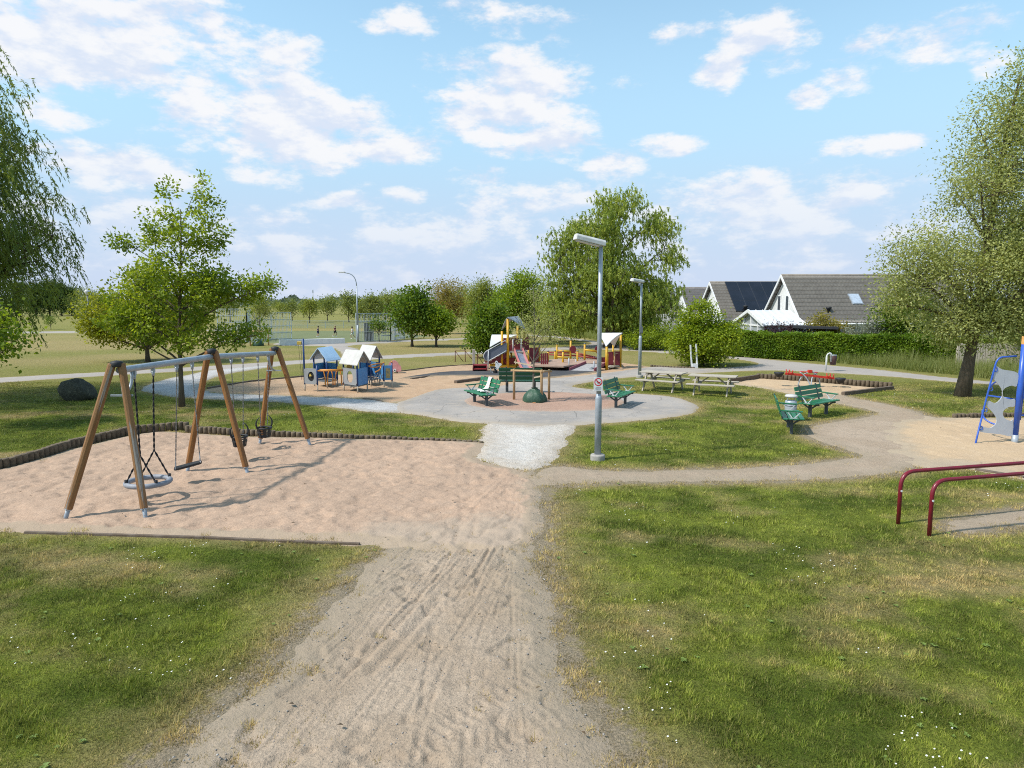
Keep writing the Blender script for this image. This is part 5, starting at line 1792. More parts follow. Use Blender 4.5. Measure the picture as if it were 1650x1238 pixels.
# right shelter
for u, vt, vb, r_ in ((964.3, 539.5, 590, 0.05), (977, 559, 597, 0.06), (999.5, 540, 592, 0.065), (987.5, 556, 589, 0.05), (978.5, 570, 596, 0.05)):
    ypost(u, vt, vb, r_, cap=False)
px_panel('panel', M_MAROON, [(979, 568), (988.5, 566.5), (988.5, 587.5), (979, 588)], YR + 0.3)
px_panel('panel', M_MAROON, [(990, 566.5), (999, 566.5), (999, 588.5), (990, 588)], YR + 0.9)
px_panel('panel', M_MAROON, [(964.5, 576), (975.5, 576), (975.5, 585.5), (964.5, 585.5)], YR + 1.0)
p = g(990, 594)
MB().tube([(p.x, p.y, -.05), (p.x, p.y, at(989.5, 567, p.y).z)], 0.035, 8).tube([(p.x, p.y, at(989.5, 570, p.y).z), (p.x + 0.2, p.y + 0.1, at(994, 570, p.y).z)], 0.02, 6).build('post', M_STAKE, ps, world=ps)
MB().prism([at(979, 592, YR), at(990, 590, YR), at(999, 589.5, YR + .8), at(980, 588.5, YR + 1)], (0, 0, -0.06)).build('floor', M_OLDWOOD, ps, world=ps)

# maroon two step bench-box and spring rocker in front of the ramp
bb = g(773.5, 599)
t = thing('step_box', 'low maroon open step box at the foot of the ramp', 'step box', bb)
for z, y_, d_ in ((0.32, 0.15, 0.34), (0.14, -0.02, 0.40)):
    MB().box((0, y_, z), (0.66, d_, 0.045)).build('step', M_REDP, t, bevel=0.006)
for sx in (-0.33, 0.33):
    MB().prism([(sx, -0.24, 0), (sx, 0.34, 0), (sx, 0.34, 0.38), (sx, 0.02, 0.38), (sx, -0.24, 0.2)], (0.035 * (1 if sx > 0 else -1), 0, 0)).build('side_board', M_MAROON, t)
MB().box((0, 0.33, 0.19), (0.66, 0.03, 0.34)).build('back_board', M_MAROON, t)

bb = g(798, 603)
t = thing('spring_rocker', 'white animal shaped spring rocker on the dark rubber before the slide', 'rocker', bb)
body = [(797.5, 593), (798.5, 587), (797.8, 583.5), (799.8, 581.6), (802, 583), (803, 585), (807.5, 586), (808, 588.5), (805, 591), (803, 594.5), (800, 595.5)]
pts = smooth_poly([(p[0], p[1]) for p in body], 3)
MB().prism([at(u, v, bb.y - 0.1) - bb for u, v in pts], (0, 0.06, 0)).build('side_board', M_WHITE, t)
MB().prism([at(u, v, bb.y + 0.18) - bb for u, v in pts], (0, 0.06, 0)).build('side_board', M_WHITE, t)
c = at(800.2, 584.2, bb.y - 0.12) - bb
MB().ball(c, 0.025, 8, 6).build('eye', M_BLACK, t)
MB().bar(at(790, 591.5, bb.y) - bb, at(799, 592, bb.y) - bb, 0.26, 0.05).build('seat', M_BLACK, t, bevel=0.01)
mb = MB()
mb.tube([at(797, 595, bb.y) - bb, at(800, 598, bb.y) - bb, at(797, 601.5, bb.y) - bb], 0.05, 8)
mb.tube([(0.10 * math.cos(i * 0.7), 0.10 * math.sin(i * 0.7), i * 0.004) for i in range(46)], 0.018, 5)
mb.build('spring', M_BLACK, t)
mb = MB()
mb.tube(arc(at(790.5, 594, bb.y) - bb, at(789.5, 602, bb.y) - bb, at(797, 601, bb.y) - bb, 7), 0.02, 6)
mb.build('foot_rest', M_STEEL, t)

# rusty rails and the pale post by the path
for (us, vt, vb, lab) in (((733.5, 749.5), 565.5, 583.5, 'rusty bent tube rail frame left of the pale concrete post'), ((769, 781), 571, 587, 'rusty bent tube rail frame half behind the maroon ramp')):
    p = g(us[0], vb)
    t = thing('rail_frame', lab, 'rail', p)
    a_, c_ = at(us[0], vt, p.y) - p, at(us[1], vt - 0.5, p.y) - p
    mb = MB()
    mb.tube([(0, 0, -.05), a_, c_, (c_.x, c_.y, -0.05)], 0.028, 8, smooth=False)
    mb.tube([a_ + Vector((0, 0, -.02)), (c_.x * 0.8, 0, 0.02)], 0.018, 6)
    mb.tube([c_ + Vector((0, 0, -.04)), (c_.x + 0.55, 0, 0.0)], 0.018, 6)
    mb.build('tube', M_RUST, t)
p = g(763.5, 587.5)
t = thing('concrete_post', 'single pale concrete post between the two rusty rail frames', 'post', p)
MB().box((0, 0, 0.40), (0.15, 0.15, 0.9)).build('post', M_CONC, t, bevel=0.015)

# ================================================================== staked saplings: stakes, bags (the trees follow)
M_STRAP = mat('cloth_strap', (0.50, 0.40, 0.28), 0.8)
stakes = [((828.3, 646.5), 595), ((872.5, 650.5), 596.5), ((884.5, 646), 596)]
bb = g(859.5, 649)
t = thing('tree_stakes', 'three peeled wooden stakes with rails around the plaza sapling', 'tree stakes', bb)
tops = []
for (b, vt) in stakes:
    p = g(*b)
    z = at(b[0], vt, p.y).z
    tops.append(Vector((p.x, p.y, z)))
    MB().lathe(p - bb + Vector((0, 0, -0.05)), [(0.045, 0), (0.045, z + 0.04), (0.035, z + 0.06)], 12).build('stake', M_STAKE, t)
for a_, c_ in ((0, 1), (1, 2), (2, 0)):
    p, q = tops[a_] + Vector((0, 0, -0.05)), tops[c_] + Vector((0, 0, -0.05))
    d = (q - p).normalized()
    MB().tube([p - d * 0.10, q + d * 0.12], 0.036, 10).build('rail', M_STAKE, t, world=t)
MB().bar(tops[1] + Vector((-0.05, 0, -0.22)), Vector((bb.x, bb.y, 0.88)), 0.006, 0.05).bar(tops[0] + Vector((0, 0, 0.25)), Vector((bb.x, bb.y, 1.30)), 0.006, 0.05).build('strap', M_STRAP, t, world=t)


def water_bag(label, loc, s):
    t = thing('watering_bag', label, 'watering bag', loc)
    mb = MB()
    nu, prof = 36, [(0.40, 0.0), (0.43, 0.04), (0.43, 0.16), (0.39, 0.30), (0.31, 0.42), (0.20, 0.51), (0.10, 0.56), (0.13, 0.60)]
    vs = []
    for i, (r_, z) in enumerate(prof):
        for j in range(nu):
            a = 2 * math.pi * j / nu
            cr = 1 + 0.07 * math.sin(a * 5 + i * 0.35) * (i > 0) + 0.05 * math.sin(a * 11 + i)
            vs.append((r_ * s * cr * math.cos(a) * 1.05, r_ * s * cr * math.sin(a), z * s))
    fs = [(i * nu + j, i * nu + (j + 1) % nu, (i + 1) * nu + (j + 1) % nu, (i + 1) * nu + j) for i in range(len(prof) - 1) for j in range(nu)]
    mb.add(vs, fs, True)
    mb.build('bag', M_BAG, t)
    return t


wb = water_bag('slumped green watering bag round the foot of the plaza sapling', g(861.5, 649.5), 0.90)
MB().box((-0.03, -0.43, 0.055), (0.11, 0.05, 0.05)).build('tag', mat('orange_tag', (0.55, 0.24, 0.10), 0.6), wb, bevel=0.008)
bb = g(420, 557)
t = thing('tree_stakes', 'two wooden stakes with a cross rail around the far lawn sapling', 'tree stakes', bb)
for u, vt, vb in ((403.5, 531, 558), (433, 533, 557)):
    p = g(u, vb)
    z = at(u, vt, p.y).z
    MB().tube([p - bb, p - bb + Vector((0, 0, z))], 0.055, 8).build('stake', M_STAKE, t)
p, q = at(402, 534, bb.y) - bb, at(434, 534.5, bb.y) - bb
MB().tube([p, q], 0.045, 8).tube([p + Vector((0, .4, 0)), q + Vector((0, .4, 0))], 0.045, 8).build('rail', M_STAKE, t)
water_bag('small green watering bag at the far lawn sapling', g(416, 557.5), 0.95)

# ================================================================== ball court
wb_ = g(450, 556.5)
t = thing('rebound_wall', 'long low white wall in front of the ball court', 'low wall', wb_)
e_ = g(555, 553.5) - wb_
MB().bar((0, 0, 0.22), (e_.x, e_.y, 0.22), 0.35, 0.46).build('wall', M_WHITE, t, bevel=0.02)


def mesh_fence(name, label, pts, h, gap=0.12, rails=(0.05, 0.5, 1.0), m=M_STEEL, post=2.5):
    root = thing(name, label, 'fence', Vector(pts[0]))
    wires = MB()
    for a_, c_ in zip(pts, pts[1:]):
        a_, c_ = Vector(a_), Vector(c_)
        L = (c_ - a_).length
        d = (c_ - a_) / L
        k = max(1, round(L / post))
        for i in range(k + 1):
            p = a_ + d * (L * i / k)
            MB().box(p - root.location + Vector((0, 0, h / 2)), (0.07, 0.07, h)).build('post', m, root)
        for i in range(int(L / gap)):
            p = a_ + d * (i * gap)
            wires.bar(p + Vector((0, 0, 0.04)), p + Vector((0, 0, h - 0.03)), 0.024, 0.024)
        for r_ in rails:
            wires.bar(a_ + Vector((0, 0, h * r_)), c_ + Vector((0, 0, h * r_)), 0.05, 0.05)
    wires.build('mesh_panel', m, root, world=root)
    return root


M_FENCE = mat('fence_grey_green', (0.38, 0.44, 0.42), 0.5, metal=0.1)
M_FENCEP = mat('fence_pale', (0.50, 0.55, 0.57), 0.5)
mesh_fence('court_fence', 'low grey mesh fence along the back of the ball court', [at(380, 531, 92) * 1, at(640, 531, 92)], 1.15, gap=0.13, m=M_FENCE)
mesh_fence('court_fence', 'tall mesh fence at the left end of the ball court behind the oak', [g(352, 552), g(399, 551.5), g(405, 546)], 2.9, gap=0.14, rails=(0.02, 0.2, 0.4, 0.6, 0.8, 1.0), m=M_FENCEP, post=3)
mesh_fence('court_fence', 'mesh fence between the far sapling and the low white wall', [g(405, 549), g(470, 546)], 2.5, gap=0.14, rails=(0.02, 0.25, 0.5, 0.75, 1.0), m=M_FENCEP, post=2)
gx0, gx1 = g(574.5, 551.5), g(629.5, 549.5)
gr = mesh_fence('ball_cage', 'tall pale mesh goal cage at the right end of the ball court', [gx0, gx1, gx1 + Vector((0.6, 4, 0))], 2.55, gap=0.14, rails=(0.02, 0.35, 0.7, 0.98), m=M_FENCEP, post=1.6)
MB().bar(gx0.lerp(gx1, 0.2) + Vector((0, 0.4, 0.85)), gx0.lerp(gx1, 0.45) + Vector((0, 0.4, 0.85)), 0.05, 1.6).build('backboard', M_STEEL_D, gr, world=gr)
sl = MB()
for k in range(5):
    sl.bar(gx0.lerp(gx1, 0.7) + Vector((0, 0.2, 0.5 + k * 0.28)), gx1 + Vector((0, 0.2, 0.5 + k * 0.28)), 0.05, 0.10)
sl.build('slat_panel', M_FENCEP, gr, world=gr)
mesh_fence('court_fence', 'pale slatted fence running from the goal cage behind the green maple', [g(630, 548.5), g(672, 545)], 1.9, gap=0.2, rails=(0.1, 0.3, 0.5, 0.7, 0.9), m=M_FENCEP, post=2.2)

# ------------------------------------------------------------------ children on the court
M_SKIN = mat('skin', (0.46, 0.26, 0.18), 0.6)
M_HAIRD, M_HAIRB = mat('dark_hair', (0.03, 0.02, 0.015), 0.7), mat('fair_hair', (0.36, 0.22, 0.10), 0.7)


def skinned(name, m, verts, edges, radii, parent, lv=2, root_i=0):
    me = bpy.data.meshes.new(name)
    me.from_pydata(verts, edges, [])
    o = bpy.data.objects.new(name, me)
    COL.objects.link(o)
    o.parent = parent
    sk = o.modifiers.new('skin', 'SKIN')
    sk.use_smooth_shade = True
    if not me.skin_vertices:
        bpy.context.view_layer.objects.active = o
        me.attributes
    for i, r_ in enumerate(radii):
        r2 = r_ if hasattr(r_, '__len__') else (r_, r_)
        me.skin_vertices[0].data[i].radius = r2
        me.skin_vertices[0].data[i].use_root = (i == root_i)
    sb = o.modifiers.new('sub', 'SUBSURF')
    sb.levels = sb.render_levels = lv
    me.materials.append(m)
    return o


def child(label, base, H, rz, shirt, shorts, hair, phase):
    t = thing('person', label, 'person', base, rz, group='children playing on the ball court')
    k = H / 1.7
    S = lambda *p: tuple(c * k for c in p)
    a = phase
    # mid stride: +X is the direction of travel
    hipL, hipR = (0, 0.09, 0.88), (0, -0.09, 0.88)
    kL, fL, tL = (0.22 * a + 0.05, 0.10, 0.50), (0.12 * a - 0.12, 0.10, 0.10), (0.12 * a + 0.05, 0.10, 0.05)
    kR, fR, tR = (-0.12 * a + 0.04, -0.10, 0.47), (-0.42 * a, -0.10, 0.16), (-0.36 * a + 0.10, -0.10, 0.06)
    sL, sR = (0.05, 0.19, 1.36), (0.05, -0.19, 1.36)
    eL, wL = (-0.14 * a, 0.25, 1.12), (0.02 * a + 0.02, 0.22, 0.94)
    eR, wR = (0.16 * a, -0.25, 1.12), (0.34 * a, -0.18, 1.10)
    V = [(0, 0, 0.95), (0.02, 0, 1.15), (0.04, 0, 1.34), (0.06, 0, 1.45), (0.08, 0, 1.53), (0.10, 0, 1.63), (0.10, 0, 1.70), hipL, kL, fL, tL, hipR, kR, fR, tR, sL, eL, wL, (wL[0] + 0.03, wL[1], wL[2] - 0.09), sR, eR, wR, (wR[0] + 0.06, wR[1], wR[2] + 0.05)]
    E = [(0, 1), (1, 2), (2, 3), (3, 4), (4, 5), (5, 6), (0, 7), (7, 8), (8, 9), (9, 10), (0, 11), (11, 12), (12, 13), (13, 14), (2, 15), (15, 16), (16, 17), (17, 18), (2, 19), (19, 20), (20, 21), (21, 22)]
    r_ = [(.12, .15), (.11, .13), (.12, .15), .055, .085, .10, .06, .09, .058, .038, .034, .09, .058, .038, .034, .055, .042, .032, .03, .055, .042, .032, .03]
    skinned('body', M_SKIN, [S(*p) for p in V], E, [tuple(x * k for x in q) if hasattr(q, '__len__') else q * k for q in r_], t)
    Vs = [(0, 0, 0.90), (0.02, 0, 1.15), (0.045, 0, 1.36), sL, (eL[0] * .6, eL[1], 1.20), sR, (eR[0] * .6, eR[1], 1.20)]
    skinned('shirt', shirt, [S(*p) for p in Vs], [(0, 1), (1, 2), (2, 3), (3, 4), (2, 5), (5, 6)], [tuple(x * k for x in q) for q in ((.15, .17), (.135, .16), (.12, .15), (.08, .08), (.075, .075), (.08, .08), (.075, .075))], t)
    mix_ = lambda p, q, f: tuple(p[i] + (q[i] - p[i]) * f for i in range(3))
    skinned('shorts', shorts, [S(*p) for p in [(0, 0, 0.94), hipL, mix_(hipL, kL, 0.8), hipR, mix_(hipR, kR, 0.8)]], [(0, 1), (1, 2), (0, 3), (3, 4)], [q * k for q in (.15, .115, .09, .115, .09)], t)
    h_ = MB().ball(S(0.075, 0, 1.665), S(0.125, 0.118, 0.12), 12, 8).build('hair', hair, t)
    for nm, p in (('eye', (0.205, 0.04, 1.62)), ('eye', (0.205, -0.04, 1.62)), ('nose', (0.215, 0, 1.59))):
        MB().ball(S(*p), 0.012 * k, 6, 4).build(nm, M_SIGNBLK if nm == 'eye' else M_SKIN, t)
    for f in ((9, 10), (13, 14)):
        p, q = Vector(S(*V[f[0]])), Vector(S(*V[f[1]]))
        MB().tube([p, q + (q - p) * 0.5], [0.045 * k, 0.04 * k], 8).build('shoe', M_WHITE, t)
    return t


M_NAVY, M_DKRED, M_LBLUE = mat('navy_cloth', (0.015, 0.025, 0.10), 0.8), mat('dark_red_cloth', (0.10, 0.012, 0.03), 0.8), mat('pale_blue_cloth', (0.36, 0.46, 0.62), 0.8)
M_BLKC, M_WHC = mat('black_cloth', (0.02, 0.02, 0.03), 0.8), mat('white_shirt', (0.68, 0.68, 0.68), 0.8)
child('child in a navy shirt walking on the ball court left of the others', g(512.5, 543.5), 1.08, R(20), M_NAVY, M_NAVY, M_HAIRD, 0.6)
child('child in a dark red top running on the ball court', g(540, 543), 1.10, R(-20), M_DKRED, M_BLKC, M_HAIRB, 1.0)
child('child in white striding just left of the curved lamp post', g(568.5, 546.5), 1.15, R(170), M_WHC, M_WHC, M_HAIRD, 1.1)
child('child in pale blue striding before the goal cage', g(594.5, 546), 1.15, R(15), M_LBLUE, M_LBLUE, M_HAIRD, 1.0)

# ================================================================== houses beyond the hedge
M_TILE = mat('grey_brown_tile', (0.25, 0.22, 0.19), 0.85, (0.215, 0.188, 0.162), 2.0, col3=(0.28, 0.25, 0.215))
M_TILE2 = mat('grey_tile', (0.21, 0.19, 0.18), 0.85, (0.17, 0.155, 0.148), 2.0)
M_HWALL = mat('house_white_boards', (0.66, 0.655, 0.64), 0.7, (0.60, 0.595, 0.58), 2)
M_HGREY = mat('house_grey_wall', (0.36, 0.355, 0.34), 0.8)
M_TRIM = mat('white_trim', (0.74, 0.74, 0.74), 0.6)
M_GLASSW = mat('window_glass', (0.035, 0.045, 0.06), 0.15, spec=0.7)
M_SOLAR = mat('solar_panel', (0.010, 0.012, 0.018), 0.28, (0.014, 0.016, 0.024), 1, spec=0.5)
M_SOLARF = mat('solar_frame', (0.05, 0.055, 0.065), 0.4)
M_FROST = mat('white_translucent_roof', (0.66, 0.67, 0.68), 0.35, (0.60, 0.61, 0.62), 2)


def tiled_slope(root, p0, p1, q0, q1, m, step=0.40, wave=0.26):
    """stepped tile courses; p0-p1 eave, q0-q1 ridge; each course lips over the one below"""
    p0, p1, q0, q1 = (Vector(v) for v in (p0, p1, q0, q1))
    L, W = (q0 - p0).length, (p1 - p0).length
    nrm = (p1 - p0).cross(q0 - p0).normalized()
    if nrm.z < 0:
        nrm = -nrm
    rows, cols = int(L / step), max(2, int(W / (wave / 2)))
    vs, fs = [], []
    for r_ in range(rows):
        for e, lift in ((r_ / rows, 0.11), ((r_ + 1) / rows, 0.015)):
            a_, c_ = p0.lerp(q0, e), p1.lerp(q1, e)
            for j in range(cols + 1):
                vs.append(a_.lerp(c_, j / cols) + nrm * (lift + (0.03 if j % 2 else 0)))
    k = cols + 1
    for r_ in range(rows * 2 - 1):
        for j in range(cols):
            fs.append((r_ * k + j, r_ * k + j + 1, (r_ + 1) * k + j + 1, (r_ + 1) * k + j))
    return MB().add(vs, fs, True).build('roof', m, root)


def house(label, x0, x1, yf, yb, eave, ridge, m_tile, m_wall, over=0.35):
    root = thing('house', label, 'house', ((x0 + x1) / 2, (yf + yb) / 2, 0), group='houses beyond the hedge')
    O = root.location
    X0, X1, Y0, Y1 = x0 - O.x, x1 - O.x, yf - O.y, yb - O.y
    sl = (ridge - eave) / (-Y0)
    mb = MB()
    mb.prism([(X0, Y0, 0), (X0, Y1, 0), (X0, Y1, eave), (X0, 0, ridge - 0.06), (X0, Y0, eave)], (X1 - X0, 0, 0))
    mb.build('wall', m_wall, root)
    ov = over
    e_ = eave - sl * ov + 0.05
    tiled_slope(root, (X0 - 0.3, Y0 - ov, e_), (X1 + 0.3, Y0 - ov, e_), (X0 - 0.3, 0, ridge + 0.05), (X1 + 0.3, 0, ridge + 0.05), m_tile)
    tiled_slope(root, (X0 - 0.3, Y1 + ov, e_), (X1 + 0.3, Y1 + ov, e_), (X0 - 0.3, 0, ridge + 0.05), (X1 + 0.3, 0, ridge + 0.05), m_tile)
    MB().tube([(X0 - 0.32, 0, ridge + 0.07), (X1 + 0.32, 0, ridge + 0.07)], 0.11, 8).build('ridge_cap', m_tile, root)
    vb_ = MB()
    for sg in (-1, 1):
        yy = (Y0 - ov) if sg < 0 else (Y1 + ov)
        vb_.bar((X0 - 0.34, yy, e_ + 0.01), (X0 - 0.34, 0, ridge + 0.06), 0.06, 0.24, up=(1, 0, 0)) if False else vb_.prism([(X0 - 0.37, yy, e_ - 0.12), (X0 - 0.37, 0, ridge - 0.08), (X0 - 0.37, 0, ridge + 0.14), (X0 - 0.37, yy, e_ + 0.12)], (0.065, 0, 0))
    vb_.build('verge_board', M_TRIM, root)
    MB().tube([(X0 - 0.3, Y0 - ov - 0.07, e_ - 0.02), (X1 + 0.3, Y0 - ov - 0.07, e_ - 0.02)], 0.07, 8).build('gutter', M_TRIM, root)
    return root, O


def on_slope(root, O, u, v, x0, yf, yb, eave, ridge):
    """where the line of sight meets the front roof slope, local to the house"""
    a, b, c = ray(u, v)
    ym, sl = (yf + yb) / 2, (ridge - eave) / ((yb - yf) / 2)
    # z = eave + sl*(y - yf); z = HC + c t, y = b t
    t = (eave - sl * yf - HC + 0.05) / (c - sl * b)
    return Vector((a * t, b * t, HC + c * t)) - O


HC_ = (20.0, 31.5, 47.0, 54.0, 2.30, 5.36)
hC, OC = house('white gabled house with a long grey brown tiled roof and skylight', *HC_[:2], HC_[2], HC_[3], HC_[4], HC_[5], M_TILE, M_HWALL)
for u in (1251.5, 1264.3):
    y_ = F * 20.0 / (u - CX) * 0.9955
    p0, p1 = at(u, 499.5, y_), at(u, 477.5, y_)
    fr = MB()
    zc, hh = (p0.z + p1.z) / 2 - 0, (p1.z - p0.z)
    wdw = MB().box((20.0 - 0.02 - OC.x, y_ - OC.y, zc), (0.06, 0.62, hh + 0.16)).build('window', M_TRIM, hC)
    MB().box((20.0 - 0.04 - OC.x, y_ - OC.y, zc), (0.06, 0.42, hh)).build('pane', M_GLASSW, wdw)
sl_ = (HC_[5] - HC_[4]) / 3.5
for (u, v, w_, h_, m_, nm) in ((1377.5, 484, 0.62, 0.95, M_GLASSW, 'skylight'),):
    c = on_slope(hC, OC, u, v, *(HC_[0], HC_[2], HC_[3], HC_[4], HC_[5]))
    mt = Matrix.Rotation(math.atan(sl_), 3, 'X')
    sk = MB().box(c + Vector((0, -0.05, 0.05)), (w_ + 0.14, h_ + 0.14, 0.14), m=mt).build('skylight', M_STEEL, hC)
    MB().box(c + Vector((0, -0.075, 0.075)), (w_, h_, 0.14), m=mt).build('pane', mat('skylight_glass', (0.42, 0.48, 0.56), 0.2, spec=0.6), sk)
c = on_slope(hC, OC, 1335, 505, *(HC_[0], HC_[2], HC_[3], HC_[4], HC_[5]))
MB().lathe(c, [(0.13, 0), (0.10, 0.28), (0.19, 0.32), (0.19, 0.42), (0.06, 0.46)], 10).build('vent', M_BLACK, hC)
for (u0, u1, v0, v1) in ((1364, 1378, 521, 538),):
    p, q = at(u0, v1, 47.0) - OC, at(u1, v0, 47.0) - OC
    wdw = MB().box(((p.x + q.x) / 2, 47.0 - 0.02 - OC.y, (p.z + q.z) / 2), (q.x - p.x + 0.14, 0.07, q.z - p.z + 0.1)).build('window', M_TRIM, hC)
    MB().box(((p.x + q.x) / 2, 47.0 - 0.045 - OC.y, (p.z + q.z) / 2), (q.x - p.x, 0.07, q.z - p.z)).build('pane', M_GLASSW, wdw)
MB().box((3.0, 47.0 - 0.03 - OC.y, 1.1), (9.0, 0.06, 2.2)).build('wall_panel', M_HGREY, hC)

# conservatory
cv = thing('conservatory', 'white conservatory with a pale see through roof at the foot of the gabled house', 'conservatory', (18.4, 48.4, 0))
O = cv.location
x0, x1, yf, yb, ea, ri = 16.9 - O.x, 19.55 - O.x, 45.6 - O.y, 51.4 - O.y, 2.02, 2.88
for sg, y_ in ((-1, yf), (1, yb)):
    p = [(x0 - 0.25, y_ + sg * 0.25, ea - 0.07), (x1, y_ + sg * 0.25, ea - 0.07), (x1, 0, ri), (x0 - 0.25, 0, ri)]
    MB().prism(p, (0, 0, 0.05)).build('roof', M_FROST, cv)
rb = MB()
for i in range(7):
    x = x0 - 0.2 + (x1 - x0 + 0.2) * i / 6
    rb.bar((x, yf - 0.25, ea), (x, 0, ri + 0.07), 0.05, 0.05)
rb.build('roof_bar', M_TRIM, cv)
MB().prism([(x0 - 0.3, yf - 0.28, ea - 0.14), (x0 - 0.3, 0, ri - 0.10), (x0 - 0.3, yb + 0.28, ea - 0.14), (x0 - 0.3, yb + 0.28, ea + 0.06), (x0 - 0.3, 0, ri + 0.12), (x0 - 0.3, yf - 0.28, ea + 0.06)], (0.07, 0, 0)).build('verge_board', M_TRIM, cv)
fr = MB()
for y_ in (yf, yf * 0.5, 0, yb * 0.5, yb):
    zt = ea - 0.05 + (ri - ea) * (1 - abs(y_) / abs(yf))
    fr.box((x0, y_, zt / 2), (0.12, 0.12, zt))
for z in (0.45, 1.25, ea - 0.12):
    fr.box((x0, 0, z), (0.08, yb - yf, 0.10))
for i in range(4):
    x = x0 + (x1 - x0) * i / 3
    fr.box((x, yf, ea / 2), (0.12, 0.12, ea))
fr.box(((x0 + x1) / 2, yf, ea - 0.06), (x1 - x0, 0.10, 0.12))
fr.box(((x0 + x1) / 2, yf, 0.3), (x1 - x0, 0.06, 0.6))
fr.build('frame', M_TRIM, cv)
gl = MB().prism([(x0 + 0.03, yf, 0.3), (x0 + 0.03, yb, 0.3), (x0 + 0.03, yb, ea - 0.1), (x0 + 0.03, 0, ri - 0.15), (x0 + 0.03, yf, ea - 0.1)], (0.02, 0, 0)).box(((x0 + x1) / 2, yf + 0.03, 1.2), (x1 - x0, 0.02, 1.5))
gl.build('glass', mat('veranda_glass', (0.32, 0.35, 0.38), 0.15, spec=0.6), cv)

HB_ = (17.5, 29.0, 56.0, 64.0, 2.15, 5.12)
hB, OB = house('white gabled house whose roof is covered by black solar panels', *HB_[:2], HB_[2], HB_[3], HB_[4], HB_[5], M_TILE, M_HWALL)
slb = (HB_[5] - HB_[4]) / 4.0
mt = Matrix.Rotation(math.atan(slb), 3, 'X')
LB = math.hypot(4.0, HB_[5] - HB_[4])
pw, phh = 1.02, 1.55
for r_ in range(3):
    for cidx in range(9):
        if r_ == 0 and cidx in (3,):
            continue
        xc = HB_[0] + 0.95 + pw * (cidx + 0.5) - OB.x
        f = (0.17 + 0.28 * r_ + 0.13) * 1.0
        yy = HB_[2] + 4.0 * f - OB.y
        zz = HB_[4] + (HB_[5] - HB_[4]) * f
        nv = mt @ Vector((0, 0, 1))
        c = Vector((xc, yy, zz)) + nv * 0.17
        so2 = MB().box(c, (pw - 0.012, LB * 0.28 - 0.012, 0.045), m=mt).build('solar_panel', M_SOLARF, hB)
        MB().box(c + nv * 0.006, (pw - 0.05, LB * 0.28 - 0.05, 0.045), m=mt).build('cell_face', M_SOLAR, so2)
c = on_slope(hB, OB, 1201, 503, HB_[0], HB_[2], HB_[3], HB_[4], HB_[5])
MB().lathe(c + Vector((0, 0, .1)), [(0.15, 0), (0.12, 0.28), (0.2, 0.32), (0.2, 0.42), (0.06, 0.46)], 10).build('vent', M_BLACK, hB)

hA, OA = house('grey tiled house peeping over the bright green bush', 17.3, 27, 66, 74, 2.2, 4.85, M_TILE2, M_HWALL)
tiled_slope(hA, (15.9 - OA.x, -1.5, 2.2), (17.0 - OA.x, -1.5, 2.2), (16.6 - OA.x, 2.6, 4.5), (17.0 - OA.x, 2.6, 4.5), M_TILE2)
tiled_slope(hA, (15.9 - OA.x, 6.4, 2.2), (17.0 - OA.x, 6.4, 2.2), (16.6 - OA.x, 2.6, 4.5), (17.0 - OA.x, 2.6, 4.5), M_TILE2)
MB().box((16.45 - OA.x, 2.5, 1.1), (1.0, 7.4, 2.2)).build('wing_wall', M_HGREY, hA)
cv2 = thing('conservatory', 'small white lean to behind the bright green bush', 'conservatory', (15.6, 61, 0))
MB().prism([(-0.6, -2.2, 1.45), (1.3, -2.2, 1.45), (1.3, 0, 2.35), (-0.6, 0, 2.35)], (0, 0, 0.06)).prism([(-0.6, 2.2, 1.45), (1.3, 2.2, 1.45), (1.3, 0, 2.35), (-0.6, 0, 2.35)], (0, 0, 0.06)).build('roof', M_FROST, cv2)
MB().prism([(-0.4, -1.9, 0), (-0.4, 1.9, 0), (-0.4, 1.9, 1.5), (-0.4, 0, 2.3), (-0.4, -1.9, 1.5)], (1.6, 0, 0)).build('wall', M_TRIM, cv2)
# dark flat pergola behind the hedge
pg_ = thing('pergola', 'dark flat topped pergola just above the hedge', 'pergola', at(1312, 530, 43.5) * 1)
pg_.location.z = 0
p, q = at(1277, 526.5, 43.5), at(1350, 528.5, 42.5)
mb = MB().bar(p - pg_.location, q - pg_.location, 1.6, 0.14)
mb.build('roof', mat('pergola_dark', (0.035, 0.035, 0.04), 0.6), pg_)
for f in (0.02, 0.34, 0.66, 0.98):
    c = p.lerp(q, f) - pg_.location
    MB().box((c.x, c.y - 0.6, p.z / 2 - 0.05), (0.09, 0.09, p.z - 0.1)).build('post', M_STEEL_D, pg_)
# grey picket fence behind the right tree
fa, fb_ = Vector((22.6, 34.5, 0)), Vector((33.0, 32.0, 0))
fe = thing('picket_fence', 'weathered grey board fence behind the tall right tree', 'fence', fa)
mb = MB()
rnd = random.Random(9)
k = int((fb_ - fa).length / 0.115)
for i in range(k):
    p = (fb_ - fa) * (i / k)
    hh = 1.45 + rnd.uniform(-0.03, 0.03)
    mb.box((p.x, p.y, hh / 2), (0.095, 0.022, hh), rz=math.atan2(-2.5, 10.4))
mb.build('board_panel', M_OLDWOOD, fe)
for i in range(6):
    p = (fb_ - fa) * (i / 5)
    MB().box((p.x, p.y + 0.07, 0.7), (0.09, 0.09, 1.4)).build('post', M_OLDWOOD, fe)

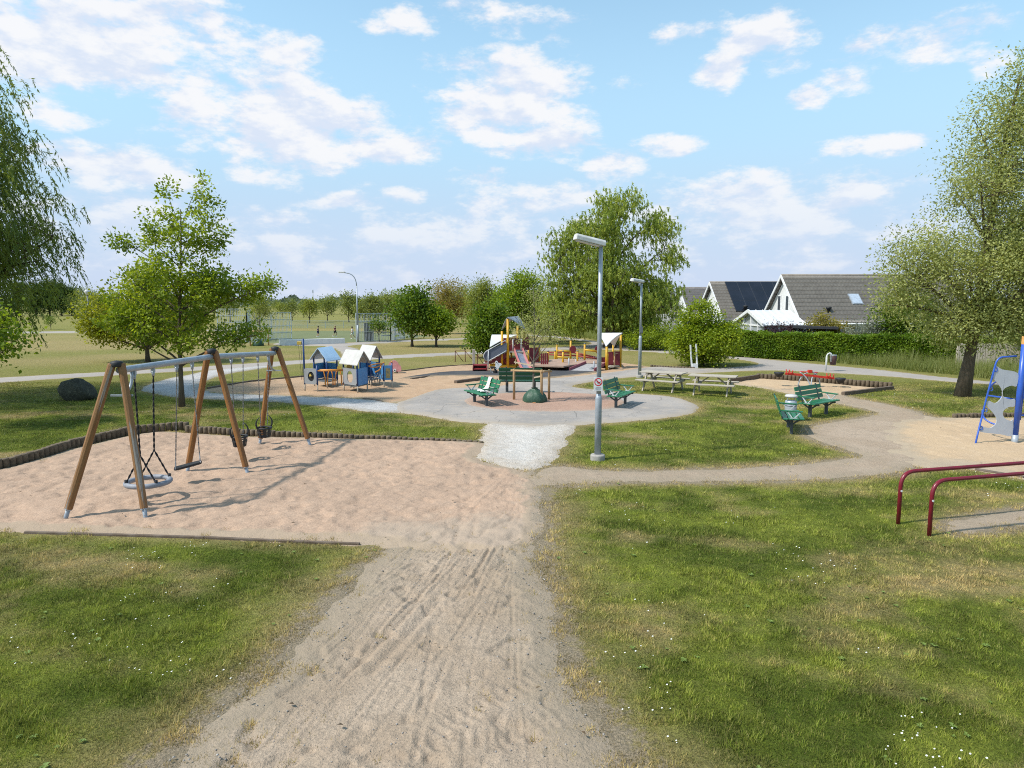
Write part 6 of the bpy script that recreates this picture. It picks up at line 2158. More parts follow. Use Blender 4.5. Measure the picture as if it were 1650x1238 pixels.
# far masts
for u, vt, y_, lab in ((504.8, 466, 420, 'thin far radio mast left of the curved lamp post'), (621.8, 462, 420, 'thin far radio mast right of the curved lamp post')):
    b_ = at(u, 489, y_)
    b_.z = 0
    t = thing('radio_mast', lab, 'mast', b_)
    h_ = at(u, vt, y_).z
    MB().tube([(0, 0, 0), (0, 0, h_)], [0.22, 0.12], 6).build('mast', M_STEEL, t)
    MB().box((0, 0, h_ - 1.5), (0.5, 0.5, 1.6)).build('aerial', M_STEEL, t)

# ================================================================== trees and shrubs
def leaf_mat(name, c1, c2, trans=0.35, gloss=0.3):
    trans += 0.1
    m, n, b = new_mat(name)
    t = n.attr('tint')
    c = n.mix(t, c1, c2)
    n.link(c, b.inputs['Base Color'])
    b.inputs['Roughness'].default_value = 0.5
    b.inputs['Specular IOR Level'].default_value = gloss
    tr = n('ShaderNodeBsdfTranslucent')
    ct_ = n.mix(1.0, c, (1.25, 1.2, 0.6), 'MULTIPLY')
    n.link(ct_, tr.inputs['Color'])
    mx = n('ShaderNodeMixShader')
    mx.inputs[0].default_value = trans
    n.link(b.outputs[0], mx.inputs[1])
    n.link(tr.outputs[0], mx.inputs[2])
    n.link(mx.outputs[0], m.node_tree.nodes['Material Output'].inputs['Surface'])
    return m


def bark(name, c1, c2):
    return mat(name, c1, 0.9, c2, 7, stretch=(3, 3, 0.5), bump=0.8, bscale=22)


M_BARK = bark('brown_bark', (0.125, 0.095, 0.066), (0.08, 0.06, 0.042))
M_BARKG = bark('grey_bark', (0.17, 0.145, 0.115), (0.10, 0.085, 0.066))


def unit(a):
    return a / np.maximum(np.linalg.norm(a, axis=-1, keepdims=True), 1e-9)


def leaf_mesh(P, A, L, W, up, rg):
    """kite shaped leaves at P growing along A; up pulls their faces to the sky"""
    k = len(P)
    A = unit(A)
    Nn = unit(rg.normal(size=(k, 3)) + np.array([0, 0, up]))
    S = unit(np.cross(A, Nn))
    Nn = np.cross(S, A)
    L, W = L[:, None], W[:, None]
    V = np.stack([P, P + A * L * 0.45 + S * W * 0.5 - Nn * W * 0.10, P + A * L, P + A * L * 0.45 - S * W * 0.5 - Nn * W * 0.10], 1)
    return V.reshape(-1, 3)


def grow(name, label, base, lobes, trunk, leaf, mleaf, mbark=M_BARK, clumps=200, per=45, clump_r=0.35, seed=1, droop=0.0, strands=0, group=None, limbs=9, flat=0.75, up=0.8, low_z=None, cat='tree', shell=0.55, lean=(0, 0), wind=(0, 0), twig=0.008, cut=None, rise=0.85):
    """lobes: (x, y, z, rx, ry, rz) in metres about the foot; trunk: (height, radius); leaf: (length, width)"""
    rg = np.random.default_rng(seed)
    root = thing(name, label, cat, (base[0], base[1], 0), group=group)
    lob = np.array(lobes, float)
    wt = (lob[:, 3] * lob[:, 4] * lob[:, 5]) ** 0.75
    which = rg.choice(len(lob), clumps, p=wt / wt.sum())
    dirs = unit(rg.normal(size=(clumps, 3)))
    rad = shell + (1 - shell) * rg.uniform(0, 1, clumps) ** 0.6
    rad = np.where(rg.uniform(0, 1, clumps) < 0.22, rg.uniform(0.1, shell, clumps), rad)
    Cc = lob[which, :3] + dirs * rad[:, None] * lob[which, 3:]
    if low_z is not None:
        Cc = Cc[Cc[:, 2] > low_z]
    Cc[:, 2] = np.maximum(Cc[:, 2], 0.15)
    k = len(Cc)
    th, tr_ = trunk
    # trunk
    tp = []
    ph = rg.uniform(0, 6, 2)
    for i in range(9):
        f = i / 8
        tp.append(Vector((lean[0] * f + 0.012 * th * math.sin(f * 5 + ph[0]) * f, lean[1] * f + 0.012 * th * math.sin(f * 4 + ph[1]) * f, -0.08 + f * (th + 0.08))))
    trr = [tr_ * (1.35 if i == 0 else 1.0) * (1 - 0.86 * (i / 8) ** 0.9) for i in range(9)]
    wood = MB().tube(tp, trr, 10)

    def on_trunk(z):
        f = min(max(z / th, 0), 1) * 8
        i = min(int(f), 7)
        return tp[i].lerp(tp[i + 1], f - i), trr[i] + (trr[i + 1] - trr[i]) * (f - i)

    # main limbs to the clumps that lie farthest apart, lesser branches off the limbs
    sel = [int(np.argmax(Cc[:, 2]))]
    dmin = np.linalg.norm(Cc - Cc[sel[0]], axis=1)
    for _ in range(min(limbs, k) - 1):
        j = int(np.argmax(dmin))
        sel.append(j)
        dmin = np.minimum(dmin, np.linalg.norm(Cc - Cc[j], axis=1))
    nodes, nrad = [], []
    zmin = th * 0.22
    for j in sel:
        e = Vector(Cc[j])
        h = math.hypot(e.x - lean[0] * min(1, e.z / th), e.y)
        z0 = min(max(zmin, e.z - h * rise - 0.1 * e.z), th * 0.9)
        s, sr = on_trunk(z0)
        mid = s.lerp(e, 0.5) + Vector((0, 0, 0.12 * h)) + Vector(rg.normal(size=3) * 0.06 * h)
        pts = arc(s, mid, e, 8)
        r0 = sr * 0.55
        rs = [r0 * (1 - 0.85 * i / 7) + twig * 0.5 for i in range(8)]
        wood.tube(pts, rs, 6, cap=False)
        nodes += [tuple(p) for p in pts[1:]]
        nrad += rs[1:]
    for z in np.linspace(th * 0.4, th * 0.98, 6):
        s, sr = on_trunk(z)
        nodes.append(tuple(s))
        nrad.append(sr)
    NA, NR = np.array(nodes), np.array(nrad)
    bdir = np.zeros((k, 3))
    for j in range(k):
        d = np.linalg.norm(NA - Cc[j], axis=1) + np.where(NA[:, 2] > Cc[j, 2] + 0.2, 0.6, 0)
        q = int(np.argmin(d))
        s, e = Vector(NA[q]), Vector(Cc[j])
        L = (e - s).length
        bdir[j] = (e - s)
        if L < 0.05:
            continue
        mid = s.lerp(e, 0.5) + Vector(rg.normal(size=3) * 0.10 * L) + Vector((0, 0, 0.06 * L))
        r0 = min(NR[q] * 0.6, 0.012 + 0.012 * L)
        wood.tube(arc(s, mid, e, 5), [r0, r0 * .85, r0 * .7, r0 * .5, twig], 5, cap=False)
    wood.build('trunk', mbark, root)
    # foliage
    ct_ = rg.uniform(0, 1, k)
    if strands:
        n1 = k * strands
        S = np.repeat(Cc, strands, 0) + rg.normal(size=(n1, 3)) * clump_r * np.array([1, 1, flat])
        outw = unit(np.repeat(unit(bdir + 1e-6), strands, 0) * np.array([1, 1, 0.2]) + rg.normal(size=(n1, 3)) * 0.7)
        Ls = droop * rg.uniform(0.35, 1.15, n1)
        if cut is not None:
            Ls = np.minimum(Ls, np.maximum(S[:, 2] - cut, 0.1))
        t = rg.uniform(0, 1, (n1, per)) ** 0.9
        wv = np.array([wind[0], wind[1], 0.0])
        P = S[:, None, :] + outw[:, None, :] * (Ls[:, None, None] * 0.42 * (t ** 0.7)[..., None]) + np.array([0, 0, -1.0]) * (Ls[:, None] * t ** 1.7)[..., None] + wv * (Ls[:, None] * t ** 2)[..., None]
        A = outw[:, None, :] * (0.42 * (1 - 0.6 * t))[..., None] + np.array([0, 0, -1.0]) * (1.7 * t ** 0.7)[..., None] + rg.normal(size=(n1, per, 3)) * 0.45 + wv * t[..., None]
        P, A = P.reshape(-1, 3), A.reshape(-1, 3)
        tint = np.repeat(np.repeat(ct_, strands), per)
    else:
        n1 = k * per
        # each clump is a spray: longer along its branch
        off = rg.normal(size=(n1, 3)) * np.array([1, 1, flat])
        ln = np.linalg.norm(off, axis=1, keepdims=True)
        off = off / ln * np.minimum(ln, 1.9)
        sc = clump_r * rg.uniform(0.65, 1.35, k)
        bd = unit(bdir + 1e-6)
        P = np.repeat(Cc, per, 0) + off * np.repeat(sc, per)[:, None] + np.repeat(bd, per, 0) * (rg.normal(size=(n1, 1)) * np.repeat(sc, per)[:, None] * 0.7)
        A = off * 0.8 + rg.normal(size=(n1, 3)) * 0.7 + np.array([0, 0, -0.15 - droop])
        tint = np.repeat(ct_, per)
    nl = len(P)
    tint = np.clip(0.5 + (tint - 0.5) * 0.95 + rg.normal(0, 0.13, nl), 0, 1)
    if low_z is not None:
        P[:, 2] = np.maximum(P[:, 2], low_z * 0.5)
    P[:, 2] = np.maximum(P[:, 2], 0.04)
    L = leaf[0] * rg.uniform(0.65, 1.25, nl)
    W = leaf[1] * rg.uniform(0.65, 1.25, nl)
    V = leaf_mesh(P, A, L, W, up, rg)
    np_mesh('crown', V, np.arange(4 * nl).reshape(-1, 4), mleaf, root, attrs={'tint': np.repeat(tint, 4)})
    return root


LF_WILLOW = leaf_mat('willow_leaf', (0.119, 0.176, 0.042), (0.251, 0.300, 0.059), 0.35)
LF_WILLOW2 = leaf_mat('willow_leaf_light', (0.212, 0.288, 0.054), (0.427, 0.475, 0.083), 0.35)
LF_OAK = leaf_mat('oak_leaf', (0.120, 0.191, 0.015), (0.348, 0.422, 0.036), 0.4)
LF_BUSH = leaf_mat('bright_leaf', (0.151, 0.230, 0.012), (0.335, 0.392, 0.024), 0.35)
LF_YEL = leaf_mat('yellow_green_leaf', (0.175, 0.199, 0.017), (0.332, 0.346, 0.032), 0.4)
LF_MAPLE = leaf_mat('maple_leaf', (0.067, 0.135, 0.011), (0.196, 0.271, 0.025), 0.35)
LF_MAPLE2 = leaf_mat('fresh_maple_leaf', (0.132, 0.215, 0.014), (0.297, 0.382, 0.034), 0.4)
LF_GREY = leaf_mat('grey_green_leaf', (0.221, 0.261, 0.080), (0.463, 0.476, 0.172), 0.3)
LF_BRONZE = leaf_mat('bronze_leaf', (0.210, 0.167, 0.040), (0.357, 0.294, 0.079), 0.35)
LF_PALE = leaf_mat('pale_green_leaf', (0.166, 0.205, 0.038), (0.331, 0.356, 0.077), 0.35)
LF_DARK = leaf_mat('dark_leaf', (0.046, 0.085, 0.019), (0.104, 0.153, 0.032), 0.25)
LF_FAR = leaf_mat('far_leaf', (0.151, 0.193, 0.049), (0.278, 0.307, 0.079), 0.3)
LF_HEDGE = leaf_mat('hedge_leaf', (0.089, 0.168, 0.015), (0.223, 0.320, 0.029), 0.3)
LF_GOLD = leaf_mat('golden_leaf', (0.21, 0.185, 0.035), (0.36, 0.30, 0.07), 0.35)
LF_PURPLE = leaf_mat('purple_leaf', (0.045, 0.022, 0.035), (0.09, 0.045, 0.055), 0.3)
LF_SILVER = leaf_mat('silver_leaf', (0.17, 0.19, 0.15), (0.27, 0.29, 0.24), 0.3)
LF_BLOSSOM = leaf_mat('cream_blossom', (0.50, 0.46, 0.36), (0.62, 0.58, 0.48), 0.3)

# near left: weeping willow whose trunk stands left of the view
grow('willow_tree', 'tall weeping willow with hanging sprays at the left edge', (-21.2, 24.0), [(0.4, -0.5, 3.4, 3.4, 3.2, 1.3), (0.9, 0, 7.2, 4.2, 4.4, 3.6), (0.7, 0, 11.0, 3.0, 3.0, 2.4), (1.8, 0.6, 5.2, 3.0, 3.2, 2.0), (1.3, -0.6, 9.0, 3.0, 2.8, 2.4), (-1.2, 0, 12.6, 2.2, 2, 1.8), (-3, 0, 6, 3.2, 3, 3)],
     (9.5, 0.34), (0.16, 0.036), LF_WILLOW, M_BARK, clumps=780, per=24, clump_r=0.46, seed=3, droop=0.9, strands=13, limbs=18, wind=(0.30, 0), up=0.3, cut=1.9, shell=0.45)
grow('maple_tree', 'low bright green maple branch hanging into the left edge under the willow', (-15.9, 18.9), [(0.9, 0, 2.5, 1.5, 1.4, 0.75), (0.2, 0, 3.1, 1.3, 1.2, 0.7)], (2.6, 0.07), (0.125, 0.10), LF_MAPLE2, clumps=90, per=40, clump_r=0.28, seed=4, limbs=6)
# the young oak behind the swings
ob = g(293, 656)
grow('oak_tree', 'young oak with an open irregular crown on the lawn behind the swings', ob, [(0.1, 0, 4.0, 1.7, 1.5, 1.3), (1.6, 0, 3.9, 1.1, 1.0, 0.55), (2.75, 0, 4.0, 0.75, 0.6, 0.35), (0.35, 0, 5.9, 1.2, 1.0, 0.75), (1.15, 0, 6.7, 0.22, 0.3, 0.85), (0.0, 0, 6.7, 0.25, 0.3, 0.65), (-1.4, 0, 5.5, 0.75, 0.6, 0.22), (-1.1, 0, 2.75, 1.3, 1.3, 0.6), (1.9, 0.2, 2.5, 0.95, 0.8, 0.35), (1.5, 0, 5.5, 0.7, 0.7, 0.4), (-1.7, 0, 3.6, 0.7, 0.7, 0.5), (0.6, -0.3, 2.3, 1.0, 0.9, 0.35)],
     (6.5, 0.092), (0.12, 0.075), LF_OAK, M_BARK, clumps=330, per=56, clump_r=0.155, seed=8, limbs=26, flat=0.8, shell=0.55, lean=(0.25, 0), twig=0.006, rise=0.35)
grow('bushy_tree', 'yellow green bushy tree showing left of the oak', (-21.4, 40.0), [(-0.6, 0, 2.7, 2.7, 2.2, 1.7), (0.4, 0, 4.3, 1.3, 1.3, 1.1), (-2.4, 0, 2.5, 1.3, 1.2, 1.2), (2.0, 0, 2.4, 1.6, 1.5, 1.3)], (3.6, 0.14), (0.17, 0.12), LF_YEL, clumps=260, per=60, clump_r=0.36, seed=9, limbs=10)

# the big willow in the middle
grow('willow_tree', 'large spreading willow behind the play structure', (7.6, 53.0), [(-0.6, 0, 5.6, 3.4, 3.4, 2.2), (-0.5, 0, 9.0, 2.3, 2.2, 1.7), (0.5, 0, 10.9, 1.7, 1.5, 1.0), (3.3, 0, 9.2, 1.4, 1.5, 1.1), (-2.5, 0, 8.9, 1.3, 1.4, 1.0), (4.1, 0, 7.0, 1.4, 1.5, 0.8), (-3.7, 0, 7.4, 1.5, 1.6, 1.3), (-3.9, 0, 5.0, 1.3, 1.5, 1.0), (2.9, 0, 3.6, 2.4, 2.4, 1.8), (-3.0, 0, 2.9, 2.4, 2.2, 1.5), (0.2, 0, 2.6, 2.2, 2.0, 1.2)],
     (8.6, 0.42), (0.20, 0.058), LF_WILLOW2, M_BARK, clumps=540, per=14, clump_r=0.48, seed=12, droop=0.28, strands=20, limbs=22, up=0.6, wind=(0.15, 0), cut=0.7, shell=0.6)
# tall tree at the right
rb_ = g(1550, 639)
grow('tall_tree', 'tall grey green tree with a leaning trunk at the right edge', rb_, [(1.1, 0, 5.0, 2.6, 2.5, 2.2), (-1.55, 0, 4.9, 1.6, 1.6, 1.4), (0.7, 0, 7.6, 1.9, 1.8, 1.7), (0.9, 0, 9.7, 1.4, 1.3, 1.5), (1.15, 0, 11.1, 0.65, 0.65, 1.1), (2.7, 0, 5.7, 1.4, 1.7, 1.8), (2.3, 0, 8.6, 0.8, 1.0, 1.2), (-0.4, 0, 2.8, 1.7, 1.6, 0.85), (0.5, -1.0, 3.0, 1.6, 1.0, 0.9), (0.9, -1.2, 4.6, 2.0, 1.2, 1.4), (2.4, 0, 3.0, 1.8, 1.7, 1.2), (-2.3, 0, 3.7, 0.9, 0.9, 0.8)],
     (11.6, 0.22), (0.115, 0.052), LF_GREY, M_BARK, clumps=560, per=165, clump_r=0.33, seed=15, limbs=22, lean=(1.15, 0), flat=0.95, droop=0.1, shell=0.35, up=0.6)
# rounded bush right of the middle
grow('bright_bush', 'big bright green bush beside the footpath in front of the houses', g(1132, 590), [(0, 0, 1.25, 1.75, 1.6, 1.05), (-0.2, 0, 2.6, 0.85, 0.85, 0.75), (-0.15, 0, 3.4, 0.35, 0.4, 0.45), (1.05, 0, 1.95, 0.8, 0.75, 0.6), (-0.9, 0, 1.8, 0.7, 0.7, 0.5)], (2.7, 0.09), (0.14, 0.09), LF_BUSH, clumps=250, per=80, clump_r=0.27, seed=17, limbs=16, cat='bush', low_z=0.2, shell=0.72, flat=0.45, rise=0.3)
# middle distance
grow('maple_tree', 'round dark green maple left of the other small maple', g(664, 559), [(0, 0, 2.6, 1.5, 1.4, 1.45), (0.4, 0, 4.0, 0.8, 0.8, 0.7)], (2.9, 0.12), (0.20, 0.16), LF_MAPLE, clumps=170, per=45, clump_r=0.34, seed=21, low_z=0.75)
grow('maple_tree', 'small fresh green maple right of the dark maple', g(703, 559), [(0, 0, 1.9, 1.35, 1.2, 0.85), (-0.1, 0, 2.6, 0.7, 0.7, 0.5)], (2.2, 0.11), (0.19, 0.15), LF_MAPLE2, clumps=130, per=45, clump_r=0.30, seed=22, low_z=0.7)
grow('bronze_tree', 'thin bronze leaved tree behind the two small maples', (-7.3, 76), [(0, 0, 4.3, 2.3, 2, 1.9), (0.5, 0, 2.8, 2.2, 2, 1.2), (2.0, 0, 3.0, 1.5, 1.5, 1.4)], (5.6, 0.14), (0.20, 0.11), LF_BRONZE, clumps=190, per=40, clump_r=0.42, seed=23, shell=0.3)
grow('pale_tree', 'pale green upright tree between the maples and the tower', (-2.9, 64), [(0, 0, 3.0, 1.7, 1.6, 1.8), (0.3, 0, 4.7, 1.2, 1.2, 0.8)], (4.6, 0.13), (0.20, 0.09), LF_PALE, clumps=190, per=50, clump_r=0.36, seed=24, low_z=0.5)
grow('dense_tree', 'dense mid green tree standing directly left of the tower', g(790, 577), [(-0.2, 0, 1.6, 1.25, 1.2, 1.2), (0.1, 0, 2.7, 0.85, 0.85, 0.7), (0.5, 0, 0.9, 0.8, 0.8, 0.6)], (2.7, 0.10), (0.17, 0.13), LF_MAPLE, clumps=200, per=50, clump_r=0.28, seed=25, low_z=0.35)
grow('dense_tree', 'tall fresh green tree behind the tower roof', (0.6, 57), [(-0.3, 0, 3.2, 1.9, 1.7, 1.8), (0.2, 0, 4.9, 1.2, 1.1, 1.1), (1.3, 0, 3.3, 1.2, 1.2, 1.5)], (5.2, 0.14), (0.20, 0.12), LF_MAPLE2, clumps=240, per=50, clump_r=0.36, seed=26, low_z=0.5)
grow('pale_tree', 'pale loose shrub between the tall fresh tree and the big willow', (3.4, 61), [(0, 0, 2.2, 1.9, 1.6, 1.6), (1.6, 0, 1.6, 1.3, 1.3, 1.2)], (2.8, 0.10), (0.2, 0.08), LF_PALE, clumps=150, per=50, clump_r=0.36, seed=27, low_z=0.3)
# the two staked saplings
grow('sapling', 'slim sapling with a thin grey crown rising from the plaza watering bag', g(859.5, 649), [(0.15, 0, 2.9, 0.75, 0.7, 0.7), (0.05, 0, 3.7, 0.42, 0.4, 0.5), (0.5, 0, 2.3, 0.6, 0.5, 0.3), (-0.35, 0, 2.4, 0.5, 0.5, 0.35)], (4.1, 0.040), (0.065, 0.026), LF_GREY, M_BARKG, clumps=170, per=20, clump_r=0.17, seed=31, limbs=14, shell=0.2, twig=0.004)
grow('sapling', 'slim sapling between stakes on the far lawn right of the oak', g(420, 557), [(0.1, 0, 2.9, 1.1, 1.0, 0.8), (0, 0, 3.7, 0.5, 0.5, 0.4)], (3.9, 0.06), (0.14, 0.06), LF_PALE, M_BARKG, clumps=110, per=26, clump_r=0.27, seed=32, limbs=10, shell=0.2)
# shrubs about the houses
grow('round_shrub', 'rounded yellow green shrub at the left end of the hedge', (10.9, 50), [(0, 0, 0.9, 1.5, 1.2, 0.85), (-1.4, 0.3, 0.8, 1.0, 1, 0.7)], (1.0, 0.06), (0.15, 0.10), LF_OAK, clumps=150, per=45, clump_r=0.24, seed=41, cat='shrub')
grow('dark_shrub', 'dark green shrub between the willow and the round shrub', (10.4, 56), [(0, 0, 1.7, 1.5, 1.3, 1.5), (-1.5, 0, 1.4, 1.2, 1.2, 1.2)], (2, 0.08), (0.18, 0.10), LF_MAPLE, clumps=150, per=45, clump_r=0.3, seed=42, cat='shrub')
grow('pale_tree', 'pale grey tree beyond the willow on the right', (16.9, 78), [(0, 0, 3.2, 1.9, 1.8, 1.9), (-0.4, 0, 4.7, 1.0, 1.0, 0.7)], (4.3, 0.12), (0.22, 0.09), LF_GREY, clumps=140, per=40, clump_r=0.4, seed=43)
grow('golden_shrub', 'golden yellow shrub rising above the hedge before the big roof', (19.75, 43.4), [(0, 0, 2.05, 1.0, 0.8, 0.75), (-0.4, 0, 1.5, 1.2, 0.9, 0.7), (0.9, 0, 1.6, 0.8, 0.8, 0.6)], (1.7, 0.06), (0.13, 0.09), LF_GOLD, clumps=120, per=40, clump_r=0.22, seed=44, cat='shrub')
grow('purple_shrub', 'dark purple shrub below the conservatory roof', (17.1, 43.6), [(0, 0, 1.4, 1.0, 0.8, 0.75), (0.8, 0, 1.3, 0.7, 0.7, 0.6)], (1.2, 0.05), (0.12, 0.07), LF_PURPLE, clumps=90, per=40, clump_r=0.22, seed=45, cat='shrub')
grow('silver_shrub', 'silver grey rounded shrub by the dark house window', (20.9, 40.6), [(0, 0, 1.5, 1.05, 0.9, 0.75), (0.4, 0, 1.9, 0.6, 0.6, 0.45)], (1.3, 0.05), (0.12, 0.06), LF_SILVER, clumps=110, per=45, clump_r=0.22, seed=46, cat='shrub')
eb = (23.0, 40.0)
grow('elder_tree', 'dark green elder beside the tall tree hiding the end of the big roof', eb, [(0, 0, 2.7, 1.7, 1.5, 1.4), (0.6, 0, 1.7, 1.7, 1.5, 1.2), (-0.7, 0, 2.1, 0.9, 0.9, 0.8)], (3.2, 0.12), (0.15, 0.09), LF_MAPLE, clumps=200, per=50, clump_r=0.3, seed=47)
grow('flowering_shrub', 'pale leafed flowering shrub by the picket fence at the right edge', (25.6, 33.6), [(0, 0, 1.6, 1.3, 0.9, 0.7), (1.4, 0, 1.8, 1.1, 0.9, 0.8)], (1.6, 0.05), (0.11, 0.06), LF_PALE, clumps=120, per=45, clump_r=0.22, seed=48, cat='shrub')

# ------------------------------------------------------------------ far trees
proto = {}
for nm, lf, sd_n in (('a', LF_FAR, 61), ('b', LF_PALE, 62), ('c', LF_FAR, 63)):
    r_ = grow('field_tree', 'small round headed tree in the spaced row across the far field', (0, 150), [(0, 0, 2.4, 1.5, 1.4, 1.1), (0.2, 0, 3.2, 0.8, 0.8, 0.6)], (2.6, 0.09), (0.24, 0.15), lf, clumps=80, per=22, clump_r=0.34, seed=sd_n, limbs=7, group='spaced row of small trees on the far field')
    proto[nm] = r_
used = set()
for i, (u, vb, s, kk) in enumerate([(471, 517.5, 1.0, 'a'), (499, 520.5, 1.1, 'b'), (527.5, 518, 1.15, 'c'), (562, 519.5, 1.32, 'a'), (455, 512, 0.9, 'b'), (489, 512.5, 0.85, 'c'), (534, 508, 1.35, 'a'), (346, 511, 1.2, 'b'), (371, 519, 1.2, 'c'), (447, 507, 1.0, 'a'), (510, 506, 1.0, 'c')]):
    o = proto[kk] if kk not in used else copy_tree(proto[kk])
    used.add(kk)
    p = g(u, vb)
    o.location = (p.x, p.y, 0)
    o.scale = (s, s, s)
    o.rotation_euler = (0, 0, i * 1.1)
for i, (u, y_, s, lab, lf, lo_) in enumerate([(598, 105, 1.0, 'broad pale tree behind the goal cage', LF_FAR, 0), (622, 112, 1.1, 'second broad pale tree behind the goal cage nearer the dark maple', LF_PALE, 0), (578, 120, 0.9, 'broad hazy tree just right of the curved lamp post', LF_FAR, 0),
                                     (642, 130, 1.2, 'hazy tree over the top of the dark maple shoulder', LF_FAR, 0), (735, 110, 1.35, 'hazy green tree right of the bronze tree', LF_PALE, 0), (812, 95, 1.2, 'hazy green tree between the tower trees', LF_FAR, 0),
                                     (140, 150, 1.5, 'grey green tree beside the far dark wood', LF_FAR, 0), (158, 140, 1.2, 'lighter grey green tree right of the far dark wood', LF_FAR, 0)]):
    x_ = (u - CX) / F * y_
    grow('far_tree', lab, (x_, y_), [(0, 0, 2.6 * s, 2.2 * s, 2 * s, 1.6 * s), (0.5 * s, 0, 3.6 * s, 1.3 * s, 1.2 * s, 0.9 * s)], (3 * s, 0.12), (0.30, 0.18), lf, clumps=130, per=26, clump_r=0.45 * s, seed=70 + i, limbs=8)
for i, (u, y_, h_, lab) in enumerate([(62, 165, 8.2, 'dark tree at the left end of the far wood'), (84, 168, 8.8, 'second dark tree from the left in the far wood'), (103, 172, 8.4, 'dark tree in the middle of the far wood'), (120, 176, 7.4, 'dark tree at the right end of the far wood'), (36, 170, 8.5, 'dark far tree seen through the willow')]):
    x_ = (u - CX) / F * y_
    grow('wood_tree', lab, (x_, y_), [(0, 0, h_ * 0.5, 2.1, 2, h_ * 0.42), (0.3, 0, h_ * 0.78, 1.4, 1.4, h_ * 0.2)], (h_ * 0.7, 0.2), (0.42, 0.28), LF_DARK, clumps=150, per=28, clump_r=0.6, seed=90 + i, limbs=8)
grow('blossom_shrub', 'cream blossoming small tree by the dark thin lamp post', ((146 - CX) / F * 92, 92), [(0, 0, 2.3, 1.1, 1.0, 0.9), (0, 0, 1.3, 0.8, .8, .8)], (2, 0.07), (0.2, 0.12), LF_SILVER, clumps=70, per=26, clump_r=0.33, seed=101)
grow('sapling', 'tiny lone sapling on the far left field', ((84 - CX) / F * 88, 88), [(0, 0, 1.2, 0.5, .5, .8)], (1.6, 0.04), (0.16, 0.08), LF_MAPLE, clumps=30, per=22, clump_r=0.22, seed=102)
grow('sapling', 'tiny sapling with a dark foot in front of the goal cage', g(611, 551), [(0, 0, 1.5, 0.75, .7, .55)], (1.9, 0.04), (0.15, 0.09), LF_MAPLE, clumps=45, per=24, clump_r=0.22, seed=103)

# treeline along the horizon
rg = np.random.default_rng(55)
K = 15000
a = rg.uniform(-1.05, 0.95, K)
y_ = rg.uniform(330, 900, K)
x_ = a * y_
hh = 0.55 * (3.0 + 6.5 * np.clip((vnoise(a * 60, a * 0, 5) - 0.35) * 2, 0, 1) + 2.5 * vnoise(a * 240, a * 0 + 3, 6)) * (0.6 + y_ / 900)
z = rg.uniform(0, 1, K) ** 0.8 * hh + 0.5
s = 0.0030 * y_ + 0.5
V = leaf_mesh(np.stack([x_, y_, z], -1), rg.normal(size=(K, 3)) + np.array([0, 0, .3]), s * 1.6, s, 0.6, rg)
tag(np_mesh('treeline', V, np.arange(4 * K).reshape(-1, 4), leaf_mat('distant_leaf', (0.085, 0.115, 0.085), (0.125, 0.155, 0.11), 0.2), attrs={'tint': np.repeat(rg.uniform(0, 1, K), 4)}), 'low hazy line of trees along the horizon', 'treeline', kind='stuff')

# ------------------------------------------------------------------ hedge
ha, hb_ = Vector((14.2, 44.6, 0)), Vector((25.0, 35.2, 0))
hr = thing('hedge', 'long clipped green hedge in front of the houses', 'hedge', ha)
d = (hb_ - ha)
L = d.length
d.normalize()
nrm = Vector((-d.y, d.x, 0))
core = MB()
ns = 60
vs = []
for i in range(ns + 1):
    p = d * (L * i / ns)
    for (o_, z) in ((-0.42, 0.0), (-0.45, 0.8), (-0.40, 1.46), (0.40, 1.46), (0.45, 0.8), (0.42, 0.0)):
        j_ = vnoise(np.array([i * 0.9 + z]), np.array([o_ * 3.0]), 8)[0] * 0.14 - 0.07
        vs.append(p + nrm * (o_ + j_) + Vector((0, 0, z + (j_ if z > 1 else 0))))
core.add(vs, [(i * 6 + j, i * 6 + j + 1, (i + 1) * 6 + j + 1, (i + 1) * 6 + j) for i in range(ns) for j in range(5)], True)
core.build('shade_core', mat('hedge_shade_core', (0.022, 0.026, 0.010), 0.95, (0.035, 0.03, 0.015), 8, bump=0.8, bscale=12), hr)  # solid core coloured dark to stand for the shade inside the hedge
K = 42000
al = rg.uniform(0, L, K)
face = rg.uniform(0, 1, K)
zz = rg.uniform(0.05, 1.58, K)
oo = np.where(face < 0.55, -0.52, np.where(face < 0.85, rg.uniform(-0.52, 0.52, K), 0.52))
zz = np.where((face >= 0.55) & (face < 0.85), 1.56, zz)
bulge = (fbm(al, zz + face, 0.8, 3, 203) - 0.5)
oo = oo + np.sign(oo) * bulge * 0.22 * (np.abs(oo) > 0.5) + rg.normal(0, 0.05, K)
zz = zz + np.where(zz > 1.5, (fbm(al, oo, 0.7, 4, 207, 0.6) - 0.5) * 0.5, 0) + rg.normal(0, 0.04, K)
P = np.stack([d.x * al + nrm.x * oo, d.y * al + nrm.y * oo, np.maximum(zz, 0.03)], -1)
A = np.stack([nrm.x * np.sign(oo) * 0.5, nrm.y * np.sign(oo) * 0.5, np.full(K, 0.25)], -1) + rg.normal(size=(K, 3)) * 0.6
tn = np.clip(fbm(al * 1.0, zz, 0.5, 3, 209) * 1.6 - 0.3 + rg.normal(0, 0.2, K), 0, 1)
V = leaf_mesh(P, A, 0.11 * rg.uniform(0.7, 1.3, K), 0.085 * rg.uniform(0.7, 1.3, K), 0.5, rg)
np_mesh('foliage', V, np.arange(4 * K).reshape(-1, 4), LF_HEDGE, hr, attrs={'tint': np.repeat(tn, 4)})

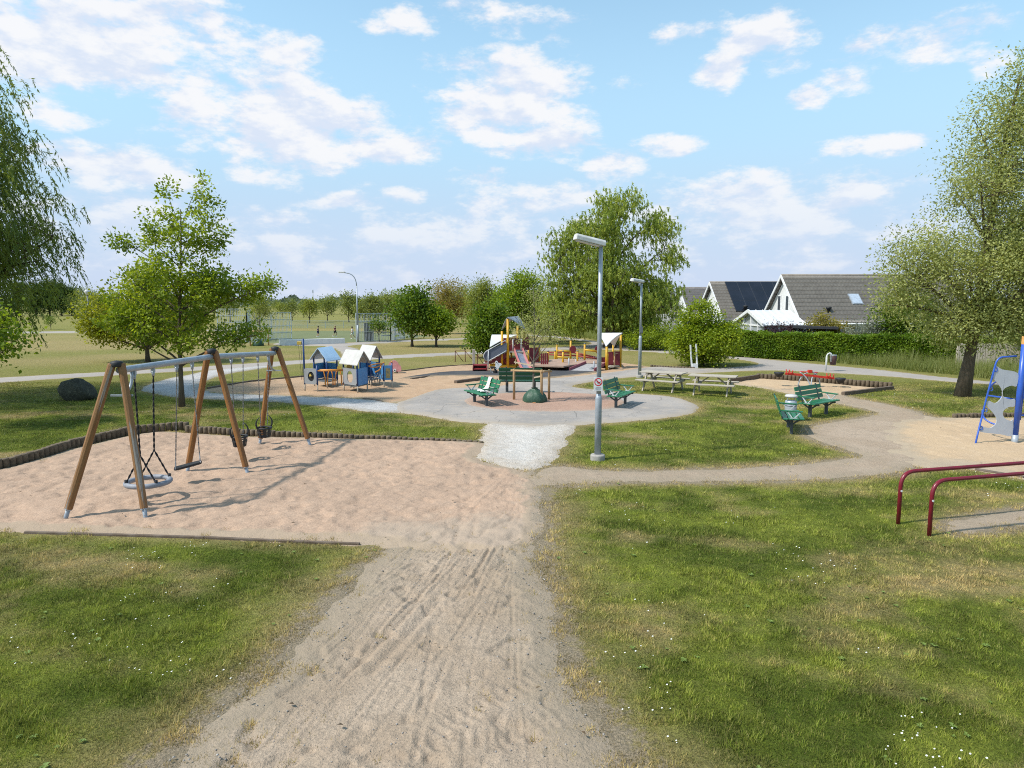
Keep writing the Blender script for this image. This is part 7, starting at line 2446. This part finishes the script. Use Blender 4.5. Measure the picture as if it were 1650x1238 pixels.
# ------------------------------------------------------------------ tall unmown grass
M_TALL = leaf_mat('tall_grass_blade', (0.186, 0.224, 0.061), (0.372, 0.380, 0.149), 0.4)


def tall_grass(label, pts, K, hmin, hmax, seed):
    rg = np.random.default_rng(seed)
    poly = smooth_poly([g(*p) for p in pts], 4)
    lo, hi = poly.min(0), poly.max(0)
    X, Y = rg.uniform(lo[0], hi[0], K), rg.uniform(lo[1], hi[1], K)
    ok = sdist(poly, X, Y) + (fbm(X, Y, 1.5, 3, 5) - 0.5) * 0.8 > 0
    X, Y = X[ok], Y[ok]
    k = len(X)
    cl = np.clip(fbm(X, Y, 1.2, 3, 7) * 1.6 - 0.3, 0, 1)
    h = rg.uniform(hmin, hmax, k) * (0.55 + 0.8 * cl)
    a, la = rg.uniform(0, 2 * np.pi, k), rg.uniform(0, 2 * np.pi, k)
    w = rg.uniform(0.018, 0.035, k)
    c, s = np.cos(a) * w / 2, np.sin(a) * w / 2
    lx, ly = np.cos(la) * h * 0.3 + 0.1 * h, np.sin(la) * h * 0.3
    V = np.stack([np.stack([X - c, Y - s, np.full(k, -0.02)], -1), np.stack([X + c, Y + s, np.full(k, -0.02)], -1), np.stack([X + lx, Y + ly, h], -1)], 1)
    tn = np.clip(0.35 + 0.5 * (cl - 0.5) + rg.normal(0, 0.22, k), 0, 1)
    o = np_mesh('tall_grass', V.reshape(-1, 3), np.arange(3 * k).reshape(-1, 3), M_TALL, attrs={'tint': np.repeat(tn, 3)})
    tag(o, label, 'grass', kind='stuff')


tall_grass('tall pale unmown grass between the footpath and the hedge', [(1168, 569), (1233, 575), (1333, 584.5), (1433, 594), (1540, 605), (1720, 624), (1720, 598), (1560, 577), (1430, 566), (1300, 557), (1200, 551), (1150, 553)], 95000, 0.50, 0.90, 301)
tall_grass('tall pale unmown grass under the big willow', [(862, 539), (895, 540.5), (950, 546.5), (1003, 555.5), (1086, 563), (1130, 566), (1130, 548), (1050, 541), (960, 535), (880, 532), (850, 534)], 75000, 0.40, 0.75, 302)
